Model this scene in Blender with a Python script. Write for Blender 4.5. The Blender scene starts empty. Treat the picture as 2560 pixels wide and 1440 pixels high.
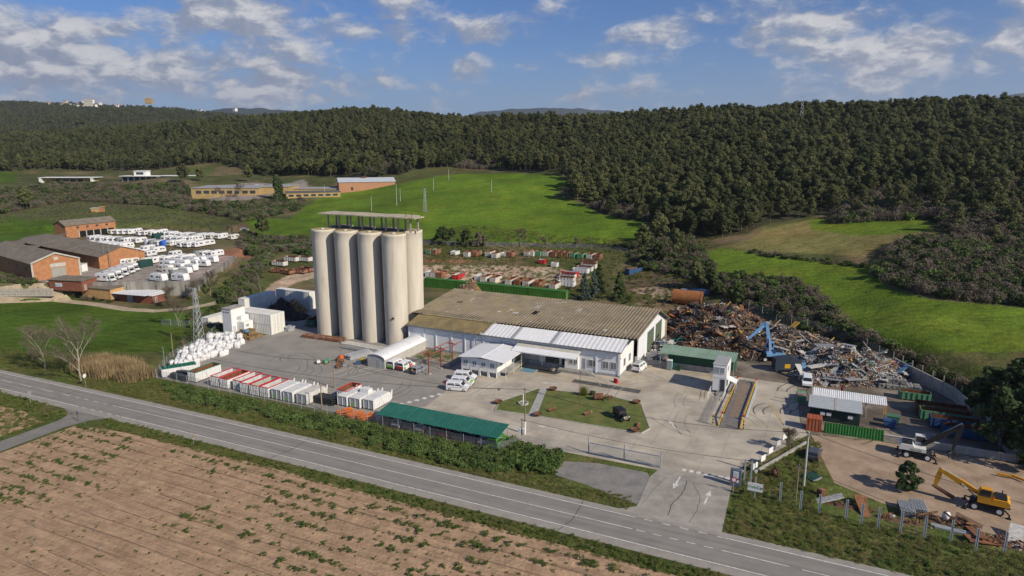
import bpy, math, random
import numpy as np
from mathutils import Vector, Matrix, noise as mnoise
R = math.radians
rnd = random.Random(7)
nrg = np.random.default_rng(11)
scene = bpy.context.scene
col = scene.collection

# ------------------------------------------------------------------ camera
F, PITCH, CAMH = 1707.0, R(11.9), 48.0
cam_d = bpy.data.cameras.new("camera"); cam_d.sensor_width = 36.0; cam_d.lens = 36.0 * F / 2560.0
cam_d.clip_start = 0.5; cam_d.clip_end = 40000
cam = bpy.data.objects.new("camera", cam_d); col.objects.link(cam)
cam.location = (0, 0, CAMH); cam.rotation_euler = (R(90) - PITCH, 0, 0)
scene.camera = cam

# ------------------------------------------------------------------ sun and sky
SUN_AZ = R(-39.0)      # direction towards the sun in plan, from +X
SUN_EL = R(33.0)
sdir = Vector((math.cos(SUN_AZ) * math.cos(SUN_EL), math.sin(SUN_AZ) * math.cos(SUN_EL), math.sin(SUN_EL)))
sun_d = bpy.data.lights.new("sun", 'SUN'); sun_d.energy = 5.0; sun_d.angle = R(0.53); sun_d.color = (1.0, 0.89, 0.73)
sun = bpy.data.objects.new("sun", sun_d); col.objects.link(sun)
sun.rotation_euler = (-sdir).to_track_quat('-Z', 'Y').to_euler(); sun.location = sdir * 300

scene.view_settings.view_transform = 'Standard'
scene.view_settings.look = 'None'
scene.view_settings.exposure = 0.0
scene.view_settings.gamma = 1.0
scene.view_settings.use_curve_mapping = False
scene.render.film_transparent = False
scene.cycles.use_adaptive_sampling = True
scene.cycles.max_bounces = 6
scene.cycles.diffuse_bounces = 3
scene.cycles.glossy_bounces = 2
scene.cycles.transparent_max_bounces = 8
scene.cycles.volume_bounces = 0
scene.cycles.use_denoising = True

class NT:
    """small node-tree writer"""
    def __init__(s, tree): s.t = tree; s.n = tree.nodes; s.l = tree.links
    def new(s, typ, **kw):
        n = s.n.new(typ)
        for k, v in kw.items(): setattr(n, k, v)
        return n
    def put(s, sock, v):
        if hasattr(v, 'is_output') or isinstance(v, bpy.types.NodeSocket): s.l.new(v, sock)
        else: sock.default_value = v
    def m(s, op, a, b=None, c=None, clamp=False):
        n = s.new('ShaderNodeMath', operation=op); n.use_clamp = clamp
        s.put(n.inputs[0], a)
        if b is not None: s.put(n.inputs[1], b)
        if c is not None: s.put(n.inputs[2], c)
        return n.outputs[0]
    def vm(s, op, a, b=None, scale=None):
        n = s.new('ShaderNodeVectorMath', operation=op); s.put(n.inputs[0], a)
        if b is not None: s.put(n.inputs[1], b)
        if scale is not None: s.put(n.inputs['Scale'], scale)
        return n.outputs[0] if op not in ('DOT_PRODUCT', 'LENGTH', 'DISTANCE') else n.outputs['Value']
    def noise(s, vec, scale, detail=4, rough=0.55, dist=0.0):
        n = s.new('ShaderNodeTexNoise'); s.put(n.inputs['Vector'], vec)
        n.inputs['Scale'].default_value = scale; n.inputs['Detail'].default_value = detail
        n.inputs['Roughness'].default_value = rough; n.inputs['Distortion'].default_value = dist
        return n.outputs['Fac']
    def ramp(s, fac, lo, hi, a=0.0, b=1.0):
        n = s.new('ShaderNodeMapRange'); n.interpolation_type = 'SMOOTHSTEP'
        s.put(n.inputs[0], fac); s.put(n.inputs[1], lo); s.put(n.inputs[2], hi)
        s.put(n.inputs[3], a); s.put(n.inputs[4], b)
        return n.outputs[0]
    def mix(s, fac, a, b, mode='MIX'):
        n = s.new('ShaderNodeMix', data_type='RGBA', blend_type=mode)
        s.put(n.inputs[0], fac)
        for k, v in ((6, a), (7, b)):
            s.put(n.inputs[k], (tuple(v) + (1,)) if isinstance(v, (tuple, list)) and len(v) == 3 else v)
        return n.outputs[2]

world = bpy.data.worlds.new("World"); scene.world = world; world.use_nodes = True
w = NT(world.node_tree); w.n.clear()
tc = w.new('ShaderNodeTexCoord')
sky = w.new('ShaderNodeTexSky', sky_type='NISHITA'); sky.sun_disc = False
sky.sun_elevation = SUN_EL; sky.sun_rotation = R(90) - SUN_AZ
sky.altitude = 300; sky.air_density = 1.0; sky.dust_density = 0.6; sky.ozone_density = 2.2
dirv = tc.outputs['Generated']
sep = w.new('ShaderNodeSeparateXYZ'); w.l.new(dirv, sep.inputs[0])
def cloud_density(vec):
    v = w.vm('MULTIPLY', vec, (1.0, 1.0, 2.1))
    warp = w.new('ShaderNodeTexNoise'); w.put(warp.inputs['Vector'], v); warp.inputs['Scale'].default_value = 16; warp.inputs['Detail'].default_value = 4
    v2 = w.vm('ADD', v, w.vm('MULTIPLY', w.vm('SUBTRACT', warp.outputs['Color'], (0.5, 0.5, 0.5)), (0.05, 0.05, 0.05)))
    big = w.noise(v2, 5.5, 3, 0.5)
    fine = w.noise(v2, 16.0, 9, 0.60)
    return w.m('ADD', w.m('MULTIPLY', big, 0.50), w.m('MULTIPLY', fine, 0.55))
def pix_dir(px, py):
    a, b = (px - 1280) / F, -(py - 720) / F
    return Vector((a, math.cos(PITCH) + b * math.sin(PITCH), -math.sin(PITCH) + b * math.cos(PITCH))).normalized()
# the cloud groups of this sky: centre, half-width, half-height (degrees), strength
groups = [(500, 40, 8.5, 1.9, .20), (250, 75, 10, 1.9, .17), (40, 120, 9, 3.0, .19), (330, 150, 13, 2.2, .18), (640, 120, 5, 1.6, .12), (620, 205, 14, 1.8, .155), (840, 80, 3.6, 1.5, .13), (990, 90, 2.2, 1.0, .10),
          (1210, 90, 4.0, 1.4, .15), (1160, 165, 2.6, 2.0, .18), (1080, 210, 1.4, .7, .14), (1690, 85, 4.6, 1.7, .20), (1530, 85, 2, 1.0, .13), (1480, 145, 3.6, .9, .13), (2090, 55, 4.2, 1.6, .21), (1880, 90, 3.4, 1.3, .15),
          (2010, 115, 8, 1.6, .16), (2330, 125, 7.5, 1.7, .17), (2550, 90, 4, 1.8, .17), (1400, 240, 2.2, .6, .12), (1330, 165, 1.2, .5, .12), (430, 220, 2.6, .9, .15), (760, 245, 5, .7, .14), (-200, 120, 12, 3, .14), (2900, 100, 8, 2, .14)]
bias = None
for (px, py, rx, ry, amp) in groups:
    d = pix_dir(px, py); right = Vector((d.y, -d.x, 0)).normalized(); up = right.cross(d)
    rx, ry = R(rx), R(ry)
    gx = w.vm('DOT_PRODUCT', dirv, tuple(right / rx)); gy = w.vm('DOT_PRODUCT', w.vm('SUBTRACT', dirv, tuple(d)), tuple(up / ry))
    gf = w.vm('DOT_PRODUCT', dirv, tuple(d))
    r2 = w.m('ADD', w.m('MULTIPLY', gx, gx), w.m('MULTIPLY', gy, gy))
    g = w.m('MULTIPLY', w.m('EXPONENT', w.m('MULTIPLY', r2, -1.0)), w.m('MULTIPLY', w.m('GREATER_THAN', gf, 0.0), amp))
    bias = g if bias is None else w.m('MAXIMUM', bias, g)
d0 = w.m('ADD', cloud_density(dirv), bias)
d1 = w.m('ADD', cloud_density(w.vm('ADD', dirv, (0.012, -0.002, 0.011))), bias)
mask = w.ramp(d0, 0.53, 0.70)
thick = w.ramp(d0, 0.57, 0.80)
lit = w.ramp(w.m('SUBTRACT', d0, d1), -0.045, 0.085)
lit = w.m('ADD', w.m('MULTIPLY', lit, 0.85), w.m('MULTIPLY', w.ramp(w.noise(dirv, 60.0, 5, 0.6), .35, .7), 0.15))
lit = w.m('MULTIPLY', lit, w.ramp(thick, 0.0, 1.0, 0.62, 1.0))
shade = w.mix(w.ramp(sep.outputs[0], -0.65, 0.2), (2.7, 3.05, 4.0), (2.9, 3.3, 4.3))
ccol = w.mix(lit, shade, (8.1, 7.9, 7.7))
hz = w.ramp(sep.outputs[2], 0.0, 0.17)
skyc = w.mix(1.0, sky.outputs[0], (0.38, 0.58, 0.93), 'MULTIPLY')
skyc = w.mix(hz, w.mix(0.45, skyc, (3.4, 4.4, 6.3)), skyc)
ccol = w.mix(w.ramp(sep.outputs[2], 0.02, 0.09, 0.40, 0.0), ccol, (4.6, 5.1, 6.2))
final = w.mix(w.m('MULTIPLY', mask, 0.94), skyc, ccol)
bg = w.new('ShaderNodeBackground'); w.put(bg.inputs[0], final); bg.inputs[1].default_value = 0.095
wo = w.new('ShaderNodeOutputWorld'); w.l.new(bg.outputs[0], wo.inputs[0])

# ------------------------------------------------------------------ frames of reference
def G(px, py, z=0.0):
    """the point of height z that a pixel of the 2560x1440 photograph looks at"""
    a, b = (px - 1280) / F, -(py - 720) / F
    dz = -math.sin(PITCH) + b * math.cos(PITCH)
    t = (z - CAMH) / dz
    return (a * t, (math.cos(PITCH) + b * math.sin(PITCH)) * t)
def project(x, y, z):
    z = z - CAMH
    cy = y * math.cos(PITCH) - z * math.sin(PITCH); cz = y * math.sin(PITCH) + z * math.cos(PITCH)
    return 1280 + F * x / cy, 720 - F * cz / cy
# the works is laid out on a square grid: u along the long facade, v away from the road
SA = R(-25.2); UX, UY = math.cos(SA), math.sin(SA); VX, VY = -UY, UX
OX, OY = G(1549, 944)
def W(u, v): return (OX + UX * u + VX * v, OY + UY * u + VY * v)
def UVof(px, py, z=0.0):
    x, y = G(px, py, z); x -= OX; y -= OY
    return (x * UX + y * UY, x * VX + y * VY)
def uv_np(x, y):
    return (x - OX) * UX + (y - OY) * UY, (x - OX) * VX + (y - OY) * VY

# ------------------------------------------------------------------ terrain heights
COLS = [
 (-700, [(0,0),(185,0),(232,5),(320,6),(400,9),(470,13),(800,25),(1200,55),(1800,90),(2800,175),(3400,185),(12000,100)]),
 (0,    [(0,0),(188,0),(232,5),(320,6),(400,9),(452,12),(700,19),(800,24),(1200,54),(1500,58),(1900,86),(2900,203),(3300,200),(12000,100)]),
 (350,  [(0,0),(205,0),(232,5),(330,5.5),(417,10),(620,18),(700,22),(1000,60),(1100,66),(1400,62),(1900,86),(2900,208),(3300,200),(12000,100)]),
 (650,  [(0,0),(215,0),(262,3),(330,6),(470,13),(560,19),(640,24),(1000,79),(1200,77),(1600,66),(3000,160),(3300,150),(12000,100)]),
 (850,  [(0,0),(225,0),(300,7),(430,14),(560,23),(950,91),(1150,88),(1600,66),(3000,110),(12000,100)]),
 (1050, [(0,0),(228,0),(290,7),(370,15),(500,27),(560,32),(880,80),(1100,78),(1600,58),(12000,80)]),
 (1250, [(0,0),(232,0),(290,7),(370,15.5),(505,27.5),(700,66),(900,68),(1400,50),(12000,80)]),
 (1450, [(0,0),(232,0),(290,7),(360,15),(400,21),(700,68),(900,71),(1400,58),(12000,80)]),
 (1600, [(0,0),(225,0),(290,7),(335,13),(700,71),(900,74),(1400,58),(12000,80)]),
 (1800, [(0,0),(190,0),(218,6),(283,13),(292,15),(650,72),(850,76),(1400,60),(12000,80)]),
 (2050, [(0,0),(172,0),(193,5),(226,10),(285,17),(295,18.5),(620,72),(820,77),(1400,60),(12000,80)]),
 (2300, [(0,0),(124,0),(137,4),(173,9),(231,16),(263,19),(560,71),(760,76),(1400,60),(12000,80)]),
 (2560, [(0,0),(104,0),(119,3),(166,9),(231,16.5),(500,68),(700,73),(1400,60),(12000,80)]),
 (3300, [(0,0),(84,0),(100,3),(160,9),(220,16),(480,67),(680,72),(1400,60),(12000,80)]),
]
_PXG = np.linspace(-700, 3300, 401)
_YG = np.concatenate([np.arange(0, 420, 4.0), np.geomspace(420, 12000, 220)])
_tab = np.zeros((len(_PXG), len(_YG)))
_cp = np.array([c[0] for c in COLS], float)
_prof = np.array([np.interp(_YG, [p[0] for p in c[1]], [p[1] for p in c[1]]) for c in COLS])
for j in range(len(_YG)): _tab[:, j] = np.interp(_PXG, _cp, _prof[:, j])
def _blur(a, n, axis):
    k = np.hanning(2 * n + 3)[1:-1]; k /= k.sum()
    pad = [(0, 0), (0, 0)]; pad[axis] = (n, n)
    return np.apply_along_axis(lambda r: np.convolve(r, k, 'valid'), axis, np.pad(a, pad, mode='edge'))
_tab = _blur(_tab, 14, 0); _tab = _blur(_tab, 4, 1)
def seg_dist(x, y, poly):
    """distance from points to a closed polygon's edge, and whether they are inside"""
    d2 = np.full(x.shape, 1e18); ins = np.zeros(x.shape, bool)
    for i in range(len(poly)):
        x0, y0 = poly[i - 1]; x1, y1 = poly[i]
        ex, ey = x1 - x0, y1 - y0
        t = np.clip(((x - x0) * ex + (y - y0) * ey) / (ex * ex + ey * ey + 1e-12), 0, 1)
        d2 = np.minimum(d2, (x - x0 - t * ex) ** 2 + (y - y0 - t * ey) ** 2)
        c = ((y0 > y) != (y1 > y))
        with np.errstate(divide='ignore', invalid='ignore'):
            xi = x0 + (y - y0) * ex / np.where(ey == 0, 1e-12, ey)
        ins ^= (c & (x < xi))
    return np.sqrt(d2), ins
def inside(x, y, poly): return seg_dist(x, y, poly)[1]
FLAT = [(-400, -400), (-400, -20), (-215, 10), (-146, 14), (-140, 30), (-124, 44), (-108, 72), (-38, 74), (-4, 80), (10, 74), (32, 48), (50, 35), (63, 17), (72, -6), (95, -34), (140, -70), (300, -300), (300, -400)]
PLAT = [UVof(*p, 5.0) for p in [(-300, 716), (100, 711), (229, 706), (484, 704), (584, 641), (640, 602), (590, 578), (330, 571), (200, 573), (-300, 596)]]
def smooth(t): t = np.clip(t, 0, 1); return t * t * (3 - 2 * t)
def vnoise(x, y, s, seed=0):
    x = x / s; y = y / s
    xi = np.floor(x).astype(np.int64); yi = np.floor(y).astype(np.int64); fx = smooth(x - xi); fy = smooth(y - yi)
    def h(a, b):
        n = (a * 374761393 + b * 668265263 + seed * 1442695041) & 0x7fffffff
        n = ((n ^ (n >> 13)) * 1274126177) & 0x7fffffff
        return ((n ^ (n >> 16)) & 0xffff) / 65535.0
    return (h(xi, yi) * (1 - fx) + h(xi + 1, yi) * fx) * (1 - fy) + (h(xi, yi + 1) * (1 - fx) + h(xi + 1, yi + 1) * fx) * fy
def TZ(x, y):
    x = np.asarray(x, float); y = np.asarray(y, float)
    yy = np.clip(y, 30, 12000)
    px = np.clip(1280 + F * x / (yy * math.cos(PITCH) + 40 * math.sin(PITCH)), -700, 3300)
    fi = (px + 700) / 10.0; i = np.clip(fi.astype(int), 0, 399); fi = fi - i
    j = np.clip(np.searchsorted(_YG, yy) - 1, 0, len(_YG) - 2); fj = (yy - _YG[j]) / (_YG[j + 1] - _YG[j])
    z = (_tab[i, j] * (1 - fi) + _tab[i + 1, j] * fi) * (1 - fj) + (_tab[i, j + 1] * (1 - fi) + _tab[i + 1, j + 1] * fi) * fj
    u, v = uv_np(x, y)
    d, ins = seg_dist(u, v, FLAT)
    k = np.where(ins, 0.0, smooth(d / 10.0))
    hills = smooth((yy - 330) / 200)
    z = z + hills * ((vnoise(x, y, 90, 3) - .5) * 9 + (vnoise(x, y, 35, 4) - .5) * 3) + smooth((yy - 1200) / 800) * (vnoise(x, y, 420, 8) - .5) * 50
    z = z * k
    d, ins = seg_dist(u, v, PLAT)
    k = np.where(ins, 1.0, smooth(1 - d / 3.0))
    return z * (1 - k) + np.minimum(5.0, np.where(ins, 5.0, 5.0 * np.maximum(k, 0.0))) * k
def tz(x, y): return float(TZ(np.array([x]), np.array([y]))[0])
def GT(px, py):
    """the point of the terrain that a pixel looks at"""
    z = 0.0
    lo, hi = 0.0, 0.0
    a, b = (px - 1280) / F, -(py - 720) / F
    dx, dy, dz = a, math.cos(PITCH) + b * math.sin(PITCH), -math.sin(PITCH) + b * math.cos(PITCH)
    ts = np.concatenate([np.arange(60, 700, 1.0), np.arange(700, 4000, 10.0)])
    zz = CAMH + dz * ts - TZ(dx * ts, dy * ts)
    k = np.argmax(zz < 0)
    if zz[k] >= 0: k = len(ts) - 1
    t = ts[k] if k == 0 else ts[k - 1] + (ts[k] - ts[k - 1]) * zz[k - 1] / (zz[k - 1] - zz[k] + 1e-9)
    return (dx * t, dy * t, CAMH + dz * t)
# ------------------------------------------------------------------ materials
MATS = {}
def mat(name, c, rough=0.8, var=0.12, scale=1.5, c2=None, metal=0.0, bump=0.0, bscale=8.0, streak=False, emis=None, spec=0.3, thr=(0.45, 0.7)):
    """a base colour with world-space mottling; c2 = a second colour (rust, dirt, moss) in patches"""
    if name in MATS: return MATS[name]
    m = bpy.data.materials.new(name); m.use_nodes = True
    t = NT(m.node_tree); b = t.n['Principled BSDF']
    geo = t.new('ShaderNodeNewGeometry'); pos = geo.outputs['Position']
    if streak: pos = t.vm('MULTIPLY', pos, (1.0, 1.0, 0.12))
    n1 = t.noise(pos, scale, 5, 0.6)
    k = t.ramp(n1, 0.25, 0.75, 1.0 - var, 1.0 + var)
    cc = t.new('ShaderNodeCombineXYZ')
    for i in range(3): t.put(cc.inputs[i], k)
    base = t.mix(1.0, c, cc.outputs[0], 'MULTIPLY')
    if c2 is not None:
        n2 = t.noise(pos, scale * 0.6, 7, 0.65, 0.3)
        base = t.mix(t.ramp(n2, thr[0], thr[1]), base, c2)
    t.put(b.inputs['Base Color'], base)
    b.inputs['Roughness'].default_value = rough; b.inputs['Metallic'].default_value = metal
    b.inputs['Specular IOR Level'].default_value = spec
    if bump:
        bn = t.new('ShaderNodeBump'); bn.inputs['Strength'].default_value = 1.0; bn.inputs['Distance'].default_value = bump
        t.put(bn.inputs['Height'], t.noise(geo.outputs['Position'], bscale, 5, 0.6)); t.l.new(bn.outputs[0], b.inputs['Normal'])
    MATS[name] = m
    return m
def leaf_mat(name, c, c2, rough=0.75, transl=0.25):
    """foliage: colour varies from clump to clump and from plant to plant"""
    if name in MATS: return MATS[name]
    m = bpy.data.materials.new(name); m.use_nodes = True
    t = NT(m.node_tree); b = t.n['Principled BSDF']
    geo = t.new('ShaderNodeNewGeometry'); oi = t.new('ShaderNodeObjectInfo')
    n = t.noise(geo.outputs['Position'], 0.45, 3, 0.6)
    f = t.m('ADD', t.m('MULTIPLY', n, 0.9), t.m('MULTIPLY', oi.outputs['Random'], 0.6))
    base = t.mix(t.ramp(f, 0.35, 1.15), c, c2)
    t.put(b.inputs['Base Color'], base); b.inputs['Roughness'].default_value = rough; b.inputs['Specular IOR Level'].default_value = 0.2
    tr = t.new('ShaderNodeBsdfTranslucent'); t.put(tr.inputs[0], base)
    mx = t.new('ShaderNodeMixShader'); mx.inputs[0].default_value = transl
    t.l.new(b.outputs[0], mx.inputs[1]); t.l.new(tr.outputs[0], mx.inputs[2]); t.l.new(mx.outputs[0], t.n['Material Output'].inputs[0])
    MATS[name] = m
    return m

# ------------------------------------------------------------------ mesh writer
class MB:
    def __init__(s): s.v = []; s.f = []; s.mi = []; s.k = 0
    def add(s, vs, fs):
        o = len(s.v); s.v.extend(vs)
        for f in fs: s.f.append(tuple(i + o for i in f)); s.mi.append(s.k)
    def box(s, c, d, rz=0.0, tilt=None, taper=1.0):
        """centre, full sizes; taper scales the top"""
        hx, hy, hz = d[0] / 2, d[1] / 2, d[2] / 2
        vs = [(-hx, -hy, -hz), (hx, -hy, -hz), (hx, hy, -hz), (-hx, hy, -hz), (-hx * taper, -hy * taper, hz), (hx * taper, -hy * taper, hz), (hx * taper, hy * taper, hz), (-hx * taper, hy * taper, hz)]
        if tilt is not None: vs = [tilt @ Vector(p) for p in vs]
        ca, sa = math.cos(rz), math.sin(rz)
        vs = [(p[0] * ca - p[1] * sa + c[0], p[0] * sa + p[1] * ca + c[1], p[2] + c[2]) for p in vs]
        s.add(vs, [(0, 3, 2, 1), (4, 5, 6, 7), (0, 1, 5, 4), (1, 2, 6, 5), (2, 3, 7, 6), (3, 0, 4, 7)]); return s
    def b2(s, x0, x1, y0, y1, z0, z1): return s.box(((x0 + x1) / 2, (y0 + y1) / 2, (z0 + z1) / 2), (x1 - x0, y1 - y0, z1 - z0))
    def prism(s, poly, z0, z1):
        n = len(poly)
        a = sum(poly[i - 1][0] * poly[i][1] - poly[i][0] * poly[i - 1][1] for i in range(n))
        if a < 0: poly = poly[::-1]
        s.add([(p[0], p[1], z0) for p in poly] + [(p[0], p[1], z1) for p in poly],
              [tuple(range(n - 1, -1, -1)), tuple(range(n, 2 * n))] + [(i, (i + 1) % n, n + (i + 1) % n, n + i) for i in range(n)]); return s
    def prof(s, pts, y0, y1, axis='y'):
        """a profile in the x-z plane pushed along y (or y-z along x)"""
        n = len(pts)
        a = sum(pts[i - 1][0] * pts[i][1] - pts[i][0] * pts[i - 1][1] for i in range(n))
        if a < 0: pts = pts[::-1]
        if axis == 'y':
            vs = [(p[0], y0, p[1]) for p in pts] + [(p[0], y1, p[1]) for p in pts]
            s.add(vs, [tuple(range(n)), tuple(range(2 * n - 1, n - 1, -1))] + [(i, n + i, n + (i + 1) % n, (i + 1) % n) for i in range(n)])
        else:
            vs = [(y0, p[0], p[1]) for p in pts] + [(y1, p[0], p[1]) for p in pts]
            s.add(vs, [tuple(range(n - 1, -1, -1)), tuple(range(n, 2 * n))] + [((i + 1) % n, n + (i + 1) % n, n + i, i) for i in range(n)])
        return s
    def tube(s, p0, p1, r0, r1=None, n=6, caps=True):
        r1 = r0 if r1 is None else r1
        p0, p1 = Vector(p0), Vector(p1); d = p1 - p0
        if d.length < 1e-6: return s
        q = d.to_track_quat('Z', 'Y'); vs = []
        for p, r in ((p0, r0), (p1, r1)):
            for i in range(n):
                a = 2 * math.pi * i / n; vs.append(tuple(p + q @ Vector((math.cos(a) * r, math.sin(a) * r, 0))))
        fs = [(i, (i + 1) % n, n + (i + 1) % n, n + i) for i in range(n)]
        if caps: fs += [tuple(range(n - 1, -1, -1)), tuple(range(n, 2 * n))]
        s.add(vs, fs); return s
    def lathe(s, pts, c=(0, 0), n=24, a0=0.0, a1=2 * math.pi, cap=False):
        full = abs(a1 - a0 - 2 * math.pi) < 1e-6; m = n if full else n + 1; vs = []
        for r, z in pts:
            for i in range(m):
                a = a0 + (a1 - a0) * i / n; vs.append((c[0] + r * math.cos(a), c[1] + r * math.sin(a), z))
        fs = []
        for k in range(len(pts) - 1):
            for i in range(n):
                j = (i + 1) % m; fs.append((k * m + i, k * m + j, (k + 1) * m + j, (k + 1) * m + i))
        if cap: fs.append(tuple(range((len(pts) - 1) * m, len(pts) * m)))
        s.add(vs, fs); return s
    def quad(s, a, b, c, d): s.add([tuple(a), tuple(b), tuple(c), tuple(d)], [(0, 1, 2, 3)]); return s
    def corr(s, o, e1, e2, nrm, n, depth, th=0.03):
        """a ribbed sheet: ribs run along e2, repeat n times along e1; o, e1, e2, nrm vectors"""
        o, e1, e2, nrm = Vector(o), Vector(e1), Vector(e2), Vector(nrm).normalized()
        t = []
        for i in range(n):
            for q, dd in ((0, 0), (.35, 0), (.5, depth), (.85, depth)): t.append(((i + q) / n, dd))
        t.append((1, 0)); m = len(t); vs = []
        for off in (0, 1):
            for q, dd in t: vs.append(tuple(o + e1 * q + e2 * off + nrm * dd))
        fs = [(i, i + 1, m + i + 1, m + i) for i in range(m - 1)]
        if (e1.cross(e2)).dot(nrm) < 0: fs = [f[::-1] for f in fs]
        s.add(vs, fs); return s
    def mesh(s, name, mats, smooth_=False):
        me = bpy.data.meshes.new(name); me.from_pydata(s.v, [], s.f)
        for m in (mats if isinstance(mats, (list, tuple)) else [mats]): me.materials.append(m)
        if any(s.mi): me.polygons.foreach_set('material_index', s.mi)
        if smooth_: me.polygons.foreach_set('use_smooth', [True] * len(s.f))
        me.update(); return me
    def build(s, name, mats, parent=None, smooth_=False, **kw):
        return obj(name, s.mesh(name, mats, smooth_), parent, **kw)
def tag(o, label=None, cat=None, group=None, kind=None):
    if label: o['label'] = label
    if cat: o['category'] = cat
    if group: o['group'] = group
    if kind: o['kind'] = kind
    return o
def obj(name, me, parent=None, loc=None, rz=None, label=None, cat=None, group=None, kind=None):
    o = bpy.data.objects.new(name, me); col.objects.link(o)
    if parent is not None: o.parent = parent
    if loc is not None: o.location = loc
    if rz is not None: o.rotation_euler = (0, 0, rz)
    return tag(o, label, cat, group, kind)
def thing(name, label, cat, loc=(0, 0, 0), rz=0.0, group=None):
    if len(loc) == 2: loc = (loc[0], loc[1], 0)
    return obj(name, None, None, loc, rz, label, cat, group)
KIDS = {}
def tree_copy(root, loc, rz, label=None, group=None, scale=None, name=None):
    kids = KIDS.get(root.name)
    if kids is None:
        kids = [(c, list(c.children)) for c in root.children]; KIDS[root.name] = kids
    r = root.copy(); col.objects.link(r); r.location = loc; r.rotation_euler = (0, 0, rz)
    if name: r.name = name
    if scale is not None: r.scale = scale if isinstance(scale, (tuple, list)) else (scale,) * 3
    if label: r['label'] = label
    if group: r['group'] = group
    for c, gs in kids:
        d = c.copy(); col.objects.link(d); d.parent = r
        for g in gs:
            e = g.copy(); col.objects.link(e); e.parent = d
    return r
class Kind:
    """a thing built once (first call of put moves it), then copied"""
    def __init__(s, root): s.root = root; s.used = False
    def put(s, loc, rz=0.0, label=None, group=None, scale=None):
        if not s.used:
            s.used = True; r = s.root
            KIDS[r.name] = [(c, list(c.children)) for c in r.children]
            r.location = loc; r.rotation_euler = (0, 0, rz)
            if scale is not None: r.scale = scale if isinstance(scale, (tuple, list)) else (scale,) * 3
            if label: r['label'] = label
            if group: r['group'] = group
            return r
        r = tree_copy(s.root, loc, rz, label, group, scale)
        if scale is None: r.scale = (1, 1, 1)
        return r
def struct(o): o['kind'] = 'structure'; return o
def ground_z(x, y): return tz(x, y)
def uvp(lst): return [W(u, v) for u, v in lst]
def pxp(lst, z=0.0): return [G(x, y, z) for x, y in lst]
def fill_poly(poly, z, me_name, m):
    """a flat sheet of any outline"""
    import bmesh
    bm = bmesh.new(); vs = [bm.verts.new((p[0], p[1], z)) for p in poly]; bm.faces.new(vs)
    bmesh.ops.triangulate(bm, faces=bm.faces[:])
    for f in bm.faces:
        if f.normal.z < 0: f.normal_flip()
    me = bpy.data.meshes.new(me_name); bm.to_mesh(me); bm.free(); me.materials.append(m); return me
def sheet(name, poly, z, m, **kw): return struct(obj(name, fill_poly(poly, z, name, m), **kw))
def strip(mb, pts, wid, z, dash=None, off=0.0):
    """a painted line of width wid along points; dash = (on, off)"""
    dist = off
    for (x0, y0), (x1, y1) in zip(pts[:-1], pts[1:]):
        L = math.hypot(x1 - x0, y1 - y0); dx, dy = (x1 - x0) / L, (y1 - y0) / L; nx, ny = -dy * wid / 2, dx * wid / 2
        segs = [(0, L)]
        if dash:
            segs = []; p = -(dist % (dash[0] + dash[1]))
            while p < L:
                a, b = max(p, 0), min(p + dash[0], L)
                if b > a: segs.append((a, b))
                p += dash[0] + dash[1]
        for a, b in segs:
            xa, ya, xb, yb = x0 + dx * a, y0 + dy * a, x0 + dx * b, y0 + dy * b
            mb.quad((xa - nx, ya - ny, z), (xb - nx, yb - ny, z), (xb + nx, yb + ny, z), (xa + nx, ya + ny, z))
        dist += L
    return mb
# ------------------------------------------------------------------ terrain sheet
rows = np.concatenate([np.arange(-45, 110, 3.0), np.arange(110, 300, 1.1), np.arange(300, 700, 2.6), np.arange(700, 1500, 9.0), np.geomspace(1500, 14000, 80)])
cols_a = np.linspace(-1.30, 1.30, 640)
AA, YY = np.meshgrid(cols_a, rows, indexing='ij')
XX = AA * (YY + 62.0)
ZZ = TZ(XX, YY)
ZZ = ZZ + (YY > 3300) * 0.0
PXX, PYY = project(XX, np.maximum(YY, 25), ZZ)
# colours of the land cover (reflectances)
C_SCRUB, C_DRY, C_FOREST = (.085, .100, .034), (.190, .150, .086), (.050, .052, .026)
C_FIELD, C_FIELD2, C_OLIVE, C_VINE = (.104, .182, .016), (.114, .180, .018), (.185, .176, .060), (.092, .122, .034)
C_MEADOW, C_SAND, C_RED, C_GRAVEL, C_VERGE = (.066, .120, .014), (.400, .325, .225), (.290, .150, .085), (.300, .275, .235), (.092, .128, .030)
base = np.zeros(XX.shape + (3,)); base[:] = C_SCRUB
nb = vnoise(XX, YY, 23, 1) * .6 + vnoise(XX, YY, 7, 2) * .4
base += (np.array(C_DRY) - base) * (smooth((nb - .48) / .25)[..., None] * .75)
BASELINE = [(-700, 440), (0, 432), (100, 424), (250, 428), (400, 424), (450, 415), (560, 408), (650, 442), (760, 438), (930, 447), (1000, 442), (1030, 428), (1150, 418), (1400, 432), (1432, 500), (1500, 534), (1640, 556), (1690, 590), (1790, 600), (1870, 588), (1910, 566), (2060, 541), (2330, 541), (2400, 596), (2560, 640), (3300, 700)]
fb = np.interp(PXX, [p[0] for p in BASELINE], [p[1] for p in BASELINE])
wf = smooth((fb - PYY) / 8.0) * (YY > 200)
base += (np.array(C_FOREST) - base) * wf[..., None]
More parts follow.
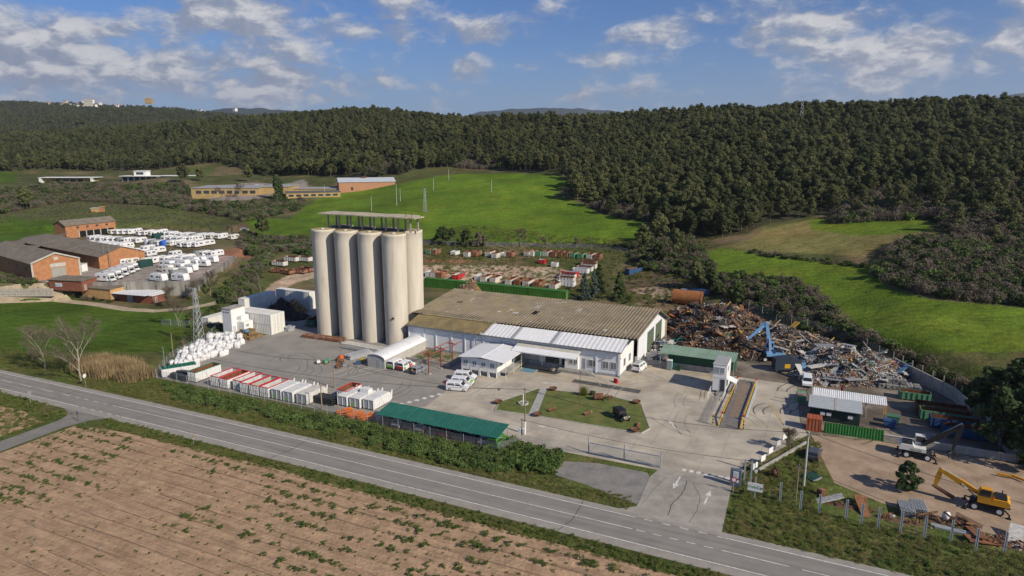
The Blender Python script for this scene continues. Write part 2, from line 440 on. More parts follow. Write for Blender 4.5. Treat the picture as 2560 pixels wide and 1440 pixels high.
FIELDS = {
 'field_mid': ([(610, 553), (650, 545), (720, 548), (800, 495), (935, 470), (1120, 437), (1250, 432), (1400, 438), (1424, 462), (1380, 488), (1450, 508), (1500, 532), (1620, 560), (1628, 600), (1500, 610), (1200, 606), (1060, 601), (900, 600), (760, 585), (690, 592), (640, 582)], C_FIELD),
 'field_right': ([(1765, 630), (1800, 620), (1900, 632), (2080, 652), (2170, 664), (2190, 690), (2230, 722), (2330, 748), (2600, 775), (3200, 830), (3200, 1200), (2600, 1010), (2530, 985), (2450, 960), (2300, 890), (2160, 825), (2060, 738), (1990, 704), (1800, 690), (1768, 660)], C_FIELD2),
 'field_olive': ([(1870, 600), (1912, 572), (2050, 545), (2310, 545), (2330, 580), (2390, 600), (2200, 612), (2165, 642), (1900, 626), (1790, 618)], C_OLIVE),
 'field_upper': ([(2020, 552), (2060, 545), (2310, 545), (2330, 578), (2150, 590), (2030, 575)], C_FIELD2),
 'vine_left': ([(-400, 560), (0, 540), (130, 513), (200, 507), (400, 519), (560, 545), (545, 572), (480, 582), (330, 578), (230, 572), (190, 552), (60, 556), (-400, 590)], C_VINE),
 'green_left': ([(-400, 560), (0, 541), (80, 547), (185, 560), (170, 590), (0, 604), (-400, 640)], C_MEADOW),
 'meadow': ([(-700, 790), (-100, 756), (90, 738), (200, 752), (330, 775), (470, 782), (540, 762), (562, 790), (540, 830), (430, 905), (330, 935), (180, 945), (0, 905), (-700, 800)], C_MEADOW),
 'clearing_a': ([(450, 426), (480, 416), (540, 418), (535, 436), (470, 444)], C_VINE),
 'clearing_b': ([(-300, 440), (30, 430), (50, 440), (40, 455), (-300, 470)], C_MEADOW),
 'clearing_c': ([(253, 312), (270, 307), (290, 310), (286, 319), (255, 321)], C_FIELD),
 'gravel_yard': ([(1050, 664), (1200, 662), (1390, 668), (1480, 690), (1440, 716), (1330, 722), (1050, 700)], C_SAND),
 'yard_track': ([(650, 740), (680, 710), (720, 690), (790, 676), (1050, 664), (1050, 690), (800, 690), (730, 712), (690, 742)], C_SAND),
 'red_soil': ([(540, 628), (600, 618), (660, 622), (650, 650), (590, 640), (560, 650)], C_RED),
 'red_strip': ([(1050, 648), (1180, 650), (1180, 658), (1050, 657)], C_RED),
 'red_bank': ([(460, 578), (540, 568), (548, 576), (470, 588)], C_RED),
 'dirt_patch': ([(1560, 720), (1640, 690), (1720, 720), (1760, 760), (1690, 780), (1600, 770)], C_DRY),
 'dirt_pale': ([(1575, 722), (1640, 716), (1700, 742), (1680, 754), (1610, 740)], C_SAND),
 'caravan_ground': ([(210, 600), (330, 570), (590, 578), (600, 600), (540, 625), (430, 640), (320, 640), (140, 660), (210, 625)], (.135, .125, .062)),
 'caravan_tarmac': ([(60, 700), (230, 660), (330, 655), (420, 640), (560, 638), (584, 641), (487, 712), (230, 714)], C_GRAVEL),
 'factory_yard': ([(500, 468), (640, 455), (700, 462), (760, 450), (770, 470), (620, 500), (520, 505)], C_GRAVEL),
}
for nm, (poly, c) in FIELDS.items():
    x0, x1 = min(p[0] for p in poly) - 12, max(p[0] for p in poly) + 12
    y0, y1 = min(p[1] for p in poly) - 12, max(p[1] for p in poly) + 12
    sel = (PXX > x0) & (PXX < x1) & (PYY > y0) & (PYY < y1) & (YY > 20) & (YY < 1400)
    if not sel.any(): continue
    jx = (vnoise(XX[sel], YY[sel], 9, 21) - .5) * 8; jy = (vnoise(XX[sel], YY[sel], 9, 22) - .5) * 3
    d, ins = seg_dist(PXX[sel] + jx, PYY[sel] + jy, poly)
    k = np.where(ins, smooth(d / 2.0 + .5), smooth(.5 - d / 2.0))[..., None]
    cc = np.array(c) * (0.88 + .24 * (vnoise(XX[sel], YY[sel], 31, 5) * .6 + vnoise(XX[sel], YY[sel], 8, 6) * .4))[..., None]
    base[sel] = base[sel] * (1 - k) + cc * k
# grass growing inside the works behind the sheds, and on the near verges
u_, v_ = uv_np(XX, YY)
near = (YY < 175) & (v_ < 75)
gv = smooth((vnoise(XX, YY, 5, 31) * .5 + vnoise(XX, YY, 1.7, 32) * .5 - .35) / .3)[..., None]
vg = np.array(C_VERGE) * (1 - gv) + np.array((.125, .125, .045)) * gv
base[near & (PYY > 880)] = vg[near & (PYY > 880)]
nX, nY = XX.shape
me = bpy.data.meshes.new('terrain')
vv = np.stack([XX, YY, ZZ], -1).reshape(-1, 3).astype(np.float32)
idx = np.arange(nX * nY).reshape(nX, nY)
quads = np.stack([idx[:-1, :-1], idx[1:, :-1], idx[1:, 1:], idx[:-1, 1:]], -1).reshape(-1, 4)
me.vertices.add(len(vv)); me.vertices.foreach_set('co', vv.ravel())
me.loops.add(quads.size); me.loops.foreach_set('vertex_index', quads.ravel().astype(np.int32))
me.polygons.add(len(quads)); me.polygons.foreach_set('loop_start', np.arange(0, quads.size, 4, dtype=np.int32)); me.polygons.foreach_set('loop_total', np.full(len(quads), 4, np.int32))
me.polygons.foreach_set('use_smooth', np.ones(len(quads), bool))
me.update()
ca = me.color_attributes.new('cover', 'FLOAT_COLOR', 'POINT')
ca.data.foreach_set('color', np.concatenate([base.reshape(-1, 3), np.ones((nX * nY, 1))], 1).astype(np.float32).ravel())
tm = bpy.data.materials.new('land_cover'); tm.use_nodes = True
t = NT(tm.node_tree); b = t.n['Principled BSDF']
at_ = t.new('ShaderNodeAttribute', attribute_name='cover'); geo = t.new('ShaderNodeNewGeometry'); pos = geo.outputs['Position']
n1 = t.noise(pos, 0.9, 6, 0.65); n2 = t.noise(pos, 0.11, 5, 0.6)
# drill rows across the fields, a fine wave that follows the site's ploughing direction
rowc = t.m('SINE', t.m('MULTIPLY', t.vm('DOT_PRODUCT', pos, (.34, .94, 0)), 2.1))
rown = t.m('SINE', t.m('ADD', t.m('MULTIPLY', t.vm('DOT_PRODUCT', pos, (-.42, .90, 0)), 0.55), t.m('MULTIPLY', n2, 9.0)))
k = t.m('MULTIPLY', t.ramp(n1, .25, .75, .72, 1.28), t.ramp(n2, .3, .7, .84, 1.14))
n3 = t.noise(pos, 0.028, 4, 0.6); k = t.m('MULTIPLY', k, t.ramp(n3, .32, .68, .80, 1.16))
k = t.m('MULTIPLY', k, t.m('ADD', 1.0, t.m('MULTIPLY', rowc, 0.06)))
k = t.m('MULTIPLY', k, t.m('ADD', 1.0, t.m('MULTIPLY', t.m('POWER', t.m('ABSOLUTE', rown), 18.0), -0.24)))
cc = t.new('ShaderNodeCombineXYZ')
for i in range(3): t.put(cc.inputs[i], k)
tint = t.mix(t.ramp(t.noise(pos, 0.05, 5, .65), .40, .72), (1.0, 1.0, 1.0), (1.28, 1.02, 1.12))
t.put(b.inputs['Base Color'], t.mix(1.0, t.mix(1.0, at_.outputs['Color'], cc.outputs[0], 'MULTIPLY'), tint, 'MULTIPLY'))
b.inputs['Roughness'].default_value = .95; b.inputs['Specular IOR Level'].default_value = .1
bn = t.new('ShaderNodeBump'); bn.inputs['Strength'].default_value = 1; bn.inputs['Distance'].default_value = .35
t.put(bn.inputs['Height'], t.noise(pos, 1.6, 6, .65)); t.l.new(bn.outputs[0], b.inputs['Normal'])
me.materials.append(tm)
struct(obj('terrain', me, label='rolling farmland terrain with green fields and scrub'))

# far blue ridges on the horizon
def far_ridge(pts, y, seed, depth=1500):
    xs = np.linspace(pts[0][0], pts[-1][0], 90); ys = np.interp(xs, [p[0] for p in pts], [p[1] for p in pts]) + (vnoise(xs, xs * 0, 25, seed) - .5) * 3 + (vnoise(xs, xs * 0, 8, seed) - .5) * 1.2
    mb = MB(); vs = []
    for px, py in zip(xs, ys):
        dd = pix_dir(px, py); s = y / dd.y; zt = CAMH + dd.z * s; x = dd.x * s
        vs += [(x, y - depth, -20), (x, y - depth * .45, zt * .62), (x, y, zt), (x, y + depth, -20)]
    fs = []
    for i in range(len(xs) - 1):
        for k2 in range(3): a = i * 4 + k2; fs.append((a, a + 4, a + 5, a + 1))
    mb.add(vs, fs); return mb
hm = mat('far_wood', (.030, .042, .030), .95, .3, .006)
struct(far_ridge([(1130, 296), (1200, 280), (1260, 274), (1330, 271), (1400, 269), (1450, 272), (1520, 276), (1600, 290)], 9000, 5).build('distant_hills', hm, smooth_=True))
struct(far_ridge([(2380, 262), (2480, 247), (2540, 234), (2600, 226), (2760, 222), (2900, 250)], 8500, 6).build('distant_hills', hm, smooth_=True))
struct(far_ridge([(480, 285), (560, 272), (640, 270), (760, 280), (860, 292)], 7000, 9).build('distant_hills', hm, smooth_=True))

# ------------------------------------------------------------------ ground sheets of the works (all on z = 0)
m_road = mat('road_asphalt', (.235, .220, .196), .9, .10, .35, c2=(.235, .220, .200), bump=.01, bscale=20)
m_yard = mat('yard_asphalt', (.260, .243, .216), .9, .16, .25, c2=(.290, .270, .240), bump=.01, bscale=20)
m_conc = mat('yard_concrete', (.445, .395, .315), .9, .18, .22, c2=(.290, .258, .212), bump=.01, bscale=14, thr=(.42, .72))
m_conc2 = mat('ramp_concrete', (.325, .300, .260), .9, .18, .5, c2=(.245, .225, .195), bump=.015, bscale=18)
m_mud = mat('scrapyard_ground', (.255, .215, .165), .75, .25, .18, c2=(.105, .086, .066), bump=.05, bscale=5, thr=(.38, .62))
m_dirt = mat('lot_dirt', (.345, .255, .178), .95, .22, .3, c2=(.240, .170, .115), bump=.05, bscale=3)
m_grass = mat('lawn', (.105, .132, .030), .95, .3, .5, c2=(.170, .150, .055), bump=.06, bscale=6)
m_gravel = mat('grey_gravel', (.215, .205, .190), .95, .25, .5, c2=(.24, .225, .2), bump=.03, bscale=9)
m_white = mat('road_paint', (.62, .61, .57), .8, .25, 2.5, c2=(.30, .29, .27), thr=(.5, .75))
m_yellow = mat('yellow_paint', (.42, .30, .075), .8, .25, 2.5, c2=(.28, .25, .19), thr=(.45, .7))
def roadv(u): return -55.3 - .0004 * (min(u, -20) + 20) ** 2 * .28
us = [-330, -260, -200, -160, -130, -100, -75, -50, -25, 0, 25, 50, 80, 120, 200]
def along(off): return [W(u, roadv(u) + off) for u in us]
sheet('road', along(4.15) + along(-4.6)[::-1], .030, m_road, label='two lane asphalt road crossing in front of the works')
m_should = mat('road_shoulder', (.290, .270, .238), .92, .12, .6, bump=.01, bscale=18)
struct(obj('road_shoulder', fill_poly(along(4.12) + along(3.1)[::-1], .033, 'road_shoulder', m_should))); struct(obj('road_shoulder', fill_poly(along(-3.2) + along(-4.57)[::-1], .033, 'road_shoulder', m_should)))
mb = MB()
def part_line(off, u0, u1, dash=None, wid=.16):
    n = max(2, int((u1 - u0) / 6)); strip(mb, [W(u0 + (u1 - u0) * i / n, roadv(u0 + (u1 - u0) * i / n) + off) for i in range(n + 1)], wid, .036, dash)
part_line(2.9, -330, 16.5); part_line(2.9, 16.5, 28.4, (1.1, 1.2)); part_line(2.9, 28.4, 200)
part_line(-3.0, -330, -88); part_line(-3.0, -88, -75, (1.1, 1.2)); part_line(-3.0, -75, 200)
part_line(0, -330, -95, (3.5, 3.0), .13); part_line(0, -95, -80, (1.2, 1.5), .13); part_line(0, -80, 18, None, .13); part_line(0, 18.5, 30, (1.1, 1.0), .13); part_line(0, 30, 36.6, None, .13); part_line(0, 38, 200, (4, 2.5), .13)
struct(mb.build('road_markings', m_white))
# drains and patches in the carriageway are in the material; the verge shoulder is earth
side = [W(-76, -59.4), W(-90, -59.9), W(-85.5, -61.5), W(-83.6, -64), W(-83.4, -80), W(-84.5, -120), W(-79.5, -120), W(-79.2, -80), W(-79.6, -66), W(-78.6, -62.2)]
sheet('side_road', side, .026, mat('side_asphalt', (.20, .19, .17), .9, .15, .5))
sheet('yard_asphalt', uvp([(-89, -41.6), (-33.5, -40.4), (-8, -40.0), (-8, -37.5), (-35, -37.3), (-28.2, -31), (-29.3, -16), (-33, -11), (-33, .3), (-55, .3), (-58, 0), (-60, 22), (-79, 22), (-104, 24), (-100, 6), (-92, 3), (-91, -5), (-94, -12), (-94, -24), (-89.4, -30)]), .012, m_yard)
sheet('yard_concrete', uvp([(-35, -37.3), (-8, -37.5), (-8, -40), (-5, -38.2), (17.3, -37.9), (27.9, -37.6), (29.5, -30), (37, -14.5), (35.5, -9), (34, 11), (2, 11), (2, 13), (-0.4, 13), (-.4, .3), (-33, .3), (-33, -11), (-29.3, -16), (-28.2, -31)]), .014, m_conc)
sheet('scrapyard_ground', uvp([(2.1, 11.2), (34.1, 11.2), (35.6, -9), (37, -14), (47.8, -12.1), (66, -12.2), (66, -5), (62.8, 14), (53.5, 33), (42, 54), (20, 70), (2, 76), (-3, 66), (1, 44), (-.2, 13.3), (2.1, 13.3)]), .010, m_mud)
sheet('entrance_ramp', uvp([(17.2, -37.6), (16.6, -40.3), (17.0, -49.6), (14.5, -51.5), (28.4, -51.6), (27.9, -38.2), (28.2, -37.4)]), .034, m_conc2)
sheet('gravel_patch', uvp([(2.0, -41.6), (8.2, -39.6), (15.9, -39.4), (16.7, -41), (16.9, -49.0), (13.2, -48.2), (9.0, -46.8), (3.7, -45.9)]), .008, m_gravel)
sheet('dirt_lot', uvp([(37.6, -14.2), (47.6, -12.3), (64.4, -12.4), (110, -13), (110, -45), (75, -42), (63, -37.5), (53, -36.5), (47, -34.4), (41.2, -31), (39.4, -23)]), .006, m_dirt)
isl = [(-15.5, -27.4), (-16.6, -23.3), (-12.8, -13.6), (1.4, -11.4), (8.0, -12.9), (12.3, -23.4), (11.4, -26.1), (-7.1, -26.6)]
mb = MB(); mb.prism(uvp(isl), .0, .13); struct(mb.build('traffic_island', m_grass, label='grass traffic island in the concrete yard'))
kb = MB()
m_kerb = mat('kerb_concrete', (.42, .40, .36), .9, .15, 1.2)
for i in range(len(isl)):
    a, c = W(*isl[i - 1]), W(*isl[i]); L = math.hypot(c[0] - a[0], c[1] - a[1]); n = max(1, int(L / 2.0)); rz = math.atan2(c[1] - a[1], c[0] - a[0])
    for j in range(n):
        q = (j + .5) / n; o = MB().box((0, 0, 0), (L / n - .03, .18, .17)).build('kerb_stone', m_kerb, bpy.data.objects['traffic_island'])
        o.location = (a[0] + (c[0] - a[0]) * q, a[1] + (c[1] - a[1]) * q, .085); o.rotation_euler = (0, 0, rz)
mb = MB(); mb.prism(uvp([(-12.4, -13.6), (-11.0, -13.5), (-7.6, -26.5), (-9.2, -26.5)]), .10, .155)
struct(mb.build('garden_path', mat('path_concrete', (.36, .35, .33), .9, .15, 1.0)))
mb = MB(); mb.prism(uvp([(-8.2, -6.9), (-8.2, -5.0), (6.1, -5.4), (6.1, -7.5)]), .0, .022)
struct(mb.build('weighbridge_deck', mat('deck_steel', (.075, .078, .082), .5, .25, 1.0, c2=(.12, .11, .10))))
sheet('loading_bay_paint', uvp([(-20.8, -5.3), (-21.0, -2.2), (-17.8, -1.9), (-17.6, -5.1)]), .020, mat('blue_paint', (.10, .25, .36), .8, .25, 1.5, c2=(.2, .27, .3)))
sheet('dark_patch', uvp([(-17.2, -4.0), (-17.4, -2.0), (-12.2, -2.0), (-13.0, -4.0)]), .019, mat('tar_patch', (.06, .055, .05), .9, .2, 2))
mb = MB()
for pl in ([(3.3, 10.2), (17.4, 9.0), (17.8, -3.6), (1.4, -4.4), (3.3, 10.2)], [(3.3, 10.2), (17.8, -3.6)], [(1.4, -4.4), (17.4, 9.0)], [(-17, -4.2), (-8.4, -4.8), (6.4, -5.1)], [(-17, -5.2), (-9, -7.2), (6.4, -7.8), (6.4, -5.1)], [(-9.0, -7.2), (-8.4, -4.8)],
           [(27.5, -14), (33.6, -14)], [(29.5, -2), (33.0, -12)], [(33.0, -12), (31, -4)]):
    strip(mb, uvp(pl), .16, .021)
struct(mb.build('yellow_markings', m_yellow))
mb = MB()
for (u0, v0, u1, v1) in ((-56.5, -24, -53.0, -11.5), (-54, -24.8, -50.4, -13), (-51.4, -25, -47.5, -14.5), (-47.8, -34.2, -38.4, -34.2), (-46, -29.5, -44.5, -26), (-43, -30, -41, -26.5)):
    strip(mb, uvp([(u0, v0), (u1, v1)]), .13, .018)
strip(mb, uvp([(-22.8, -22.5), (-21.8, -12.5)]), .14, .021); strip(mb, uvp([(-24.2, -22.5), (-23.2, -12.5)]), .14, .021)
for i in range(7): strip(mb, uvp([(-29.6 - i * .75, -24.6 - i * 1.5), (-28.7 - i * .75, -24.6 - i * 1.5)]), .9, .021)
for i in range(7): strip(mb, uvp([(20.4 + i * 1.05, -36.2), (21.0 + i * 1.05, -36.2)]), .8, .021)
def arrow(u, v, a, L=3.2):
    ca, sa = math.cos(a), math.sin(a)
    def q(x, y): p = W(u + x * ca - y * sa, v + x * sa + y * ca); return (p[0], p[1], .046)
    mb.add([q(0, -.13), q(L * .62, -.13), q(L * .62, .13), q(0, .13)], [(0, 1, 2, 3)]); mb.add([q(L * .6, -.45), q(L, 0), q(L * .6, .45)], [(0, 1, 2)])
arrow(25.2, -45.2, R(88), 4.2); arrow(20.6, -38.6, R(-92), 4.2); arrow(16.2, -21.5, R(118), 3.6); arrow(-10, -9.3, R(190), 4); arrow(-2, -30.5, R(178), 4); arrow(-40.5, -30.6, R(176), 3.6)
struct(mb.build('yard_markings', m_white))

# tyre marks in the yard and on the ramp
mb = MB(); rt = random.Random(21)
def tyre(u, v, r, a0, a1):
    n = 12
    for off in (0, 1.7): strip(mb, uvp([(u + (r + off) * math.cos(a0 + (a1 - a0) * i / n), v + (r + off) * math.sin(a0 + (a1 - a0) * i / n)) for i in range(n + 1)]), .22, .0225)
for _ in range(16): tyre(rt.uniform(-75, -35), rt.uniform(-32, -8), rt.uniform(5, 14), rt.uniform(0, 6.2), rt.uniform(0, 6.2) + 1.0) if False else tyre(rt.uniform(-72, -40), rt.uniform(-30, -14), rt.uniform(4, 9), (q_ := rt.uniform(0, 6.2)), q_ + rt.uniform(.5, 1.6))
struct(mb.build('tyre_marks', mat('tyre_dark', (.175, .165, .152), .9, .15, 1.0)))
mb = MB()
for _ in range(14): tyre(rt.uniform(-20, 30), rt.uniform(-30, -6), rt.uniform(5, 12), (q_ := rt.uniform(0, 6.2)), q_ + rt.uniform(.4, 1.3))
struct(mb.build('tyre_marks', mat('tyre_on_concrete', (.300, .268, .222), .9, .15, 1.0)))
mb = MB()
for _ in range(16): tyre(rt.uniform(28, 50), rt.uniform(-10, 12), rt.uniform(3, 7), (q_ := rt.uniform(0, 6.2)), q_ + rt.uniform(.5, 1.6))
struct(mb.build('tyre_marks', mat('wet_track', (.085, .075, .062), .5, .2, 1.0)))

# worn carriageway: wheel tracks and long streaks along the lanes
t = NT(m_road.node_tree); b = t.n['Principled BSDF']; src = b.inputs['Base Color'].links[0].from_socket
geo = t.new('ShaderNodeNewGeometry'); rel = t.vm('SUBTRACT', geo.outputs['Position'], (OX, OY, 0)); du = t.vm('DOT_PRODUCT', rel, (UX, UY, 0)); dv = t.vm('DOT_PRODUCT', rel, (VX, VY, 0))
cx = t.new('ShaderNodeCombineXYZ'); t.put(cx.inputs[0], t.m('MULTIPLY', du, .045)); t.put(cx.inputs[1], t.m('MULTIPLY', dv, 1.1))
tr1 = t.m('ADD', 1.0, t.m('MULTIPLY', t.m('COSINE', t.m('MULTIPLY', t.m('ADD', dv, 55.3), 4.2)), -.05)); st1 = t.ramp(t.noise(cx.outputs[0], 1.0, 5, .6), .3, .7, .86, 1.10)
kx = t.m('MULTIPLY', tr1, st1); cg = t.new('ShaderNodeCombineXYZ'); [t.put(cg.inputs[i], kx) for i in range(3)]; t.put(b.inputs['Base Color'], t.mix(1.0, src, cg.outputs[0], 'MULTIPLY'))
mb = MB(); rt = random.Random(5)
for u0 in (-38.6, 9.5, -96, 60): strip(mb, uvp([(u0, roadv(u0) - 4.4), (u0 + .8, roadv(u0) - 1), (u0 + .5, roadv(u0) + 3.9)]), .12, .0345)
def crack(pts, wd=.07, z=.0395):
    out = []
    for (a, c) in zip(pts[:-1], pts[1:]):
        for i in range(8): q = i / 8; out.append((a[0] + (c[0] - a[0]) * q + rt.uniform(-.08, .08), a[1] + (c[1] - a[1]) * q + rt.uniform(-.08, .08)))
    strip(mb, uvp(out + [pts[-1]]), wd, z)
crack([(22.6, -39.8), (24.4, -43.5), (24.6, -47.5), (24.2, -50.8)]); crack([(21.8, -39.5), (21.9, -43.8), (21.2, -47), (21.4, -50.2)], .12); crack([(16.9, -39.9), (28.0, -39.2)], .06); crack([(18.6, -40), (17.4, -49)], .05)
struct(mb.build('road_cracks', mat('crack_tar', (.085, .080, .075), .9, .1, 1)))
mb = MB()
for u in np.arange(-27, 28, 5.5): strip(mb, uvp([(u, -29.5), (u, -37.2)]), .05, .0215)
for u in np.arange(14, 34, 5.5): strip(mb, uvp([(u, -29.5), (u, 10.5)]), .05, .0215)
for v in (-29.5, -20, -9.5, 0.8): strip(mb, uvp([(13.5 if v < -10 else 1, v), (34, v)]), .05, .0215)
struct(mb.build('slab_joints', mat('joint_dark', (.25, .222, .182), .9, .1, 1)))
# cart track round the meadow
def ribbon(name, px_pts, wid, m_, dz=.10):
    P_ = [GT(a, c) for a, c in px_pts]; out = []
    for (a, c) in zip(P_[:-1], P_[1:]):
        n = max(2, int(math.hypot(c[0] - a[0], c[1] - a[1]) / 2.0))
        for i in range(n): q = i / n; out.append((a[0] + (c[0] - a[0]) * q, a[1] + (c[1] - a[1]) * q))
    out.append(P_[-1][:2]); mb = MB(); vs = []
    for i, (x, y) in enumerate(out):
        x0, y0 = out[max(0, i - 2)]; x1, y1 = out[min(len(out) - 1, i + 2)]; L = math.hypot(x1 - x0, y1 - y0); nx, ny = -(y1 - y0) / L, (x1 - x0) / L
        for s_ in (-1, -.4, .4, 1): xx, yy = x + nx * s_ * wid / 2, y + ny * s_ * wid / 2; vs.append((xx, yy, tz(xx, yy) + (dz if abs(s_) < .9 else dz * .6)))
    fs = []
    for i in range(len(out) - 1):
        for k_ in range(3): a = i * 4 + k_; fs.append((a, a + 4, a + 5, a + 1)[::-1])
    mb.add(vs, fs); return struct(mb.build(name, m_, smooth_=True))
m_track = mat('cart_track', (.40, .325, .225), .95, .2, .5, c2=(.30, .25, .15), thr=(.5, .7))
ribbon('cart_track', [(-150, 762), (0, 745), (62, 733), (108, 724)], 5.5, m_track); ribbon('cart_track', [(70, 735), (140, 745), (230, 760), (320, 774), (390, 778), (460, 772), (520, 762), (560, 752)], 3.6, m_track)
# ------------------------------------------------------------------ materials of the buildings
m_silo = mat('silo_concrete', (.56, .51, .42), .9, .10, .9, c2=(.40, .355, .28), streak=True, thr=(.50, .82), bump=.015, bscale=3)
m_silotop = mat('silo_lichen', (.36, .29, .14), .95, .3, .8, c2=(.45, .40, .30))
m_dark = mat('dark_gap', (.03, .03, .03), .9, .1, 1)
m_wall = mat('white_render', (.70, .71, .72), .85, .06, .7, c2=(.60, .61, .62), streak=True, thr=(.5, .85))
m_plinth = mat('grey_plinth', (.30, .31, .32), .85, .12, 1.0)
m_panel = mat('white_panel', (.74, .74, .71), .6, .05, .6)
m_roofw = mat('white_roof_sheet', (.72, .73, .73), .5, .05, .8, c2=(.60, .60, .58), thr=(.55, .85))
m_roofg = mat('grey_roof_sheet', (.33, .34, .35), .6, .08, .8)
m_fibre = mat('fibre_cement_roof', (.225, .188, .132), .95, .22, .35, c2=(.265, .215, .115), thr=(.45, .78))
m_fibre2 = mat('fibre_cement_pale', (.45, .43, .38), .9, .15, 1.2)
m_fibre3 = mat('fibre_cement_mossy', (.205, .160, .078), .95, .25, .5, c2=(.135, .112, .068))
m_trim = mat('grey_trim', (.18, .19, .20), .6, .08, 1)
m_glass = mat('dark_glass', (.045, .055, .065), .12, .1, 1, spec=.6)
m_frame = mat('white_frame', (.65, .66, .67), .6, .05, 1)
m_black = mat('shade_and_black_paint', (.012, .012, .013), .95, .1, 1)  # near-black colour standing in for shade in openings; plain black on post bands
m_steel = mat('galvanised_steel', (.40, .42, .43), .5, .12, 2, metal=.3)
m_rust = mat('rust', (.165, .078, .042), .9, .35, 1.5, c2=(.085, .045, .030))
m_rusty_red = mat('red_oxide_steel', (.30, .060, .040), .8, .2, 2, c2=(.20, .07, .04))
m_wood = mat('pallet_wood', (.30, .205, .105), .9, .25, 3, c2=(.20, .14, .08))
m_block = mat('concrete_block', (.36, .345, .315), .9, .15, 1.0, c2=(.27, .255, .23))
m_brick = mat('orange_brick', (.400, .190, .090), .9, .16, 1.1, c2=(.33, .145, .068), bump=.01, bscale=12)
m_brick2 = mat('pale_brick', (.470, .290, .125), .9, .16, 1.1, c2=(.40, .235, .105))
m_redbrick = mat('red_brick', (.230, .085, .052), .9, .2, 1.1, c2=(.18, .066, .042))
def wbox(mb, u0, u1, v0, v1, z0, z1): mb.b2(u0, u1, v0, v1, z0, z1); return mb

# ------------------------------------------------------------------ grain silos
silo = thing('grain_silos', 'tall pale concrete grain silos in two rows under an open roof slab', 'grain silo', W(0, 0), SA)
SR, ST = 2.84, 27.2
su = [-78.2 + 7.1 * i for i in range(4)]
sv = [1.5, 8.6]
for j, v in enumerate(sv):
    for u in su:
        prof = [(SR * .985, 0)] + [(SR * (.985 + .06 * (z / ST)), z) for z in np.linspace(.5, ST - .6, 14)] + [(SR * 1.055, ST - .55), (SR * 1.055, ST), (SR * .99, ST + .001)]
        o = MB().lathe(prof, (u, v), 40).build('silo_barrel', m_silo, silo, True)
        c = MB(); c.lathe([(SR * .99, ST - .02), (SR * .6, ST + .10), (0.02, ST + .18)], (u, v), 40); c.build('silo_cap', m_silotop, o)
        h = MB(); h.lathe([(.45, ST), (.45, ST + .35), (.02, ST + .4)], (u + .8, v - 1.2), 12); h.build('hatch', m_silo, o)
        for kz in np.arange(2.2, ST - 1, 2.2):   # climbing-form joints
            rr = SR * (.985 + .06 * (kz / ST)) + .012
            MB().lathe([(rr - .02, kz - .03), (rr, kz - .02), (rr, kz + .02), (rr - .02, kz + .03)], (u, v), 40).build('form_joint', m_silo, o)
for u in su[:-1]:
    MB().b2(u + 2.7, u + 4.4, sv[0] + 1.2, sv[1] - 1, 0, ST - .3).build('infill_wall', m_silo, silo)
MB().b2(su[0], su[-1] + .5, sv[0] + 1.4, sv[1] - 1.4, ST - .15, ST + .12).build('gallery_floor', mat('gallery_dirt', (.10, .085, .06), .95, .4, .6), silo)
for i in range(8):
    for v in (3.6, 6.8):
        MB().b2(su[0] + i * 3.53 - .17, su[0] + i * 3.53 + .17, v - .17, v + .17, ST, ST + 3.55).build('column', mat('weathered_column', (.33, .30, .25), .9, .2, 1, streak=True), silo)
mb = MB(); x0, x1 = su[0] - 2.1, su[0] + 7 * 3.53 + 2.0; y0, y1 = 2.0, 8.3; n = 26
for i in range(n):
    a, c = x0 + (x1 - x0) * i / n, x0 + (x1 - x0) * (i + 1) / n - .02
    sag = lambda x: ST + 3.55 - .04 * math.sin((x - x0) * .5)
    cut = y1 - (1.6 if i > n - 3 else 0)
    mb.b2(a, c, y0 + (.3 if i > n - 3 else 0), cut, sag(a), sag(a) + .24)
o = mb.build('roof_slab', mat('slab_concrete', (.44, .39, .30), .9, .2, .6, c2=(.36, .29, .16)), silo)
for u in (x1 - 3.0, x1 - 1.4): MB().b2(u, u + .1, 3.2, 3.3, ST + 3.7, ST + 4.9).build('reinforcing_bar', m_rust, silo)
mb = MB()
for i in range(11): mb.b2(x1 - 2.9, x1 - 2.3, 4.55, 4.6, ST + .3 * i, ST + .3 * i + .05)
mb.b2(x1 - 2.92, x1 - 2.86, 4.55, 4.6, ST, ST + 3.5); mb.b2(x1 - 2.34, x1 - 2.28, 4.55, 4.6, ST, ST + 3.5); mb.build('ladder', m_rust, silo)
mb = MB(); mb.b2(-57.6, -56.6, 3.6, 6.5, ST - .5, ST - .3); mb.build('catwalk', m_silo, silo)
tag(MB().tube((-55.9, -1.2, 7.0), (-55.9, -1.5, 7.0), .28, n=12).build('blocked_inlet', m_rust, silo))

# ------------------------------------------------------------------ main shed
hall = thing('warehouse', 'long white warehouse with a brown corrugated roof and a white front roof', 'warehouse', W(0, 0), SA)
EH, RH, RV = 5.6, 6.95, 5.4
def slab_wall(name, pts, m, parent=hall): return MB().prism(pts, 0, 1).build(name, m, parent)
mb = MB(); wbox(mb, -52.6, -22.8, 0, .25, .55, EH); wbox(mb, -22.8, -9.3, 0, .25, 4.15, EH); wbox(mb, -9.3, 0, 0, .25, .55, EH); front = mb.build('front_wall', m_wall, hall)
wbox(MB(), -52.6, -22.8, -.03, .28, 0, .55).build('plinth', m_plinth, hall); wbox(MB(), -9.3, 0, -.03, .28, 0, .55).build('plinth', m_plinth, hall)
for i, u in enumerate([-52.4, -48.2, -44.8, -40.6, -37.0, -32.2, -27.2, -22.6, -17.6, -9.2, -5.2, -.25]):
    MB().b2(u - .16, u + .16, -.14, .01, .3, EH - .05).build('pilaster', m_wall, hall)
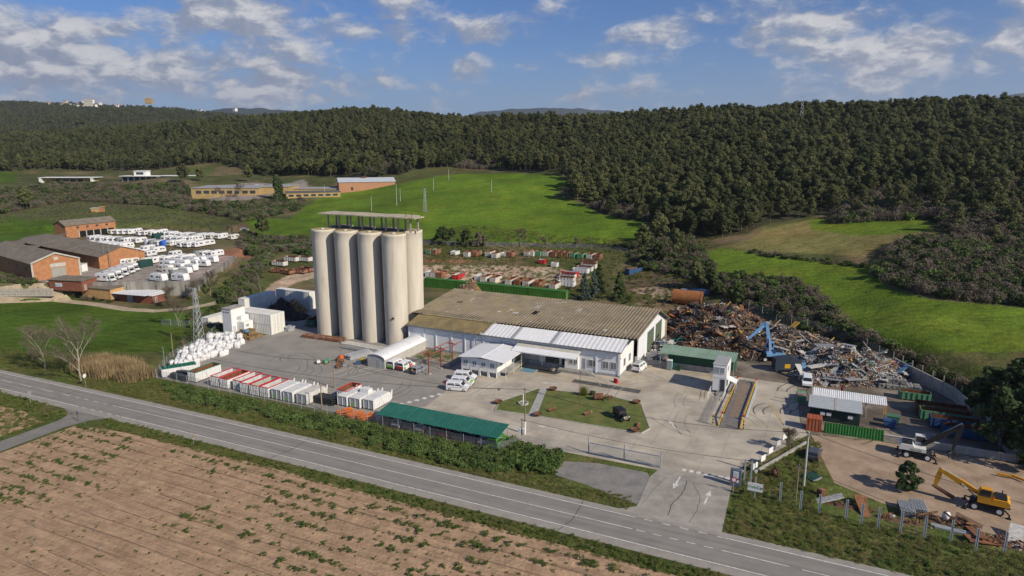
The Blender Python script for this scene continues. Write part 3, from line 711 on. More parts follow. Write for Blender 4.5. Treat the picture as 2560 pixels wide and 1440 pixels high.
mb = MB(); mb.prof([(.0, .02), (10.2, .02), (10.2, EH), (RV, EH), (0, EH)], -.25, 0, 'x'); gab = mb.build('gable_wall', m_panel, hall)
MB().prof([(.06, EH), (10.16, EH), (10.16, EH + .6), (RV, RH - .12), (.06, EH + .05)], -.22, -.03, 'x').build('gable_cladding', m_roofg, hall)
MB().b2(-.28, .03, -.03, 10.25, 0, .5).build('plinth', m_plinth, hall)
MB().b2(-52.5, .1, 9.9, 10.15, 0, 6.2).build('rear_partition', m_wall, hall)
def roof_sheets(u0, u1, a, b, n, m, pname, pitch=.9, depth=.05, par=hall):
    """one slope laid in n bays of ribbed sheets; a, b = (v, z) of the lower and upper edge"""
    for i in range(n):
        q0, q1 = u0 + (u1 - u0) * i / n, u0 + (u1 - u0) * (i + 1) / n - .02
        lift = rnd.uniform(0, .012)
        mb = MB(); mb.corr((q0, a[0], a[1] + lift), (q1 - q0, 0, 0), (0, b[0] - a[0], b[1] - a[1]), (0, -(b[1] - a[1]), b[0] - a[0]), max(1, int((q1 - q0) / pitch)), depth)
        mb.build(pname, m, par)
fa, fb2 = (-.45, EH - .02), (RV, RH + .02)
def lerp(p, q, t_): return (p[0] + (q[0] - p[0]) * t_, p[1] + (q[1] - p[1]) * t_)
# older brown front slope: rows of fibre-cement sheets
for r_ in range(3):
    roof_sheets(-52.9, -32.35, lerp(fa, fb2, r_ / 3), lerp(fa, fb2, (r_ + 1) / 3 + .01), 9, m_fibre3, 'roof_sheet', .7, .10)
roof_sheets(-32.2, -25.4, fa, fb2, 7, m_roofw, 'white_roof_sheet', .5); roof_sheets(-25.4, -24.4, fa, fb2, 1, m_roofg, 'rooflight_sheet', .5)
roof_sheets(-24.4, -16.0, fa, fb2, 8, m_roofw, 'white_roof_sheet', .5); roof_sheets(-16.0, -15.0, fa, fb2, 1, m_roofg, 'rooflight_sheet', .5)
roof_sheets(-15.0, .25, fa, fb2, 15, m_roofw, 'white_roof_sheet', .5)
MB().b2(-52.9, .3, -.60, -.46, EH - .30, EH - .02).build('gutter', m_trim, hall)
MB().prof([(-.5, EH - .14), (-.5, EH + .02), (RV, RH + .08), (RV, RH - .1)], .26, .36, 'x').build('verge_trim', m_trim, hall)
MB().prof([(RV - .2, RH + .02), (RV, RH + .10), (RV + .2, RH + .04)], -52.9, .3, 'x').build('ridge_cap', m_trim, hall)
# large brown roof behind, four courses of sheets in bays
BV0, BZ0, BV1, BZ1, BV2, BZ2 = 5.1, 7.10, 26.0, 9.0, 37.0, 4.6
NR = 8
rr = random.Random(4)
for r_ in range(NR):
    a = lerp((BV0, BZ0 + .02 * r_), (BV1, BZ1 + .02 * r_), r_ / NR); c = lerp((BV0, BZ0 + .02 * r_), (BV1, BZ1 + .02 * r_), (r_ + 1) / NR + .012)
    n = 18; us0, us1 = -55.0, 2.3
    for i in range(n):
        if r_ == 3 and i == 9: 
            q0, q1 = us0 + (us1 - us0) * (i + .42) / n, us0 + (us1 - us0) * (i + 1) / n - .02
        else: q0, q1 = us0 + (us1 - us0) * i / n, us0 + (us1 - us0) * (i + 1) / n - .02
        mm = m_fibre
        mb = MB(); lf = rr.uniform(0, .02)
        mb.corr((q0, a[0], a[1] + lf), (q1 - q0, 0, 0), (0, c[0] - a[0], c[1] - a[1]), (0, -(c[1] - a[1]), c[0] - a[0]), max(2, int((q1 - q0) / .75)), .13)
        mb.build('roof_sheet', mm, hall)
for k2 in range(26):   # patched sheets and rooflights
    v = rr.uniform(.05, .95); u = rr.uniform(-53, 0); L, Wd = rr.choice([(1.1, .8), (1.2, 1.5), (2.6, .9), (.5, .4), (.4, .5), (.6, .3)])
    p = lerp((BV0, BZ0), (BV1, BZ1), v); sl = (BZ1 - BZ0) / (BV1 - BV0)
    MB().prof([(p[0], p[1] + .16), (p[0] + L, p[1] + L * sl + .17), (p[0] + L, p[1] + L * sl + .215), (p[0], p[1] + .205)], u, u + Wd, 'x').build('patch_sheet', m_fibre2 if k2 else m_rust, hall)
MB().prof([(BV1, BZ1 + .1), (BV2, BZ2), (BV2, BZ2 - .15), (BV1, BZ1 - .1)], -55, 2.3, 'x').build('rear_roof', m_fibre, hall)
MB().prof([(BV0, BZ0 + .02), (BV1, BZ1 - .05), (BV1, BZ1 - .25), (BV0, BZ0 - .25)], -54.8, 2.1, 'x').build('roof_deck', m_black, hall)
MB().prof([(BV0 - .15, BZ0 - .08), (BV0 + .2, BZ0 - .08), (BV0 + .2, BZ0 + .12), (BV0 - .15, BZ0 + .12)], -51.5, -31.5, 'x').build('valley_gutter', mat('ochre_flashing', (.40, .33, .19), .8, .2, 1), hall)
MB().prof([(10.3, 0), (36.9, 0), (36.9, BZ2 - .2), (BV1, BZ1 - .3), (10.3, 7.2)], .9, 1.15, 'x').build('shed_gable', m_wall, hall)
for v in (18.0, 26.0): MB().b2(1.16, 1.22, v, v + 6.2, 0, 5.4).build('shed_door', mat('olive_door', (.10, .13, .085), .8, .15, 1), hall)
MB().b2(1.1, 1.5, 36.4, 36.9, 0, BZ2).build('corner_post', mat('ochre_post', (.42, .34, .18), .8, .1, 1), hall)
MB().b2(-55, 1, 36.7, 36.95, 0, BZ2 - .2).build('rear_wall', m_wall, hall)
MB().b2(-55, -54.7, 10, 36.9, 0, 6.8).build('side_wall', m_wall, hall)
# openings
def window(par, u0, u1, z0, z1, v=-.02, bars=5, face='v', dep=.05, gm=None):
    o = None
    if face == 'v':
        o = MB().b2(u0, u1, v - dep, v + .02, z0, z1).build('window', gm or m_glass, par)
        mb = MB(); t_ = .07
        mb.b2(u0 - t_, u1 + t_, v - dep - .03, v, z1, z1 + t_); mb.b2(u0 - t_, u1 + t_, v - dep - .05, v, z0 - t_, z0); mb.b2(u0 - t_, u0, v - dep - .03, v, z0, z1); mb.b2(u1, u1 + t_, v - dep - .03, v, z0, z1)
        mb.b2((u0 + u1) / 2 - .03, (u0 + u1) / 2 + .03, v - dep - .03, v - dep + .01, z0, z1); mb.build('frame', m_frame, o)
        if bars:
            mb = MB()
            for i in range(bars): q = u0 + (u1 - u0) * (i + .5) / bars; mb.b2(q - .015, q + .015, v - dep - .06, v - dep - .03, z0, z1)
            mb.build('bars', m_frame, o)
    else:
        o = MB().b2(v - .02, v + dep, u0, u1, z0, z1).build('window', gm or m_glass, par)
        mb = MB(); t_ = .07
        mb.b2(v, v + dep + .03, u0 - t_, u1 + t_, z1, z1 + t_); mb.b2(v, v + dep + .05, u0 - t_, u1 + t_, z0 - t_, z0); mb.b2(v, v + dep + .03, u0 - t_, u0, z0, z1); mb.b2(v, v + dep + .03, u1, u1 + t_, z0, z1)
        mb.b2(v, v + dep + .02, (u0 + u1) / 2 - .03, (u0 + u1) / 2 + .03, z0, z1); mb.build('frame', m_frame, o)
    return o
window(hall, -6.9, -5.2, 1.6, 3.0); window(hall, -3.7, -2.5, 1.6, 3.1); window(hall, -2.0, -.8, 1.6, 3.1)
window(hall, 2.6, 3.9, 1.7, 3.3, .0, 0, 'u'); window(hall, 6.6, 7.9, 1.7, 3.3, .0, 0, 'u')
d = MB().b2(-8.35, -7.6, -.06, .02, .9, 3.1).build('door', mat('grey_door', (.27, .28, .29), .6, .08, 2), hall); MB().b2(-7.72, -7.66, -.11, -.06, 1.9, 2.05).build('handle', m_trim, d)
MB().b2(-34.2, -30.6, -.05, .02, .1, 4.2).build('sliding_door', m_wall, hall); MB().b2(-30.6, -22.9, -.045, .02, .1, 3.9).build('sliding_door', mat('bluegrey_door', (.30, .33, .35), .7, .1, 1), hall)
# loading dock recess
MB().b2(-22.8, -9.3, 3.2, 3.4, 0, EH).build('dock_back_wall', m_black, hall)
MB().b2(-22.8, -9.3, .0, 3.2, .0, 1.05).build('dock_floor', m_plinth, hall)
MB().b2(-22.8, -18.4, .4, .55, 1.06, 4.1).build('dock_shutter', mat('pale_shutter', (.50, .50, .49), .7, .08, 1), hall)
for u in (-18.3, -17.4, -13.6, -12.5): MB().b2(u, u + .5, .0, .45, 1.05, 4.12).build('dock_pier', m_wall, hall)
mb = MB()
for z in (1.55, 2.05): mb.tube((-17, -.1, z), (-12.2, -.1, z), .03)
for u in (-17, -14.6, -12.2): mb.tube((u, -.1, 1.05), (u, -.1, 2.05), .03)
mb.build('dock_rail', m_steel, hall)
cab = MB().b2(-12.0, -9.0, -.9, .0, .7, 3.5).build('dock_cabin', m_panel, hall)
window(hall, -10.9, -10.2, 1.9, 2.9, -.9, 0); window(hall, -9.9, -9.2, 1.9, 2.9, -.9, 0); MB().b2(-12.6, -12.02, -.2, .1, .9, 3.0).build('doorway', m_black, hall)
mb = MB(); mb.b2(-13.2, -5.9, -2.1, -.15, 0, .62); mb.build('dock_step_slab', mat('step_concrete', (.28, .27, .25), .9, .2, 1), hall)
for i in range(4): MB().b2(-5.85 + i * .3, -5.55 + i * .3, -1.9, -.9, 0, .62 - .15 * i).build('step', m_block, hall)
MB().corr((-23.4, -4.1, 4.05), (14.8, 0, 0), (0, 2.3, .45), (0, -.45, 2.3), 34, .045).build('dock_canopy', m_roofw, hall)
MB().b2(-23.4, -8.6, -4.16, -4.06, 3.86, 4.06).build('canopy_fascia', m_frame, hall)
MB().prof([(-4.1, 3.95), (-1.8, 4.4), (0, 4.75), (0, 4.6), (-1.8, 4.25), (-4.1, 3.85)], -8.66, -8.58, 'x').build('canopy_bracket', m_frame, hall)
MB().quad((-23.4, -1.8, 4.47), (-8.6, -1.8, 4.47), (-8.6, 0, 4.85), (-23.4, 0, 4.85)).build('canopy_back', mat('canopy_grey', (.50, .48, .42), .8, .2, 1), hall)
for u in (-23.2, -20.9): MB().tube((u, -3.9, 0), (u, -3.9, 3.9), .05).build('canopy_post', mat('yellow_post', (.55, .42, .08), .7, .1, 1), hall)
for u in (-34.5, -20.2): MB().tube((u, -.25, 0), (u, -.25, EH - .2), .06).build('downpipe', m_frame, hall)
MB().box((-32.4, -.7, EH + .25), (.5, .12, .5)).build('satellite_dish', m_frame, hall)
for u, v in ((-2.9, -.3), (-.1, .15)): MB().box((u, v, 4.1), (.5, .3, .2)).build('floodlight', m_steel, hall)
# ------------------------------------------------------------------ site office
off = thing('site_office', 'white prefabricated office on concrete stilts with a shallow white roof', 'office cabin', W(0, 0), SA)
OU0, OU1, OV0, OV1 = -31.6, -23.2, -11.4, -1.6
MB().b2(OU0, OU1, OV0, OV1, 1.05, 3.7).build('cabin_walls', m_panel, off)
for i in range(5): MB().b2(OU0 + i * 2.1 - (.1 if i else 0), OU0 + i * 2.1 + .35 - (.35 if i == 4 else 0), OV0 - .03, OV0 + .3, 0, 3.72).build('panel_post', m_frame, off)
MB().b2(OU0 + .3, OU1 - .2, OV0 + .6, OV1, 0, 1.04).build('underfloor', m_plinth, off)
MB().b2(OU1 - .02, OU1 + .03, OV0 + .2, OV1, .06, 1.03).build('side_plinth', m_plinth, off)
m_wglass = mat('office_glass', (.18, .22, .26), .15, .1, 1, spec=.6)
for i in range(4): window(off, OU0 + .65 + i * 2.1, OU0 + 1.6 + i * 2.1, 2.1, 3.0, OV0, 0, gm=m_wglass)
for v in (-9.6, -5.2): window(off, v, v + 1.0, 2.1, 3.0, OU1, 0, 'u', gm=m_wglass)
d = MB().b2(OU1, OU1 + .05, -3.9, -3.0, 1.2, 3.25).build('door', m_glass, off); MB().b2(OU1 + .05, OU1 + .1, -3.1, -3.05, 2.0, 2.15).build('handle', m_trim, d)
RU0, RU1 = OU0 - .5, OU1 + 2.3
for u0, u1, z0, z1 in ((RU0, (RU0 + RU1) / 2, 3.72, 4.25), ((RU0 + RU1) / 2, RU1, 4.25, 3.72)):
    for i in range(5):
        a, c = u0 + (u1 - u0) * i / 5, u0 + (u1 - u0) * (i + 1) / 5 - .015; za, zc = z0 + (z1 - z0) * i / 5, z0 + (z1 - z0) * (i + 1) / 5
        MB().prof([(a, za), (c, zc), (c, zc + .07), (a, za + .07)], OV0 - .7, OV1 + .3).build('roof_panel', m_roofw, off)
MB().prof([((RU0 + RU1) / 2 - .2, 4.26), ((RU0 + RU1) / 2 + .2, 4.26), ((RU0 + RU1) / 2, 4.38)], OV0 - .72, OV1 + .3).build('ridge_cap', m_frame, off)
wk = MB().b2(OU1 + .05, OU1 + 2.1, OV0 + 1.6, OV1, .75, 1.0).build('side_walkway', m_block, off)
mb = MB()
for v in np.linspace(OV0 + 1.6, OV1, 6): mb.tube((OU1 + 2.05, v, 1.0), (OU1 + 2.05, v, 2.0), .03)
for z in (1.5, 2.0): mb.tube((OU1 + 2.05, OV0 + 1.6, z), (OU1 + 2.05, OV1, z), .03)
mb.build('handrail', m_steel, off)
for v in (OV0 + .1, OV0 + 4, OV0 + 8): MB().tube((OU1 + 2.1, v, 0), (OU1 + 2.1, v, 3.75), .05).build('roof_post', m_frame, off)
# ------------------------------------------------------------------ barrel-vault store
bv = thing('vaulted_store', 'low grey store with a white ribbed barrel roof beside the silos', 'shed', W(-52.3, -16.6), SA)
MB().b2(0, 4.5, 0, .2, 0, 2.2).build('front_wall', mat('grey_render', (.36, .36, .345), .9, .1, 1), bv)
MB().b2(4.3, 4.5, .2, 18.2, 0, 2.2).build('side_wall', mat('beige_block', (.42, .40, .36), .9, .1, 1), bv); MB().b2(0, .2, .2, 18.2, 0, 2.2).build('side_wall', m_block, bv)
for i in range(8):
    n = 10; mb = MB(); vs = []
    for k2, y in enumerate((i * 2.25 - .2, i * 2.25 + 2.06)):
        for j in range(n + 1):
            a = math.pi * j / n; vs.append((2.25 - 2.45 * math.cos(a), y, 2.15 + 1.0 * math.sin(a) + .02 * (i % 2) + (.25 if i > 4 else 0) * 0))
    mb.add(vs, [(j, j + 1, n + 2 + j, n + 1 + j) for j in range(n)]); mb.build('roof_panel', m_roofw, bv)
mb = MB()
mb.add([(2.25 - 2.4 * math.cos(math.pi * j / 10), .05, 2.15 + .97 * math.sin(math.pi * j / 10)) for j in range(11)], [tuple(range(11))]); mb.build('gable', mat('grey_render', None), bv)
d = MB().b2(2.6, 3.5, -.05, .01, 0, 1.95).build('door', m_steel, bv); MB().b2(3.38, 3.42, -.1, -.05, 1.0, 1.1).build('handle', m_trim, d)
# ------------------------------------------------------------------ weighbridge control tower
bt = thing('control_tower', 'narrow white two-storey weighbridge cabin with a ribbed grey roof', 'control cabin', W(19.0, -.6), SA)
MB().b2(0, 2.5, 0, 5.6, .5, 3.2).build('lower_cabin', m_panel, bt); MB().b2(-.04, 2.54, -.04, 5.64, 3.24, 6.0).build('upper_cabin', m_panel, bt)
MB().corr((-.1, -.1, 6.02), (2.7, 0, 0), (0, 5.8, 0), (0, 0, 1), 9, .05).build('roof', m_roofg, bt)
MB().b2(-.05, 2.55, -.05, 5.65, 3.16, 3.26).build('floor_band', m_frame, bt); MB().b2(-.12, 2.62, -.12, -.04, 5.85, 6.04).build('roof_fascia', m_frame, bt)
for a in ((.35, 1.15), (1.3, 2.1)): window(bt, a[0], a[1], 4.2, 5.3, -.05, 4, gm=m_wglass)
window(bt, 1.2, 2.6, 4.3, 5.3, 2.55, 0, 'u', gm=m_wglass)
d = MB().b2(1.45, 2.3, -.05, .02, .6, 2.9).build('door', m_glass, bt); MB().b2(1.5, 1.55, -.1, -.05, 1.6, 1.75).build('handle', m_trim, d)
for i in range(4): MB().b2(1.0, 2.6, -.9 - .35 * i, -.55 - .35 * i, 0, .55 - .13 * i).build('step', m_block, bt)
mb = MB()
for u in (-.2, 2.6):
    for z0 in (.0,):
        for k2 in range(6): mb.tube((u, -.3 - .8 * k2, .0), (u, -.3 - .8 * k2, 1.35 - .06 * k2), .035)
        for z in (.75, 1.35): mb.tube((u, -.3, z), (u, -4.3, z - .35), .035)
mb.build('handrail', m_frame, bt)
MB().prof([(2.55, 3.0), (4.4, 2.3), (4.4, 2.24), (2.55, 2.92)], .4, 3.0).build('side_awning', m_roofw, bt)
mb = MB(); mb.tube((4.2, .5, 0), (4.2, .5, 2.3), .04); mb.tube((4.2, 2.9, 0), (4.2, 2.9, 2.3), .04); mb.build('awning_post', m_frame, bt)
# ------------------------------------------------------------------ green shed
gs = thing('green_shed', 'long green corrugated shed on a low concrete wall beside the scrap heap', 'shed', W(0, 0), SA)
for i in range(8):
    a = 5.9 + 15.9 * i / 8
    MB().corr((a, 9.4, 3.55), (15.9 / 8 - .02, 0, 0), (0, 5.4, .55), (0, -.55, 5.4), 6, .05).build('roof_sheet', mat('pale_green_roof', (.20, .30, .22), .6, .1, .6, c2=(.25, .34, .27)), gs)
for i in range(7): MB().corr((7.6 + 2.0 * i, 11.3, 1.2), (1.98, 0, 0), (0, 0, 2.5), (0, -1, 0), 7, .07).build('wall_sheet', mat('green_sheet', (.035, .110, .065), .55, .12, .7), gs)
MB().b2(7.6, 21.6, 11.34, 14.6, 1.15, 3.6).build('shed_core', mat('green_core', (.03, .09, .055), .7, .1, 1), gs)
MB().b2(21.62, 21.7, 11.4, 14.6, .8, 3.8).build('end_sheet', mat('green_sheet', None), gs)
for u in (6.2, 21.6):
    for v in (9.7, 14.4): MB().tube((u, v, 0), (u, v, 3.6), .06).build('post', m_steel, gs)
cw = thing('boundary_wall', 'low grey concrete panel wall in front of the green shed', 'wall', W(0, 0), SA)
for i in range(9): MB().b2(1.6 + i * 2.0, 3.56 + i * 2.0, 11.0, 11.22, 0, 1.22 + .02 * (i % 2)).build('wall_panel', m_block, cw)
MB().b2(.3, 1.5, 10.6, 11.4, 0, 1.6).build('end_block', m_wall, cw)
# ------------------------------------------------------------------ transformer house and stacked white containers
tr = thing('transformer_house', 'tall white transformer house with vents near its flat top', 'transformer house', W(-101.3, -11.6), SA)
MB().b2(0, 3.1, 0, 4.6, .9, 7.0).build('walls', m_panel, tr); MB().b2(-.03, 3.13, -.03, 4.63, 0, .9).build('plinth', m_plinth, tr); MB().b2(-.12, 3.22, -.12, 4.72, 7.0, 7.15).build('roof', m_block, tr)
MB().b2(3.15, 5.6, 1.6, 4.6, 0, 3.6).build('annex', m_panel, tr); MB().b2(3.1, 4.2, 2.2, 4.6, 3.6, 5.0).build('annex_step', m_panel, tr)
for i in range(3): MB().box((.7 + i * .75, -.02, 6.2), (.28, .08, .28)).build('vent', m_black, tr)
MB().b2(3.08, 3.14, 1.7, 2.8, 3.9, 4.7).build('louvre', m_plinth, tr); MB().b2(5.58, 5.63, 2.2, 3.2, 2.3, 3.0).build('louvre', m_plinth, tr); MB().b2(3.08, 3.14, .4, 1.3, 1.0, 2.6).build('door', mat('pale_door', (.5, .51, .52), .6, .05, 1), tr)
# shipping container: ribbed sides, flat roof, doors on one end, corner posts
def container_kind(name, label, L, Wd, Hh, body, group, door_m=None):
    r_ = thing(name, label, 'container', (0, 0, 0), 0, group)
    MB().b2(.06, L - .06, .06, Wd - .06, .12, Hh - .04).build('body', body, r_)
    n = int(L / .56)
    for y, nr in ((.055, -1), (Wd - .055, 1)):
        MB().corr((.12, y, .16), (L - .24, 0, 0), (0, 0, Hh - .3), (0, nr, 0), n, .045).build('side_panel', body, r_)
    MB().corr((0.055, .12, .16), (0, Wd - .24, 0), (0, 0, Hh - .3), (-1, 0, 0), 4, .045).build('end_panel', body, r_)
    o = MB().b2(L - .06, L, .1, Wd / 2 - .02, .16, Hh - .14).build('door', door_m or body, r_); MB().tube((L + .02, Wd * .38, .2), (L + .02, Wd * .38, Hh - .2), .025).build('lock_rod', m_steel, o)
    o = MB().b2(L - .06, L, Wd / 2 + .02, Wd - .1, .16, Hh - .14).build('door', door_m or body, r_); MB().tube((L + .02, Wd * .62, .2), (L + .02, Wd * .62, Hh - .2), .025).build('lock_rod', m_steel, o)
    mb = MB()
    for x in (0, L - .14):
        for y in (0, Wd - .14): mb.b2(x, x + .14, y, y + .14, 0, Hh)
    for y in (0, Wd - .1):
        mb.b2(.14, L - .14, y, y + .1, .02, .16); mb.b2(.14, L - .14, y, y + .1, Hh - .14, Hh)
    for x in (0, L - .1): mb.b2(x, x + .1, .14, Wd - .14, .02, .16); mb.b2(x, x + .1, .14, Wd - .14, Hh - .14, Hh)
    mb.build('corner_frame', body, r_)
    MB().corr((.1, .1, Hh - .03), (L - .2, 0, 0), (0, Wd - .2, 0), (0, 0, 1), n, .025).build('roof_panel', body, r_)
    return Kind(r_)
m_cwhite = mat('white_container_paint', (.66, .65, .60), .65, .08, .7, c2=(.50, .47, .40), streak=True, thr=(.55, .85))
kw = container_kind('shipping_container', 'white shipping container', 12.0, 2.44, 2.6, m_cwhite, 'white stacked containers')
for z in (0.0, 2.62):
    lv = 'lower' if z == 0 else 'upper'
    kw.put(W(-102.2, -6.4) + (z,), SA, lv + ' white container of the stack behind the wooden crates', 'white stacked containers')
    kw.put(W(-102.2, -3.9) + (z,), SA, lv + ' white container of the rear stack facing the black spoil heap', 'white stacked containers')
    o = kw.put(W(-113.0, 19.2) + (z,), SA + R(0), lv + ' white container beyond the timber heap near the gravel track', 'white stacked containers')
    o.scale = (1.08, 1, 1)
for z in (0.0, 2.62):
    kw.put(W(-110.6, 4.6) + (z,), SA + R(90), ('lower' if z == 0 else 'upper') + ' dusty container with its side turned to the shaded heap', 'white stacked containers')
kw.put(W(-110.8, -8.0) + (0,), SA + R(90), 'short end white container with torn roof behind the transformer house', 'white stacked containers')
cur = MB()
m_grnc = mat('green_container_paint', (.045, .150, .020), .6, .15, .7, c2=(.07, .19, .03))
kg = container_kind('green_container', 'green shipping container', 12.85, 2.44, 3.0, m_grnc, 'green containers forming a long wall')
for i in range(4):
    kg.put(W(-87.6 + 13.0 * i, 62.2) + (0,), SA, ['green container at the silo end of the long container wall', 'second green container from the silos with timber piled before it', 'third green container from the silos in the long wall', 'green container at the conifer end of the long wall'][i], 'green containers forming a long wall')
# ------------------------------------------------------------------ works: skips, vehicles, machines, loads
def text_part(body, size, m, parent, loc, rot, ext=.01, name='lettering'):
    c = bpy.data.curves.new(name, 'FONT'); c.body = body; c.size = size; c.extrude = ext; c.align_x = 'LEFT'; c.materials.append(m)
    tmp = bpy.data.objects.new(name, c); col.objects.link(tmp); me = bpy.data.meshes.new_from_object(tmp.evaluated_get(bpy.context.evaluated_depsgraph_get())); bpy.data.objects.remove(tmp)
    me.materials.clear(); me.materials.append(m); o = obj(name, me, parent, loc); o.rotation_euler = rot; return o
m_tyre = mat('tyre_rubber', (.022, .022, .023), .9, .15, 3); m_rim = mat('wheel_rim', (.42, .43, .44), .4, .1, 3, metal=.4)
m_bwhite = mat('skip_white', (.66, .66, .64), .55, .06, 1.2, c2=(.52, .50, .46), thr=(.55, .85)); m_bgreen = mat('skip_green', (.10, .30, .17), .6, .12, 1.2, c2=(.16, .33, .2))
m_bred = mat('skip_red', (.48, .025, .035), .55, .1, 1.5); m_bteal = mat('rim_green', (.02, .15, .085), .55, .1, 1.5); m_bblue = mat('skip_blue', (.030, .085, .19), .6, .15, 1.2, c2=(.06, .11, .19))
m_inrust = mat('inside_rust', (.150, .062, .030), .9, .3, 1.3, c2=(.20, .09, .045)); m_inwhite = mat('inside_pale', (.50, .51, .50), .8, .12, 1.0, c2=(.36, .31, .26), thr=(.55, .8)); m_ingreen = mat('inside_greygreen', (.34, .38, .33), .8, .12, 1.0)
m_oxide = mat('skip_rusty', (.23, .10, .055), .85, .3, 1.3, c2=(.42, .37, .30), thr=(.5, .75)); m_grey = mat('mid_grey', (.22, .23, .24), .7, .1, 1)
m_wornw = mat('worn_white', (.58, .56, .51), .75, .14, 1.6, c2=(.30, .17, .09), thr=(.56, .78)); m_worng = mat('worn_green', (.12, .30, .16), .75, .14, 1.6, c2=(.27, .17, .10), thr=(.58, .8))
def skip_kind(name, label, L, Wd, Hh, body, rim, inner, group, ribs=6):
    """open roll-off skip: long axis +y, doors at y = 0"""
    r_ = thing(name, label, 'skip', (0, 0, 0), 0, group); t_ = .07
    MB().b2(0, Wd, 0, L, .18, .28).build('floor', inner, r_)
    for x0, x1 in ((0, t_), (Wd - t_, Wd)):
        mb = MB(); mb.b2(x0, x1, 0, L, .2, Hh)
        sx = -1 if x0 == 0 else 1
        for i in range(ribs):
            y = L * (i + .5) / ribs; xx = x0 - .09 if sx < 0 else x1
            mb.b2(xx, xx + .09, y - .05, y + .05, .25, Hh - .02)
        mb.build('side_wall', body, r_)
        MB().b2(x0 + t_ if x0 == 0 else x0 - .012, x0 + t_ + .012 if x0 == 0 else x0, t_, L - t_, .28, Hh - .02).build('lining', inner, r_)
    MB().b2(t_, Wd - t_, L - t_, L, .2, Hh).build('front_wall', body, r_); MB().b2(t_, Wd - t_, L - t_ - .012, L - t_, .28, Hh - .02).build('lining', inner, r_)
    for x0, x1 in ((.0, Wd / 2 - .015), (Wd / 2 + .015, Wd)):
        o = MB().b2(x0 + .02, x1 - .02, -.05, .03, .22, Hh - .02).build('door', body, r_)
        mb = MB()
        for q in (.12, .5, .88): xx = x0 + (x1 - x0) * q; mb.b2(xx - .045, xx + .045, -.11, -.05, .25, Hh - .05)
        mb.build('door_ribs', body, o)
        MB().b2((x0 + x1) / 2 - .3, (x0 + x1) / 2 - .2, -.115, -.11, .9, 1.25).build('reflector', mat('yellow_mark', (.6, .5, .05), .6, .1, 1), o)
    if rim is not None:
        mb = MB(); h = .13
        mb.b2(-.06, .10, -.06, L + .03, Hh - .02, Hh + h - .02); mb.b2(Wd - .10, Wd + .06, -.06, L + .03, Hh - .02, Hh + h - .02)
        mb.b2(.10, Wd - .10, -.06, .08, Hh - .02, Hh + h - .02); mb.b2(.10, Wd - .10, L - .1, L + .03, Hh - .02, Hh + h - .02); mb.build('rim', rim, r_)
    mb = MB()
    for x in (.35, Wd - .5): mb.b2(x, x + .15, .05, L - .05, .0, .18)
    mb.build('skid_rails', m_grey, r_)
    return Kind(r_)
SG = 'open skips lined up along the road fence'
k_gr = skip_kind('roll_off_skip', 'white skip with green rim and rusty inside beside the black bins', 6.4, 2.35, 2.15, m_bwhite, m_bteal, m_inrust, SG)
k_rr = skip_kind('roll_off_skip', 'white skip with red rim and rusty brown inside', 5.7, 2.2, 2.1, m_bwhite, m_bred, m_inrust, SG)
k_rw = skip_kind('roll_off_skip', 'white skip with red rim and pale clean inside', 5.7, 2.2, 2.1, m_bwhite, m_bred, m_inwhite, SG)
k_rg = skip_kind('roll_off_skip', 'white skip with red rim and grey green inside', 5.7, 2.3, 2.1, m_bwhite, m_bred, m_ingreen, SG)
def at_uv(u, v, z=0.0): return W(u, v) + (z,)
k_gr.put(at_uv(-80.0, -40.2), SA)
k_rw.put(at_uv(-73.5, -40.2), SA, 'white red-rimmed skip with pale inside after the gap by the green-rimmed one', SG)
k_rr.put(at_uv(-70.8, -40.3), SA, 'white red-rimmed skip with rusty brown inside between two pale ones', SG)
k_rw.put(at_uv(-67.5, -40.0), SA, 'white red-rimmed pale skip right after the rusty brown one', SG)
k_rw.put(at_uv(-65.1, -40.5), SA, 'white red-rimmed skip with pale floor stained rusty at its far end', SG)
k_rg.put(at_uv(-62.5, -40.6), SA, 'white red-rimmed skip with grey green inside', SG)
k_rw.put(at_uv(-59.8, -40.6), SA, 'white red-rimmed skip next to the closed white containers', SG)
o = k_rr.put(at_uv(-45.2, -35.6), SA, 'white red-rimmed skip behind the dark steel stack, half rusty inside', SG); o.scale = (1.05, .8, 1)
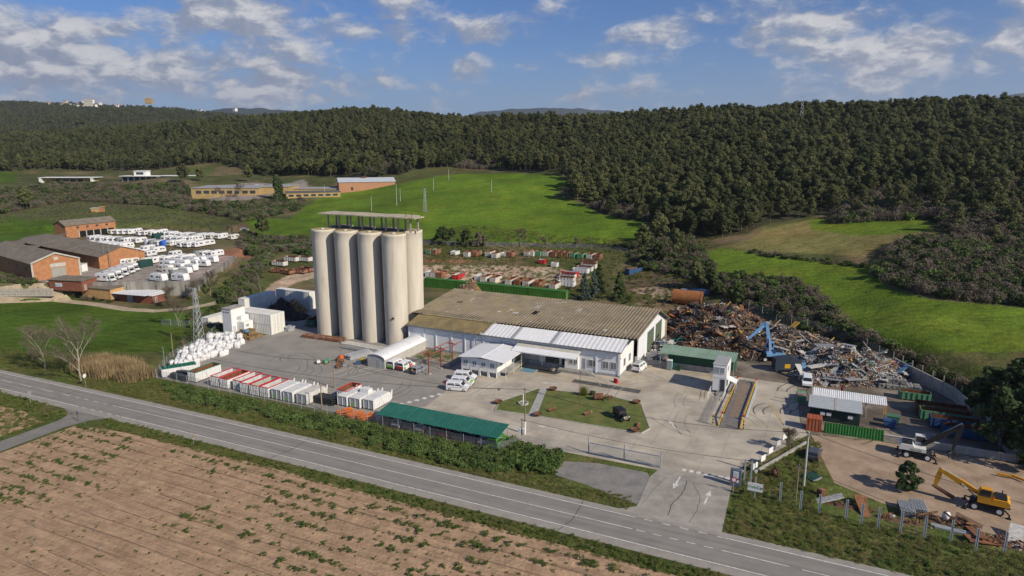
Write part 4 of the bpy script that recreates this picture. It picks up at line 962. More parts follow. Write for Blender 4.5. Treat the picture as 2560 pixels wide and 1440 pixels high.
# leaning closed skip by the fence corner
def closed_kind(label, L, Wd, Hh, body, group, mark=None, hood=False, dirty=None):
    """closed compactor container, hatch end at y = 0"""
    r_ = thing('waste_container', label, 'container', (0, 0, 0), 0, group)
    MB().prof([(0, .2), (L, .2), (L, Hh * .86), (L * .93, Hh), (.12, Hh), (0, Hh - .12)], 0, Wd, 'x').build('body', body, r_)
    for i in range(8):
        y = .35 + (L - 1.0) * i / 7; MB().b2(.02, Wd - .02, y - .05, y + .05, Hh, Hh + .05).build('roof_rib', dirty or body, r_)
    for x in (-.06, Wd):
        mb = MB()
        for i in range(7): y = .25 + (L - .8) * i / 6; mb.b2(x, x + .06, y - .05, y + .05, .3, Hh - .15)
        mb.build('side_ribs', body, r_)
    o = MB().b2(.1, Wd - .1, -.08, .0, .3, Hh - .2).build('end_hatch', mat('hatch_grey', (.36, .38, .40), .6, .1, 1), r_)
    mb = MB(); mb.b2(.0, .12, -.14, .0, .2, Hh - .05); mb.b2(Wd - .12, Wd, -.14, .0, .2, Hh - .05); mb.b2(.12, Wd - .12, -.14, .0, Hh - .2, Hh - .05); mb.b2(Wd * .48, Wd * .55, -.14, -.08, .3, Hh - .2); mb.build('hatch_frame', body, o)
    if mark: MB().b2(.25, .8, -.1, -.08, .35, 1.0).build('green_mark', mark, o)
    MB().prof([(L - .05, .2), (L + .55, .5), (L + .8, Hh * 1.05), (L + .6, Hh * 1.05), (L - .05, Hh * .6)], 0, .12, 'x').build('hopper_cheek', body, r_); MB().prof([(L - .05, .2), (L + .55, .5), (L + .8, Hh * 1.05), (L + .6, Hh * 1.05), (L - .05, Hh * .6)], Wd - .12, Wd, 'x').build('hopper_cheek', body, r_)
    if hood: MB().prof([(L * .55, Hh + .04), (L * .85, Hh + .04), (L * .82, Hh + .7), (L * .58, Hh + .7)], .2, Wd - .2, 'x').build('loading_hood', body, r_)
    return Kind(r_)
m_lgreen = mat('lime_green', (.20, .47, .06), .5, .08, 1)
CG = 'closed white waste containers in the row by the road fence'
c1 = closed_kind('closed white container with window frames, first after the red-rimmed skips', 5.4, 2.3, 2.25, m_bwhite, CG, m_lgreen); c1.put(at_uv(-56.9, -40.4), SA)
c1.put(at_uv(-54.0, -40.4), SA, 'closed white container with window frames, second after the red-rimmed skips', CG)
c2 = closed_kind('closed cream container with dirty ribbed roof beside the dark steel stack', 5.2, 2.4, 2.2, m_wornw, CG, None, False, m_wornw); c2.put(at_uv(-50.9, -40.2), SA)
c3 = closed_kind('closed white container with plain grey end behind the orange props', 5.0, 2.2, 2.1, m_bwhite, CG); c3.put(at_uv(-43.4, -37.6), SA)
c4 = closed_kind('closed white container with loading hood behind the orange props', 5.0, 2.3, 2.1, m_bwhite, CG, m_lgreen, True); c4.put(at_uv(-40.7, -37.4), SA)
c5 = closed_kind('closed white container with tall flared hopper beside the teal carport', 5.2, 2.3, 2.1, m_bwhite, CG); c5.put(at_uv(-37.9, -37.0), SA)
c6 = closed_kind('long white container with sagging grey sheet top and green edge by the fence corner', 6.6, 2.3, 1.9, m_bwhite, None); o = c6.put(at_uv(-81.5, -33.0), SA + R(62)); o['group'] = 'closed white waste containers in the row by the road fence'
x, y = G(404, 938); o.location = (x, y, 0); o.rotation_euler = (0, 0, R(-57)); MB().b2(-.03, 2.33, -.03, 6.63, 1.86, 1.95).build('green_edge', m_bteal, o)
# bins
def bin_kind():
    r_ = thing('wheeled_bin', 'black wheeled waste bin', 'bin', (0, 0, 0), 0, 'black bins beside the green-rimmed skip')
    MB().box((0, 0, .62), (.95, .85, 1.05), taper=1.12).build('tub', mat('black_plastic', (.025, .027, .03), .5, .1, 2), r_); MB().b2(-.56, .56, -.5, .5, 1.16, 1.26).build('lid', mat('dark_lid', (.035, .04, .05), .45, .1, 2), r_)
    for sx in (-1, 1): MB().tube((sx * .35, -.35, .12), (sx * .45, -.35, .12), .12, n=10).build('wheel', m_tyre, r_)
    return Kind(r_)
kb = bin_kind()
for i, (px, py) in enumerate([(436, 946), (446, 949), (455, 951), (464, 953), (452, 940), (462, 941), (471, 943), (444, 938)]):
    x, y = G(px, py); kb.put((x, y, 0), SA + rnd.uniform(-.4, .4), 'black wheeled waste bin beside the green-rimmed skip', 'black bins beside the green-rimmed skip')
# big bags
m_bag = mat('bag_white', (.70, .70, .69), .85, .05, 2, c2=(.58, .58, .58))
def bag_mesh(seed):
    rr = random.Random(seed); n, k2 = 12, 6; mb = MB(); vs = []
    for j in range(k2 + 1):
        z = 1.05 * j / k2; bul = .50 + .07 * math.sin(math.pi * j / k2) - (.16 if j == k2 else 0)
        for i in range(n):
            a = 2 * math.pi * i / n; sq = bul / max(abs(math.cos(a)), abs(math.sin(a))) * .88
            q = min(sq, bul * 1.22) * (1 + rr.uniform(-.07, .07)); vs.append((q * math.cos(a), q * math.sin(a), z + rr.uniform(-.04, .04)))
    vs.append((rr.uniform(-.1, .1), rr.uniform(-.1, .1), 1.18)); fs = []
    for j in range(k2):
        for i in range(n): fs.append((j * n + i, j * n + (i + 1) % n, (j + 1) * n + (i + 1) % n, (j + 1) * n + i))
    for i in range(n): fs.append((k2 * n + i, k2 * n + (i + 1) % n, len(vs) - 1))
    mb.add(vs, fs); return mb.mesh('big_bag', m_bag, False)
bagm = [bag_mesh(i) for i in range(5)]
loop = MB()
for sx in (-1, 1):
    for sy in (-1, 1): loop.tube((sx * .3, sy * .3, 1.05), (sx * .12, sy * .2, 1.30), .035, n=4)
loopm = loop.mesh('lifting_loops', mat('bag_loop', (.5, .52, .56), .8, .1, 2))
def put_bag(x, y, z, lab):
    s = rnd.uniform(1.08, 1.34); o = obj('big_bag', rnd.choice(bagm), None, (x, y, z), rnd.uniform(0, 6), lab, 'bag', 'white bulk bags along the meadow fence'); o.scale = (s, s, s * rnd.uniform(.85, 1.1))
    obj('lifting_loops', loopm, o)
    return o
def bag_area(poly, lab, top):
    P = [G(a, b) for a, b in poly]; xs = [p[0] for p in P]; ys = [p[1] for p in P]; pts = []
    uv = [((p[0] - OX) * UX + (p[1] - OY) * UY, (p[0] - OX) * VX + (p[1] - OY) * VY) for p in P]
    u0, u1, v0, v1 = min(p[0] for p in uv), max(p[0] for p in uv), min(p[1] for p in uv), max(p[1] for p in uv)
    for a in np.arange(u0 + .5, u1, 1.38):
        for b2_ in np.arange(v0 + .5, v1, 1.38):
            if inside(np.array([a]), np.array([b2_]), uv)[0]: pts.append((a + rnd.uniform(-.12, .12), b2_ + rnd.uniform(-.12, .12)))
    for a, b2_ in pts:
        x, y = W(a, b2_); put_bag(x, y, .02, lab + ', on the ground')
    d, _ = seg_dist(np.array([p[0] for p in pts]), np.array([p[1] for p in pts]), uv)
    for (a, b2_), dd in zip(pts, d):
        if dd > 1.2 and rnd.random() < top: x, y = W(a + .4, b2_ + .3); put_bag(x, y, 1.18, lab + ', on top of others')
bag_area([(428, 916), (470, 921), (500, 908), (540, 893), (577, 886), (565, 873), (520, 868), (480, 870), (445, 895)], 'white bulk bag in the heap nearest the road fence', .75)
bag_area([(498, 864), (530, 843), (585, 846), (613, 858), (596, 870), (570, 872), (530, 866), (508, 868)], 'white bulk bag in the heap beside the transformer house', .4)
# crates and pallets
def crate_kind():
    r_ = thing('wooden_crate', 'slatted wooden crate', 'crate', (0, 0, 0), 0, 'wooden crates stacked before the white containers')
    MB().b2(-.5, .5, -.5, .5, .08, .12).build('base', m_wood, r_)
    sl = MB().b2(-.5, .5, -.012, .012, -.045, .045).mesh('slat', m_wood)
    for z in (.22, .42, .62, .82):
        for k2 in range(4):
            o = obj('slat', sl, r_); a = k2 * math.pi / 2; o.location = (.5 * math.sin(a), -.5 * math.cos(a), z); o.rotation_euler = (0, 0, a)
    for x in (-.47, .47):
        for yy in (-.47, .47): MB().b2(x - .04, x + .04, yy - .04, yy + .04, 0, .9).build('post', m_wood, r_)
    MB().b2(-.45, .45, -.45, .45, .12, .8).build('load', mat('crate_load', (.16, .11, .06), .95, .3, 3), r_)
    return Kind(r_)
kc = crate_kind(); rr = random.Random(3)
spots = [(-96.3 + 1.12 * i, -12.2 + 1.12 * j) for i in range(5) for j in range(4) if i + j > 0]
for n_, (u, v) in enumerate(spots):
    for z in range(rr.choice([1, 2, 2]) if u < -92 else 1): kc.put(at_uv(u + rr.uniform(-.1, .1), v + rr.uniform(-.1, .1), .93 * z), SA + rr.uniform(-.1, .1), 'slatted wooden crate in the stacks before the white containers' if z == 0 else 'slatted wooden crate on top of a stack before the white containers', 'wooden crates stacked before the white containers')
bc = thing('blue_crate', 'blue plastic crate on top of the wooden crate stacks', 'crate', at_uv(-93.2, -11.9, 1.86), SA); MB().b2(-.5, .5, -.5, .5, 0, .5).build('tub', mat('blue_plastic', (.10, .24, .36), .5, .1, 2), bc); MB().b2(-.54, .54, -.54, .54, .5, .58).build('rim', mat('blue_plastic', None), bc)

# ------------------------------------------------------------------ vehicles
m_carglass = mat('car_glass', (.020, .024, .030), .08, .05, 1, spec=.8); m_plastic = mat('bumper_plastic', (.04, .04, .042), .6, .1, 2); m_headl = mat('headlamp', (.55, .56, .58), .15, .05, 2, spec=.7); m_tail = mat('tail_lamp', (.35, .01, .012), .3, .05, 2)
def wheel(par, x, y, r=.31, wd=.2, z=None):
    o = MB().tube((x, y - wd / 2, z or r), (x, y + wd / 2, z or r), r, n=16).build('wheel', m_tyre, par)
    MB().tube((x, y - wd / 2 - .015, z or r), (x, y + wd / 2 + .015, z or r), r * .58, n=12).build('rim', m_rim, o); return o
def car_kind(name, label, cat, paint, shape, L, Wd, Hh, wheel_r=.31, accents=(), group=None):
    """shape: (bonnet height, windscreen foot x, roof front x, roof rear x, tail x at belt, belt height); front at +x"""
    r_ = thing(name, label, cat, (0, 0, 0), 0, group); bh, wx, rf, rb, tb, belt = shape; h = Wd / 2
    lo = [(-L / 2, .32), (-L / 2 + .05, .25), (L / 2 - .1, .25), (L / 2, .42), (L / 2 - .04, bh * .8), (wx + .25, bh), (wx, belt), (tb, belt), (-L / 2, belt * .92)]
    MB().prof(lo, -h, h).build('body', paint, r_)
    n = 5; secs = [(belt - .01, 1.0), (belt + (Hh - belt) * .5, .94), (Hh - .05, .84), (Hh, .74)]; mb = MB(); rings = []
    for z, k2 in secs:
        t_ = (z - belt) / (Hh - belt); xf = wx + (rf - wx) * t_; xb = tb + (rb - tb) * t_; rings.append([(xf, -h * k2, z), (xf, h * k2, z), (xb, h * k2, z), (xb, -h * k2, z)])
    vs = [p for r2 in rings for p in r2]; fs = []
    for j in range(len(rings) - 1):
        for i in range(4): fs.append((j * 4 + i, j * 4 + (i + 1) % 4, (j + 1) * 4 + (i + 1) % 4, (j + 1) * 4 + i))
    fs.append((12, 13, 14, 15)); mb.add(vs, fs); mb.build('cabin', paint, r_)
    def pane(nm, a, b_, c, d, off):
        off = Vector(off); MB().quad(*[Vector(p) + off for p in (a, b_, c, d)]).build(nm, m_carglass, r_)
    def P(side, f, t_):   # point on the side glass: f 0 front..1 rear, t 0 belt..1 roof
        k2 = 1.0 + (.84 - 1.0) * t_ if t_ > .5 else 1.0 - .12 * t_; z = belt + (Hh - .05 - belt) * t_; xf = wx + (rf - wx) * t_; xb = tb + (rb - tb) * t_; return (xf + (xb - xf) * f, side * h * k2, z)
    for s in (-1, 1):
        for f0, f1 in ((.10, .42), (.47, .92)): pane('side_window', P(s, f0, .12), P(s, f1, .12), P(s, f1, .80), P(s, f0 + .03, .80), (0, s * .02, 0))
    pane('windscreen', (wx, -h * .9, belt + .04), (wx, h * .9, belt + .04), (rf + (wx - rf) * .15, h * .8, Hh - .12), (rf + (wx - rf) * .15, -h * .8, Hh - .12), (.03, 0, .02))
    pane('rear_window', (tb, -h * .85, belt + .06), (tb, h * .85, belt + .06), (rb + (tb - rb) * .2, h * .74, Hh - .14), (rb + (tb - rb) * .2, -h * .74, Hh - .14), (-.03, 0, .02))
    for s in (-1, 1):
        MB().box((L / 2 - .08, s * (h - .25), bh * .72), (.14, .36, .18)).build('headlight', m_headl, r_); MB().box((-L / 2 - .0, s * (h - .14), belt * .85), (.06, .16, .34)).build('taillight', m_tail, r_); MB().box((wx - .1, s * (h + .09), belt + .06), (.12, .18, .14)).build('mirror', paint, r_)
        for x in (L / 2 - .82, -L / 2 + .72): wheel(r_, x, s * (h - .1), wheel_r)
    MB().box((L / 2 - .01, 0, .40), (.10, Wd * .92, .24)).build('bumper', m_plastic, r_); MB().box((-L / 2 + .0, 0, .42), (.10, Wd * .92, .22)).build('bumper', m_plastic, r_)
    for nm, m_, pts in accents: MB().quad(*pts).build(nm, m_, r_)
    return Kind(r_)
m_paint = mat('white_paint_car', (.72, .73, .74), .3, .03, 1, spec=.5)
VAN = (1.12, 1.30, .72, -2.12, -2.17, 1.18)
acc = [('green_decal', m_lgreen, [(1.2, -.933, .5), (.2, -.933, .5), (.5, -.933, .95), (1.3, -.933, .9)])]
kv = car_kind('parked_van', 'white van', 'van', m_paint, VAN, 4.4, 1.85, 1.84, group='white vans parked by the site office')
bonnet = [('green_bonnet', m_lgreen, [(1.62, -.8, 1.12), (2.1, -.75, .93), (2.1, .75, .93), (1.62, .8, 1.12)])]
kvg = car_kind('parked_van', 'white van', 'van', m_paint, VAN, 4.4, 1.85, 1.84, accents=bonnet, group='white vans parked by the site office')
def vp(k, px, py, a, lab, grp=None, z=0.0):
    x, y = G(px, py, z); return k.put((x, y, z), R(a), lab, grp)
vp(kv, 1145, 975, -13, 'white van parked outermost of the three beside the site office', 'white vans parked by the site office')
vp(kvg, 1157, 963, -13, 'white van with lime green bonnet between two white vans', 'white vans parked by the site office')
vp(kv, 1164, 949, -13, 'white van parked closest to the site office stilts', 'white vans parked by the site office')
rear_g = [('green_tailgate', m_lgreen, [(-2.24, -.85, .45), (-2.24, .85, .45), (-2.235, .85, 1.05), (-2.235, -.85, 1.05)])]
rear_r = [('red_tailgate', m_bred, [(-2.24, -.88, .5), (-2.24, .88, .5), (-2.235, .88, 1.12), (-2.235, -.88, 1.12)]), ('orange_panel', mat('orange_paint', (.6, .12, .03), .4, .05, 1), [(1.15, -.935, .4), (.1, -.935, .4), (.1, -.935, 1.1), (1.15, -.935, 1.1)]), ('green_panel', m_lgreen, [(-1.2, -.935, .5), (-2.0, -.935, .5), (-2.0, -.935, 1.0), (-1.4, -.935, 1.0)])]
k1 = car_kind('parked_van', 'x', 'van', m_paint, VAN, 4.4, 1.85, 1.84, accents=rear_g); vp(k1, 991, 917, 62, 'white van with lime green tailgate beside the vaulted store')
k1 = car_kind('parked_van', 'x', 'van', m_paint, VAN, 4.4, 1.85, 1.84, accents=rear_r); vp(k1, 1015, 921, 62, 'white van with red tailgate and orange door near the vaulted store')
m_silver = mat('silver_grey_paint', (.22, .24, .27), .3, .05, 1, spec=.5)
k1 = car_kind('estate_car', 'x', 'car', m_silver, (.95, 1.15, .35, -1.75, -2.0, .95), 4.5, 1.8, 1.48, accents=[('open_boot', m_black, [(-2.255, -.75, .55), (-2.255, .75, .55), (-2.0, .7, 1.3), (-2.0, -.7, 1.3)])]); o = vp(k1, 1047, 929, 62, 'silver grey estate car with its boot open')
MB().box((-2.1, -.45, 1.75), (1.0, 1.3, .06), tilt=Matrix.Rotation(R(-12), 3, 'Y')).build('tailgate', m_silver, o)
kp = car_kind('panel_van', 'x', 'van', m_paint, (1.15, 1.55, .95, -2.1, -2.15, 1.25), 4.4, 1.85, 1.95); o = vp(kp, 1598, 925, 58, 'white panel van parked beside the white gable wall')
MB().b2(-1.8, .6, -.55, .55, 1.955, 2.02).build('roof_rack', m_steel, o)
o = vp(kp, 2017, 962, -112, 'white panel van with open side door beside the mixed scrap heap', None); MB().box((-1.5, -1.35, 1.0), (1.0, .06, 1.3)).build('open_door', m_paint, o)
# person loading the estate car
def person(name, label, loc, rz, top, legs, pose='stand'):
    r_ = thing(name, label, 'person', loc, rz)
    me = bpy.data.meshes.new('body'); J = {'pel': (0, 0, .95), 'ch': (.10, 0, 1.30), 'nk': (.17, 0, 1.48), 'hd': (.22, 0, 1.62), 'ht': (.24, 0, 1.72), 'lh': (0, .10, .92), 'lk': (.06, .11, .50), 'la': (.0, .11, .09), 'lt': (.16, .12, .05), 'rh': (0, -.10, .92), 'rk': (.04, -.11, .50), 'ra': (-.06, -.11, .09), 'rt': (.10, -.12, .05),
        'ls': (.12, .20, 1.42), 'le': (.28, .24, 1.18), 'lw': (.48, .20, 1.10), 'lf': (.56, .19, 1.08), 'rs': (.12, -.20, 1.42), 're': (.28, -.24, 1.18), 'rw': (.48, -.20, 1.10), 'rf': (.56, -.19, 1.08)}
    E_ = [('pel', 'ch'), ('ch', 'nk'), ('nk', 'hd'), ('hd', 'ht'), ('pel', 'lh'), ('lh', 'lk'), ('lk', 'la'), ('la', 'lt'), ('pel', 'rh'), ('rh', 'rk'), ('rk', 'ra'), ('ra', 'rt'), ('ch', 'ls'), ('ls', 'le'), ('le', 'lw'), ('lw', 'lf'), ('ch', 'rs'), ('rs', 're'), ('re', 'rw'), ('rw', 'rf')]
    RAD = {'pel': .15, 'ch': .17, 'nk': .065, 'hd': .105, 'ht': .08, 'lh': .10, 'rh': .10, 'lk': .065, 'rk': .065, 'la': .05, 'ra': .05, 'lt': .045, 'rt': .045, 'ls': .075, 'rs': .075, 'le': .05, 're': .05, 'lw': .035, 'rw': .035, 'lf': .04, 'rf': .04}
    ks = list(J); me.from_pydata([J[k] for k in ks], [(ks.index(a), ks.index(b_)) for a, b_ in E_], [])
    me.materials.append(top); me.materials.append(legs); me.materials.append(mat('skin', (.45, .28, .20), .7, .05, 4)); me.materials.append(mat('dark_hair', (.03, .022, .016), .8, .1, 4))
    o = obj('body', me, r_); o.modifiers.new('skin', 'SKIN'); sv_ = me.skin_vertices[0].data
    for i, k in enumerate(ks): sv_[i].radius = (RAD[k], RAD[k]); sv_[i].use_root = (k == 'pel')
    o.modifiers.new('sub', 'SUBSURF').levels = 1
    dg = bpy.context.evaluated_depsgraph_get(); me2 = bpy.data.meshes.new_from_object(o.evaluated_get(dg)); o.modifiers.clear(); o.data = me2
    me2.materials.clear()
    for m_ in (top, legs, mat('skin', None), mat('dark_hair', None)): me2.materials.append(m_)
    for p in me2.polygons:
        c = p.center; p.use_smooth = True
        p.material_index = 1 if c.z < .96 and abs(c.y) < .2 else (3 if c.z > 1.66 or (c.z > 1.58 and c.x < .17) else (2 if c.z > 1.5 or (c.x > .40 and c.z < 1.2) else 0))
    return r_
x, y = G(1030, 937); person('person', 'person in yellow jacket bending into the open car boot', (x, y, 0), R(62), mat('yellow_jacket', (.62, .45, .03), .8, .1, 4), mat('dark_trousers', (.06, .06, .075), .9, .1, 4))
# cars under the carport
paints = [mat('paint_black', (.02, .02, .022), .3, .05, 1, spec=.5), mat('paint_silver', (.40, .41, .43), .3, .05, 1, spec=.5), mat('paint_graphite', (.07, .075, .08), .3, .05, 1, spec=.5), mat('paint_blue', (.03, .05, .12), .3, .05, 1, spec=.5), mat('paint_red', (.22, .015, .015), .3, .05, 1, spec=.5)]
cols_ = [('black', 0), ('silver', 1), ('graphite', 2), ('pale silver', 1), ('black', 0), ('dark red', 4), ('graphite', 2), ('dark blue', 3), ('silver', 1)]
CPU0, CPU1, CPV0, CPV1 = -31.2, -7.6, -42.4, -37.9
kk = {}
place = ['at the skip end', 'second from the skip end', 'third from the skip end', 'fourth from the skip end', 'in the middle', 'just past the middle', 'third from the motorbike end', 'second from the green van', 'next to the green van']
for i, (nm, pi) in enumerate(cols_):
    if pi not in kk: kk[pi] = car_kind('parked_car', 'x', 'car', paints[pi], (.92, 1.05, .3, -1.55, -1.95, .95), 4.2, 1.75, 1.45)
    kk[pi].put(at_uv(CPU0 + 1.2 + i * 2.42, -39.8), SA + R(90), nm + ' car parked under the teal carport, ' + place[i], 'cars under the teal carport')
kgv = car_kind('parked_van', 'x', 'van', mat('paint_green', (.06, .22, .03), .35, .05, 1), VAN, 4.2, 1.8, 1.84); kgv.put(at_uv(CPU1 - 1.0, -40.2), SA + R(90), 'green van parked under the end of the teal carport')
cp = thing('carport', 'long open carport with teal corrugated roof along the road fence', 'carport', W(0, 0), SA)
m_teal = mat('teal_sheet', (.014, .110, .085), .6, .14, .7, c2=(.022, .130, .10))
for i in range(12):
    a = CPU0 + (CPU1 - CPU0) * i / 12; L = (CPU1 - CPU0) / 12
    MB().corr((a, CPV0, 2.15), (L - .02, 0, 0), (0, CPV1 - CPV0, .65), (0, -.65, CPV1 - CPV0), 6, .05).build('roof_sheet', m_teal, cp)
for i in range(11):
    u = CPU0 + .15 + (CPU1 - CPU0 - .3) * i / 10
    MB().b2(u - .05, u + .05, CPV1 - .5, CPV1 - .38, 0, 2.7).build('post', m_steel, cp); MB().tube((u, CPV1 - .44, .8), (u, CPV0 + .3, 2.12), .05).build('brace', m_steel, cp); MB().prof([(CPV0, 2.05), (CPV1, 2.7), (CPV1, 2.78), (CPV0, 2.13)], u - .04, u + .04, 'x').build('rafter', m_steel, cp)
# motorbikes
def bike_kind():
    r_ = thing('motorbike', 'x', 'motorbike')
    for x in (-.68, .68): o = MB().lathe([(.22, -.05), (.31, -.06), (.31, .06), (.22, .05)], (0, 0), 16).build('wheel', m_tyre, r_); o.rotation_euler = (R(90), 0, 0); o.location = (x, 0, .31)
    MB().prof([(-.6, .75), (-.1, .82), (.15, .98), (.42, .92), (.35, .5), (-.2, .35), (-.35, .6)], -.14, .14).build('frame', mat('bike_red', (.20, .02, .02), .4, .1, 1), r_); MB().prof([(-.75, .82), (-.05, .84), (-.05, .92), (-.75, .95)], -.13, .13).build('saddle', m_plastic, r_)
    mb = MB(); mb.tube((.68, 0, .31), (.42, 0, 1.05), .04); mb.tube((.42, -.35, 1.08), (.42, .35, 1.08), .025); mb.build('fork', m_steel, r_); MB().box((.55, 0, .88), (.12, .18, .18)).build('headlight', m_headl, r_)
    return Kind(r_)
kbk = bike_kind(); kbk.put(at_uv(-7.0, -39.6), SA + R(40), 'motorbike leaning by the carport end nearer the green van'); kbk.put(at_uv(-6.1, -38.6), SA + R(50), 'motorbike standing clear of the carport end')
# vintage car
vc = thing('vintage_car', 'black vintage car with upright cab displayed on the grass island', 'car', G(1553, 1049) + (.13,), R(-66))
m_vb = mat('vintage_black', (.012, .013, .015), .5, .1, 1)
MB().prof([(-1.75, .55), (.45, .55), (.45, 1.1), (.38, 1.75), (.2, 1.85), (-1.6, 1.85), (-1.75, 1.7)], -.75, .75).build('cab', m_vb, vc); MB().prof([(.45, .5), (1.55, .5), (1.55, 1.05), (.45, 1.15)], -.42, .42).build('bonnet', m_vb, vc); MB().b2(1.55, 1.62, -.38, .38, .5, 1.1).build('radiator', mat('brass', (.4, .36, .25), .4, .1, 1, metal=.5), vc)
for s in (-1, 1):
    for x in (1.25, -1.3): wheel(vc, x, s * .72, .38, .14)
    MB().prof([(.75, .62), (1.0, .85), (1.4, .86), (1.72, .6), (1.66, .58), (1.38, .8), (1.02, .8), (.8, .6)], s * .72 - .16, s * .72 + .16).build('mudguard', m_vb, vc); MB().tube((1.6, s * .5, .95), (1.72, s * .5, .95), .13, n=10).build('headlight', m_headl, vc)
    for x0, x1 in ((-1.55, -1.0), (-.85, -.25), (-.1, .32)): MB().b2(x0, x1, s * .75 - .012, s * .75 + .012, 1.15, 1.62).build('side_window', m_carglass, vc)
MB().quad((.46, -.6, 1.18), (.46, .6, 1.18), (.40, .6, 1.65), (.40, -.6, 1.65)).build('windscreen', m_carglass, vc)
# ------------------------------------------------------------------ grass-island ornaments
def bowl_kind():
    r_ = thing('rusty_bowl', 'x', 'bowl'); MB().lathe([(.05, .05), (.45, .12), (.72, .36), (.8, .55), (.74, .55), (.62, .40), (.3, .30), (.02, .28)], n=20).build('bowl', m_rust, r_, True); MB().lathe([(.3, 0), (.34, .08), (.1, .1)], n=12).build('foot', m_rust, r_); return Kind(r_)
kbo = bowl_kind()
for px, py, d_ in ((1246, 1010, 'at the blunt tip of the grass island'), (1383, 977, 'by the back end of the garden path'), (1344, 1041, 'by the front end of the garden path'), (1591, 1010, 'at the corner facing the control tower'), (1588, 1081, 'at the corner facing the entrance gate')):
    kbo.put(G(px, py) + (.12,), 0, 'round rusty iron bowl ' + d_)
mn = thing('rusty_machine', 'rusty cylindrical farm machine with two spoked wheels on the grass island', 'machine', G(1496, 1001) + (.13,), SA + R(30))
MB().tube((-.9, 0, .7), (.9, 0, .7), .62, n=16).build('drum', m_rust, mn); MB().tube((.9, -.9, .12), (.9, .9, .12), .08).build('axle', m_rust, mn)
for x, yy in ((1.7, .4), (2.3, -.3)):
    o = MB().lathe([(.38, -.05), (.48, -.05), (.48, .05), (.38, .05), (.38, -.05)], n=18).build('wheel', m_rust, mn); o.rotation_euler = (R(90), 0, .5); o.location = (x, yy, .5)
    mb = MB()
    for k2 in range(6): a = k2 * math.pi / 3; mb.tube((0, 0, 0), (.4 * math.cos(a), .4 * math.sin(a), 0), .03, n=4)
    q = mb.build('spokes', m_rust, o)
MB().tube((.9, 0, .6), (2.3, 0, .5), .06).build('shaft', m_rust, mn)
for lab, px, py in (('dark rusty plough lying in the middle of the grass island', 1470, 1037), ('small rusty pump standing on the grass by the path', 1381, 1028), ('dark rusty harrow lying near the entrance corner of the island', 1595, 1068)):
    o = thing('farm_implement', lab, 'implement', G(px, py) + (.13,), rnd.uniform(0, 3)); MB().tube((-1.1, 0, .35), (1.1, .1, .3), .08).build('beam', m_rust, o)
    for k2 in range(4): MB().box((-.8 + .5 * k2, 0, .22), (.3, .5, .4), tilt=Matrix.Rotation(.5, 3, 'X')).build('blade', m_oxide, o)
# ------------------------------------------------------------------ weighbridge with yellow rails
wb = thing('weighbridge', 'long steel weighbridge ramp between yellow guard rails', 'weighbridge', W(0, 0), SA)
m_yrail = mat('rail_yellow', (.58, .34, .02), .55, .1, 1)
MB().prof([(-17.5, .02), (-13.5, .42), (6.0, .42), (9.5, .02)], 23.0, 26.2, 'x').build('deck', mat('deck_plate', (.16, .15, .145), .7, .2, .8, c2=(.22, .17, .12)), wb)
for i in range(13): MB().b2(23.9, 25.3, -12.6 + i * 1.45, -11.6 + i * 1.45, .425, .435).build('tread_plate', mat('worn_tread', (.24, .17, .11), .8, .25, 2), wb)
for u in (22.75, 26.3):
    MB().b2(u, u + .16, -13.4, 8.0, .75, .93).build('guard_rail', m_yrail, wb)
    for v in np.arange(-13.2, 8.2, 2.6): MB().b2(u + .02, u + .14, v, v + .12, 0, .78).build('rail_post', m_yrail, wb)
    MB().prof([(-17.2, .1), (-13.4, .75), (-13.4, .93), (-17.2, .3)], u, u + .16, 'x').build('ramp_rail', m_yrail, wb)
    for v in (-13.5, 7.6): o = MB().b2(u - .08, u + .24, v - .15, v + .15, 0, 1.0).build('end_post', m_panel, wb); MB().b2(u - .09, u + .25, v - .16, v + .16, 1.0, 1.3).build('red_cap', m_bred, o)
MB().b2(26.7, 26.95, -12.5, 5.5, .35, .65).build('side_beam', mat('pale_blue', (.42, .50, .55), .6, .1, 1), wb)
mb_ = thing('steel_platform', 'dark steel platform between the control tower and the weighbridge', 'platform', W(21.9, 1.0), SA); MB().b2(0, .85, -1.2, 2.6, .5, .7).build('deck', m_grey, mb_)
for v in (-1.0, 2.4): MB().b2(.3, .4, v, v + .1, 0, .5).build('leg', m_grey, mb_)
def bollard_kind():
    r_ = thing('striped_post', 'x', 'post')
    for k2 in range(7): MB().tube((0, 0, k2 * .3), (0, 0, k2 * .3 + .3), .10, n=10).build('band', m_yrail if k2 % 2 == 0 else m_black, r_)
    return Kind(r_)
ks_ = bollard_kind(); ks_.put(at_uv(21.8, -17.0), SA, 'black and yellow striped post on the cabin side of the weighbridge ramp'); ks_.put(at_uv(26.9, -17.2), SA, 'black and yellow striped post on the scrapyard side of the weighbridge ramp')
gf = thing('mesh_fence', 'low green mesh fence beside the weighbridge walkway', 'fence', W(20.9, -17), SA)
for i in range(9): MB().tube((0, i * 1.7, 0), (0, i * 1.7, 1.3), .035).build('post', m_steel, gf)
m_mesh = bpy.data.materials.new('wire_mesh'); m_mesh.use_nodes = True
t = NT(m_mesh.node_tree); b = t.n['Principled BSDF']; b.inputs['Base Color'].default_value = (.30, .32, .32, 1); geo = t.new('ShaderNodeNewGeometry'); sx = t.new('ShaderNodeSeparateXYZ'); t.l.new(geo.outputs['Position'], sx.inputs[0])
g1 = t.m('FRACT', t.m('MULTIPLY', t.m('ADD', sx.outputs[0], sx.outputs[1]), 9.0)); g2 = t.m('FRACT', t.m('MULTIPLY', sx.outputs[2], 7.0)); g1 = t.m('LESS_THAN', g1, .14); g2 = t.m('LESS_THAN', g2, .12)
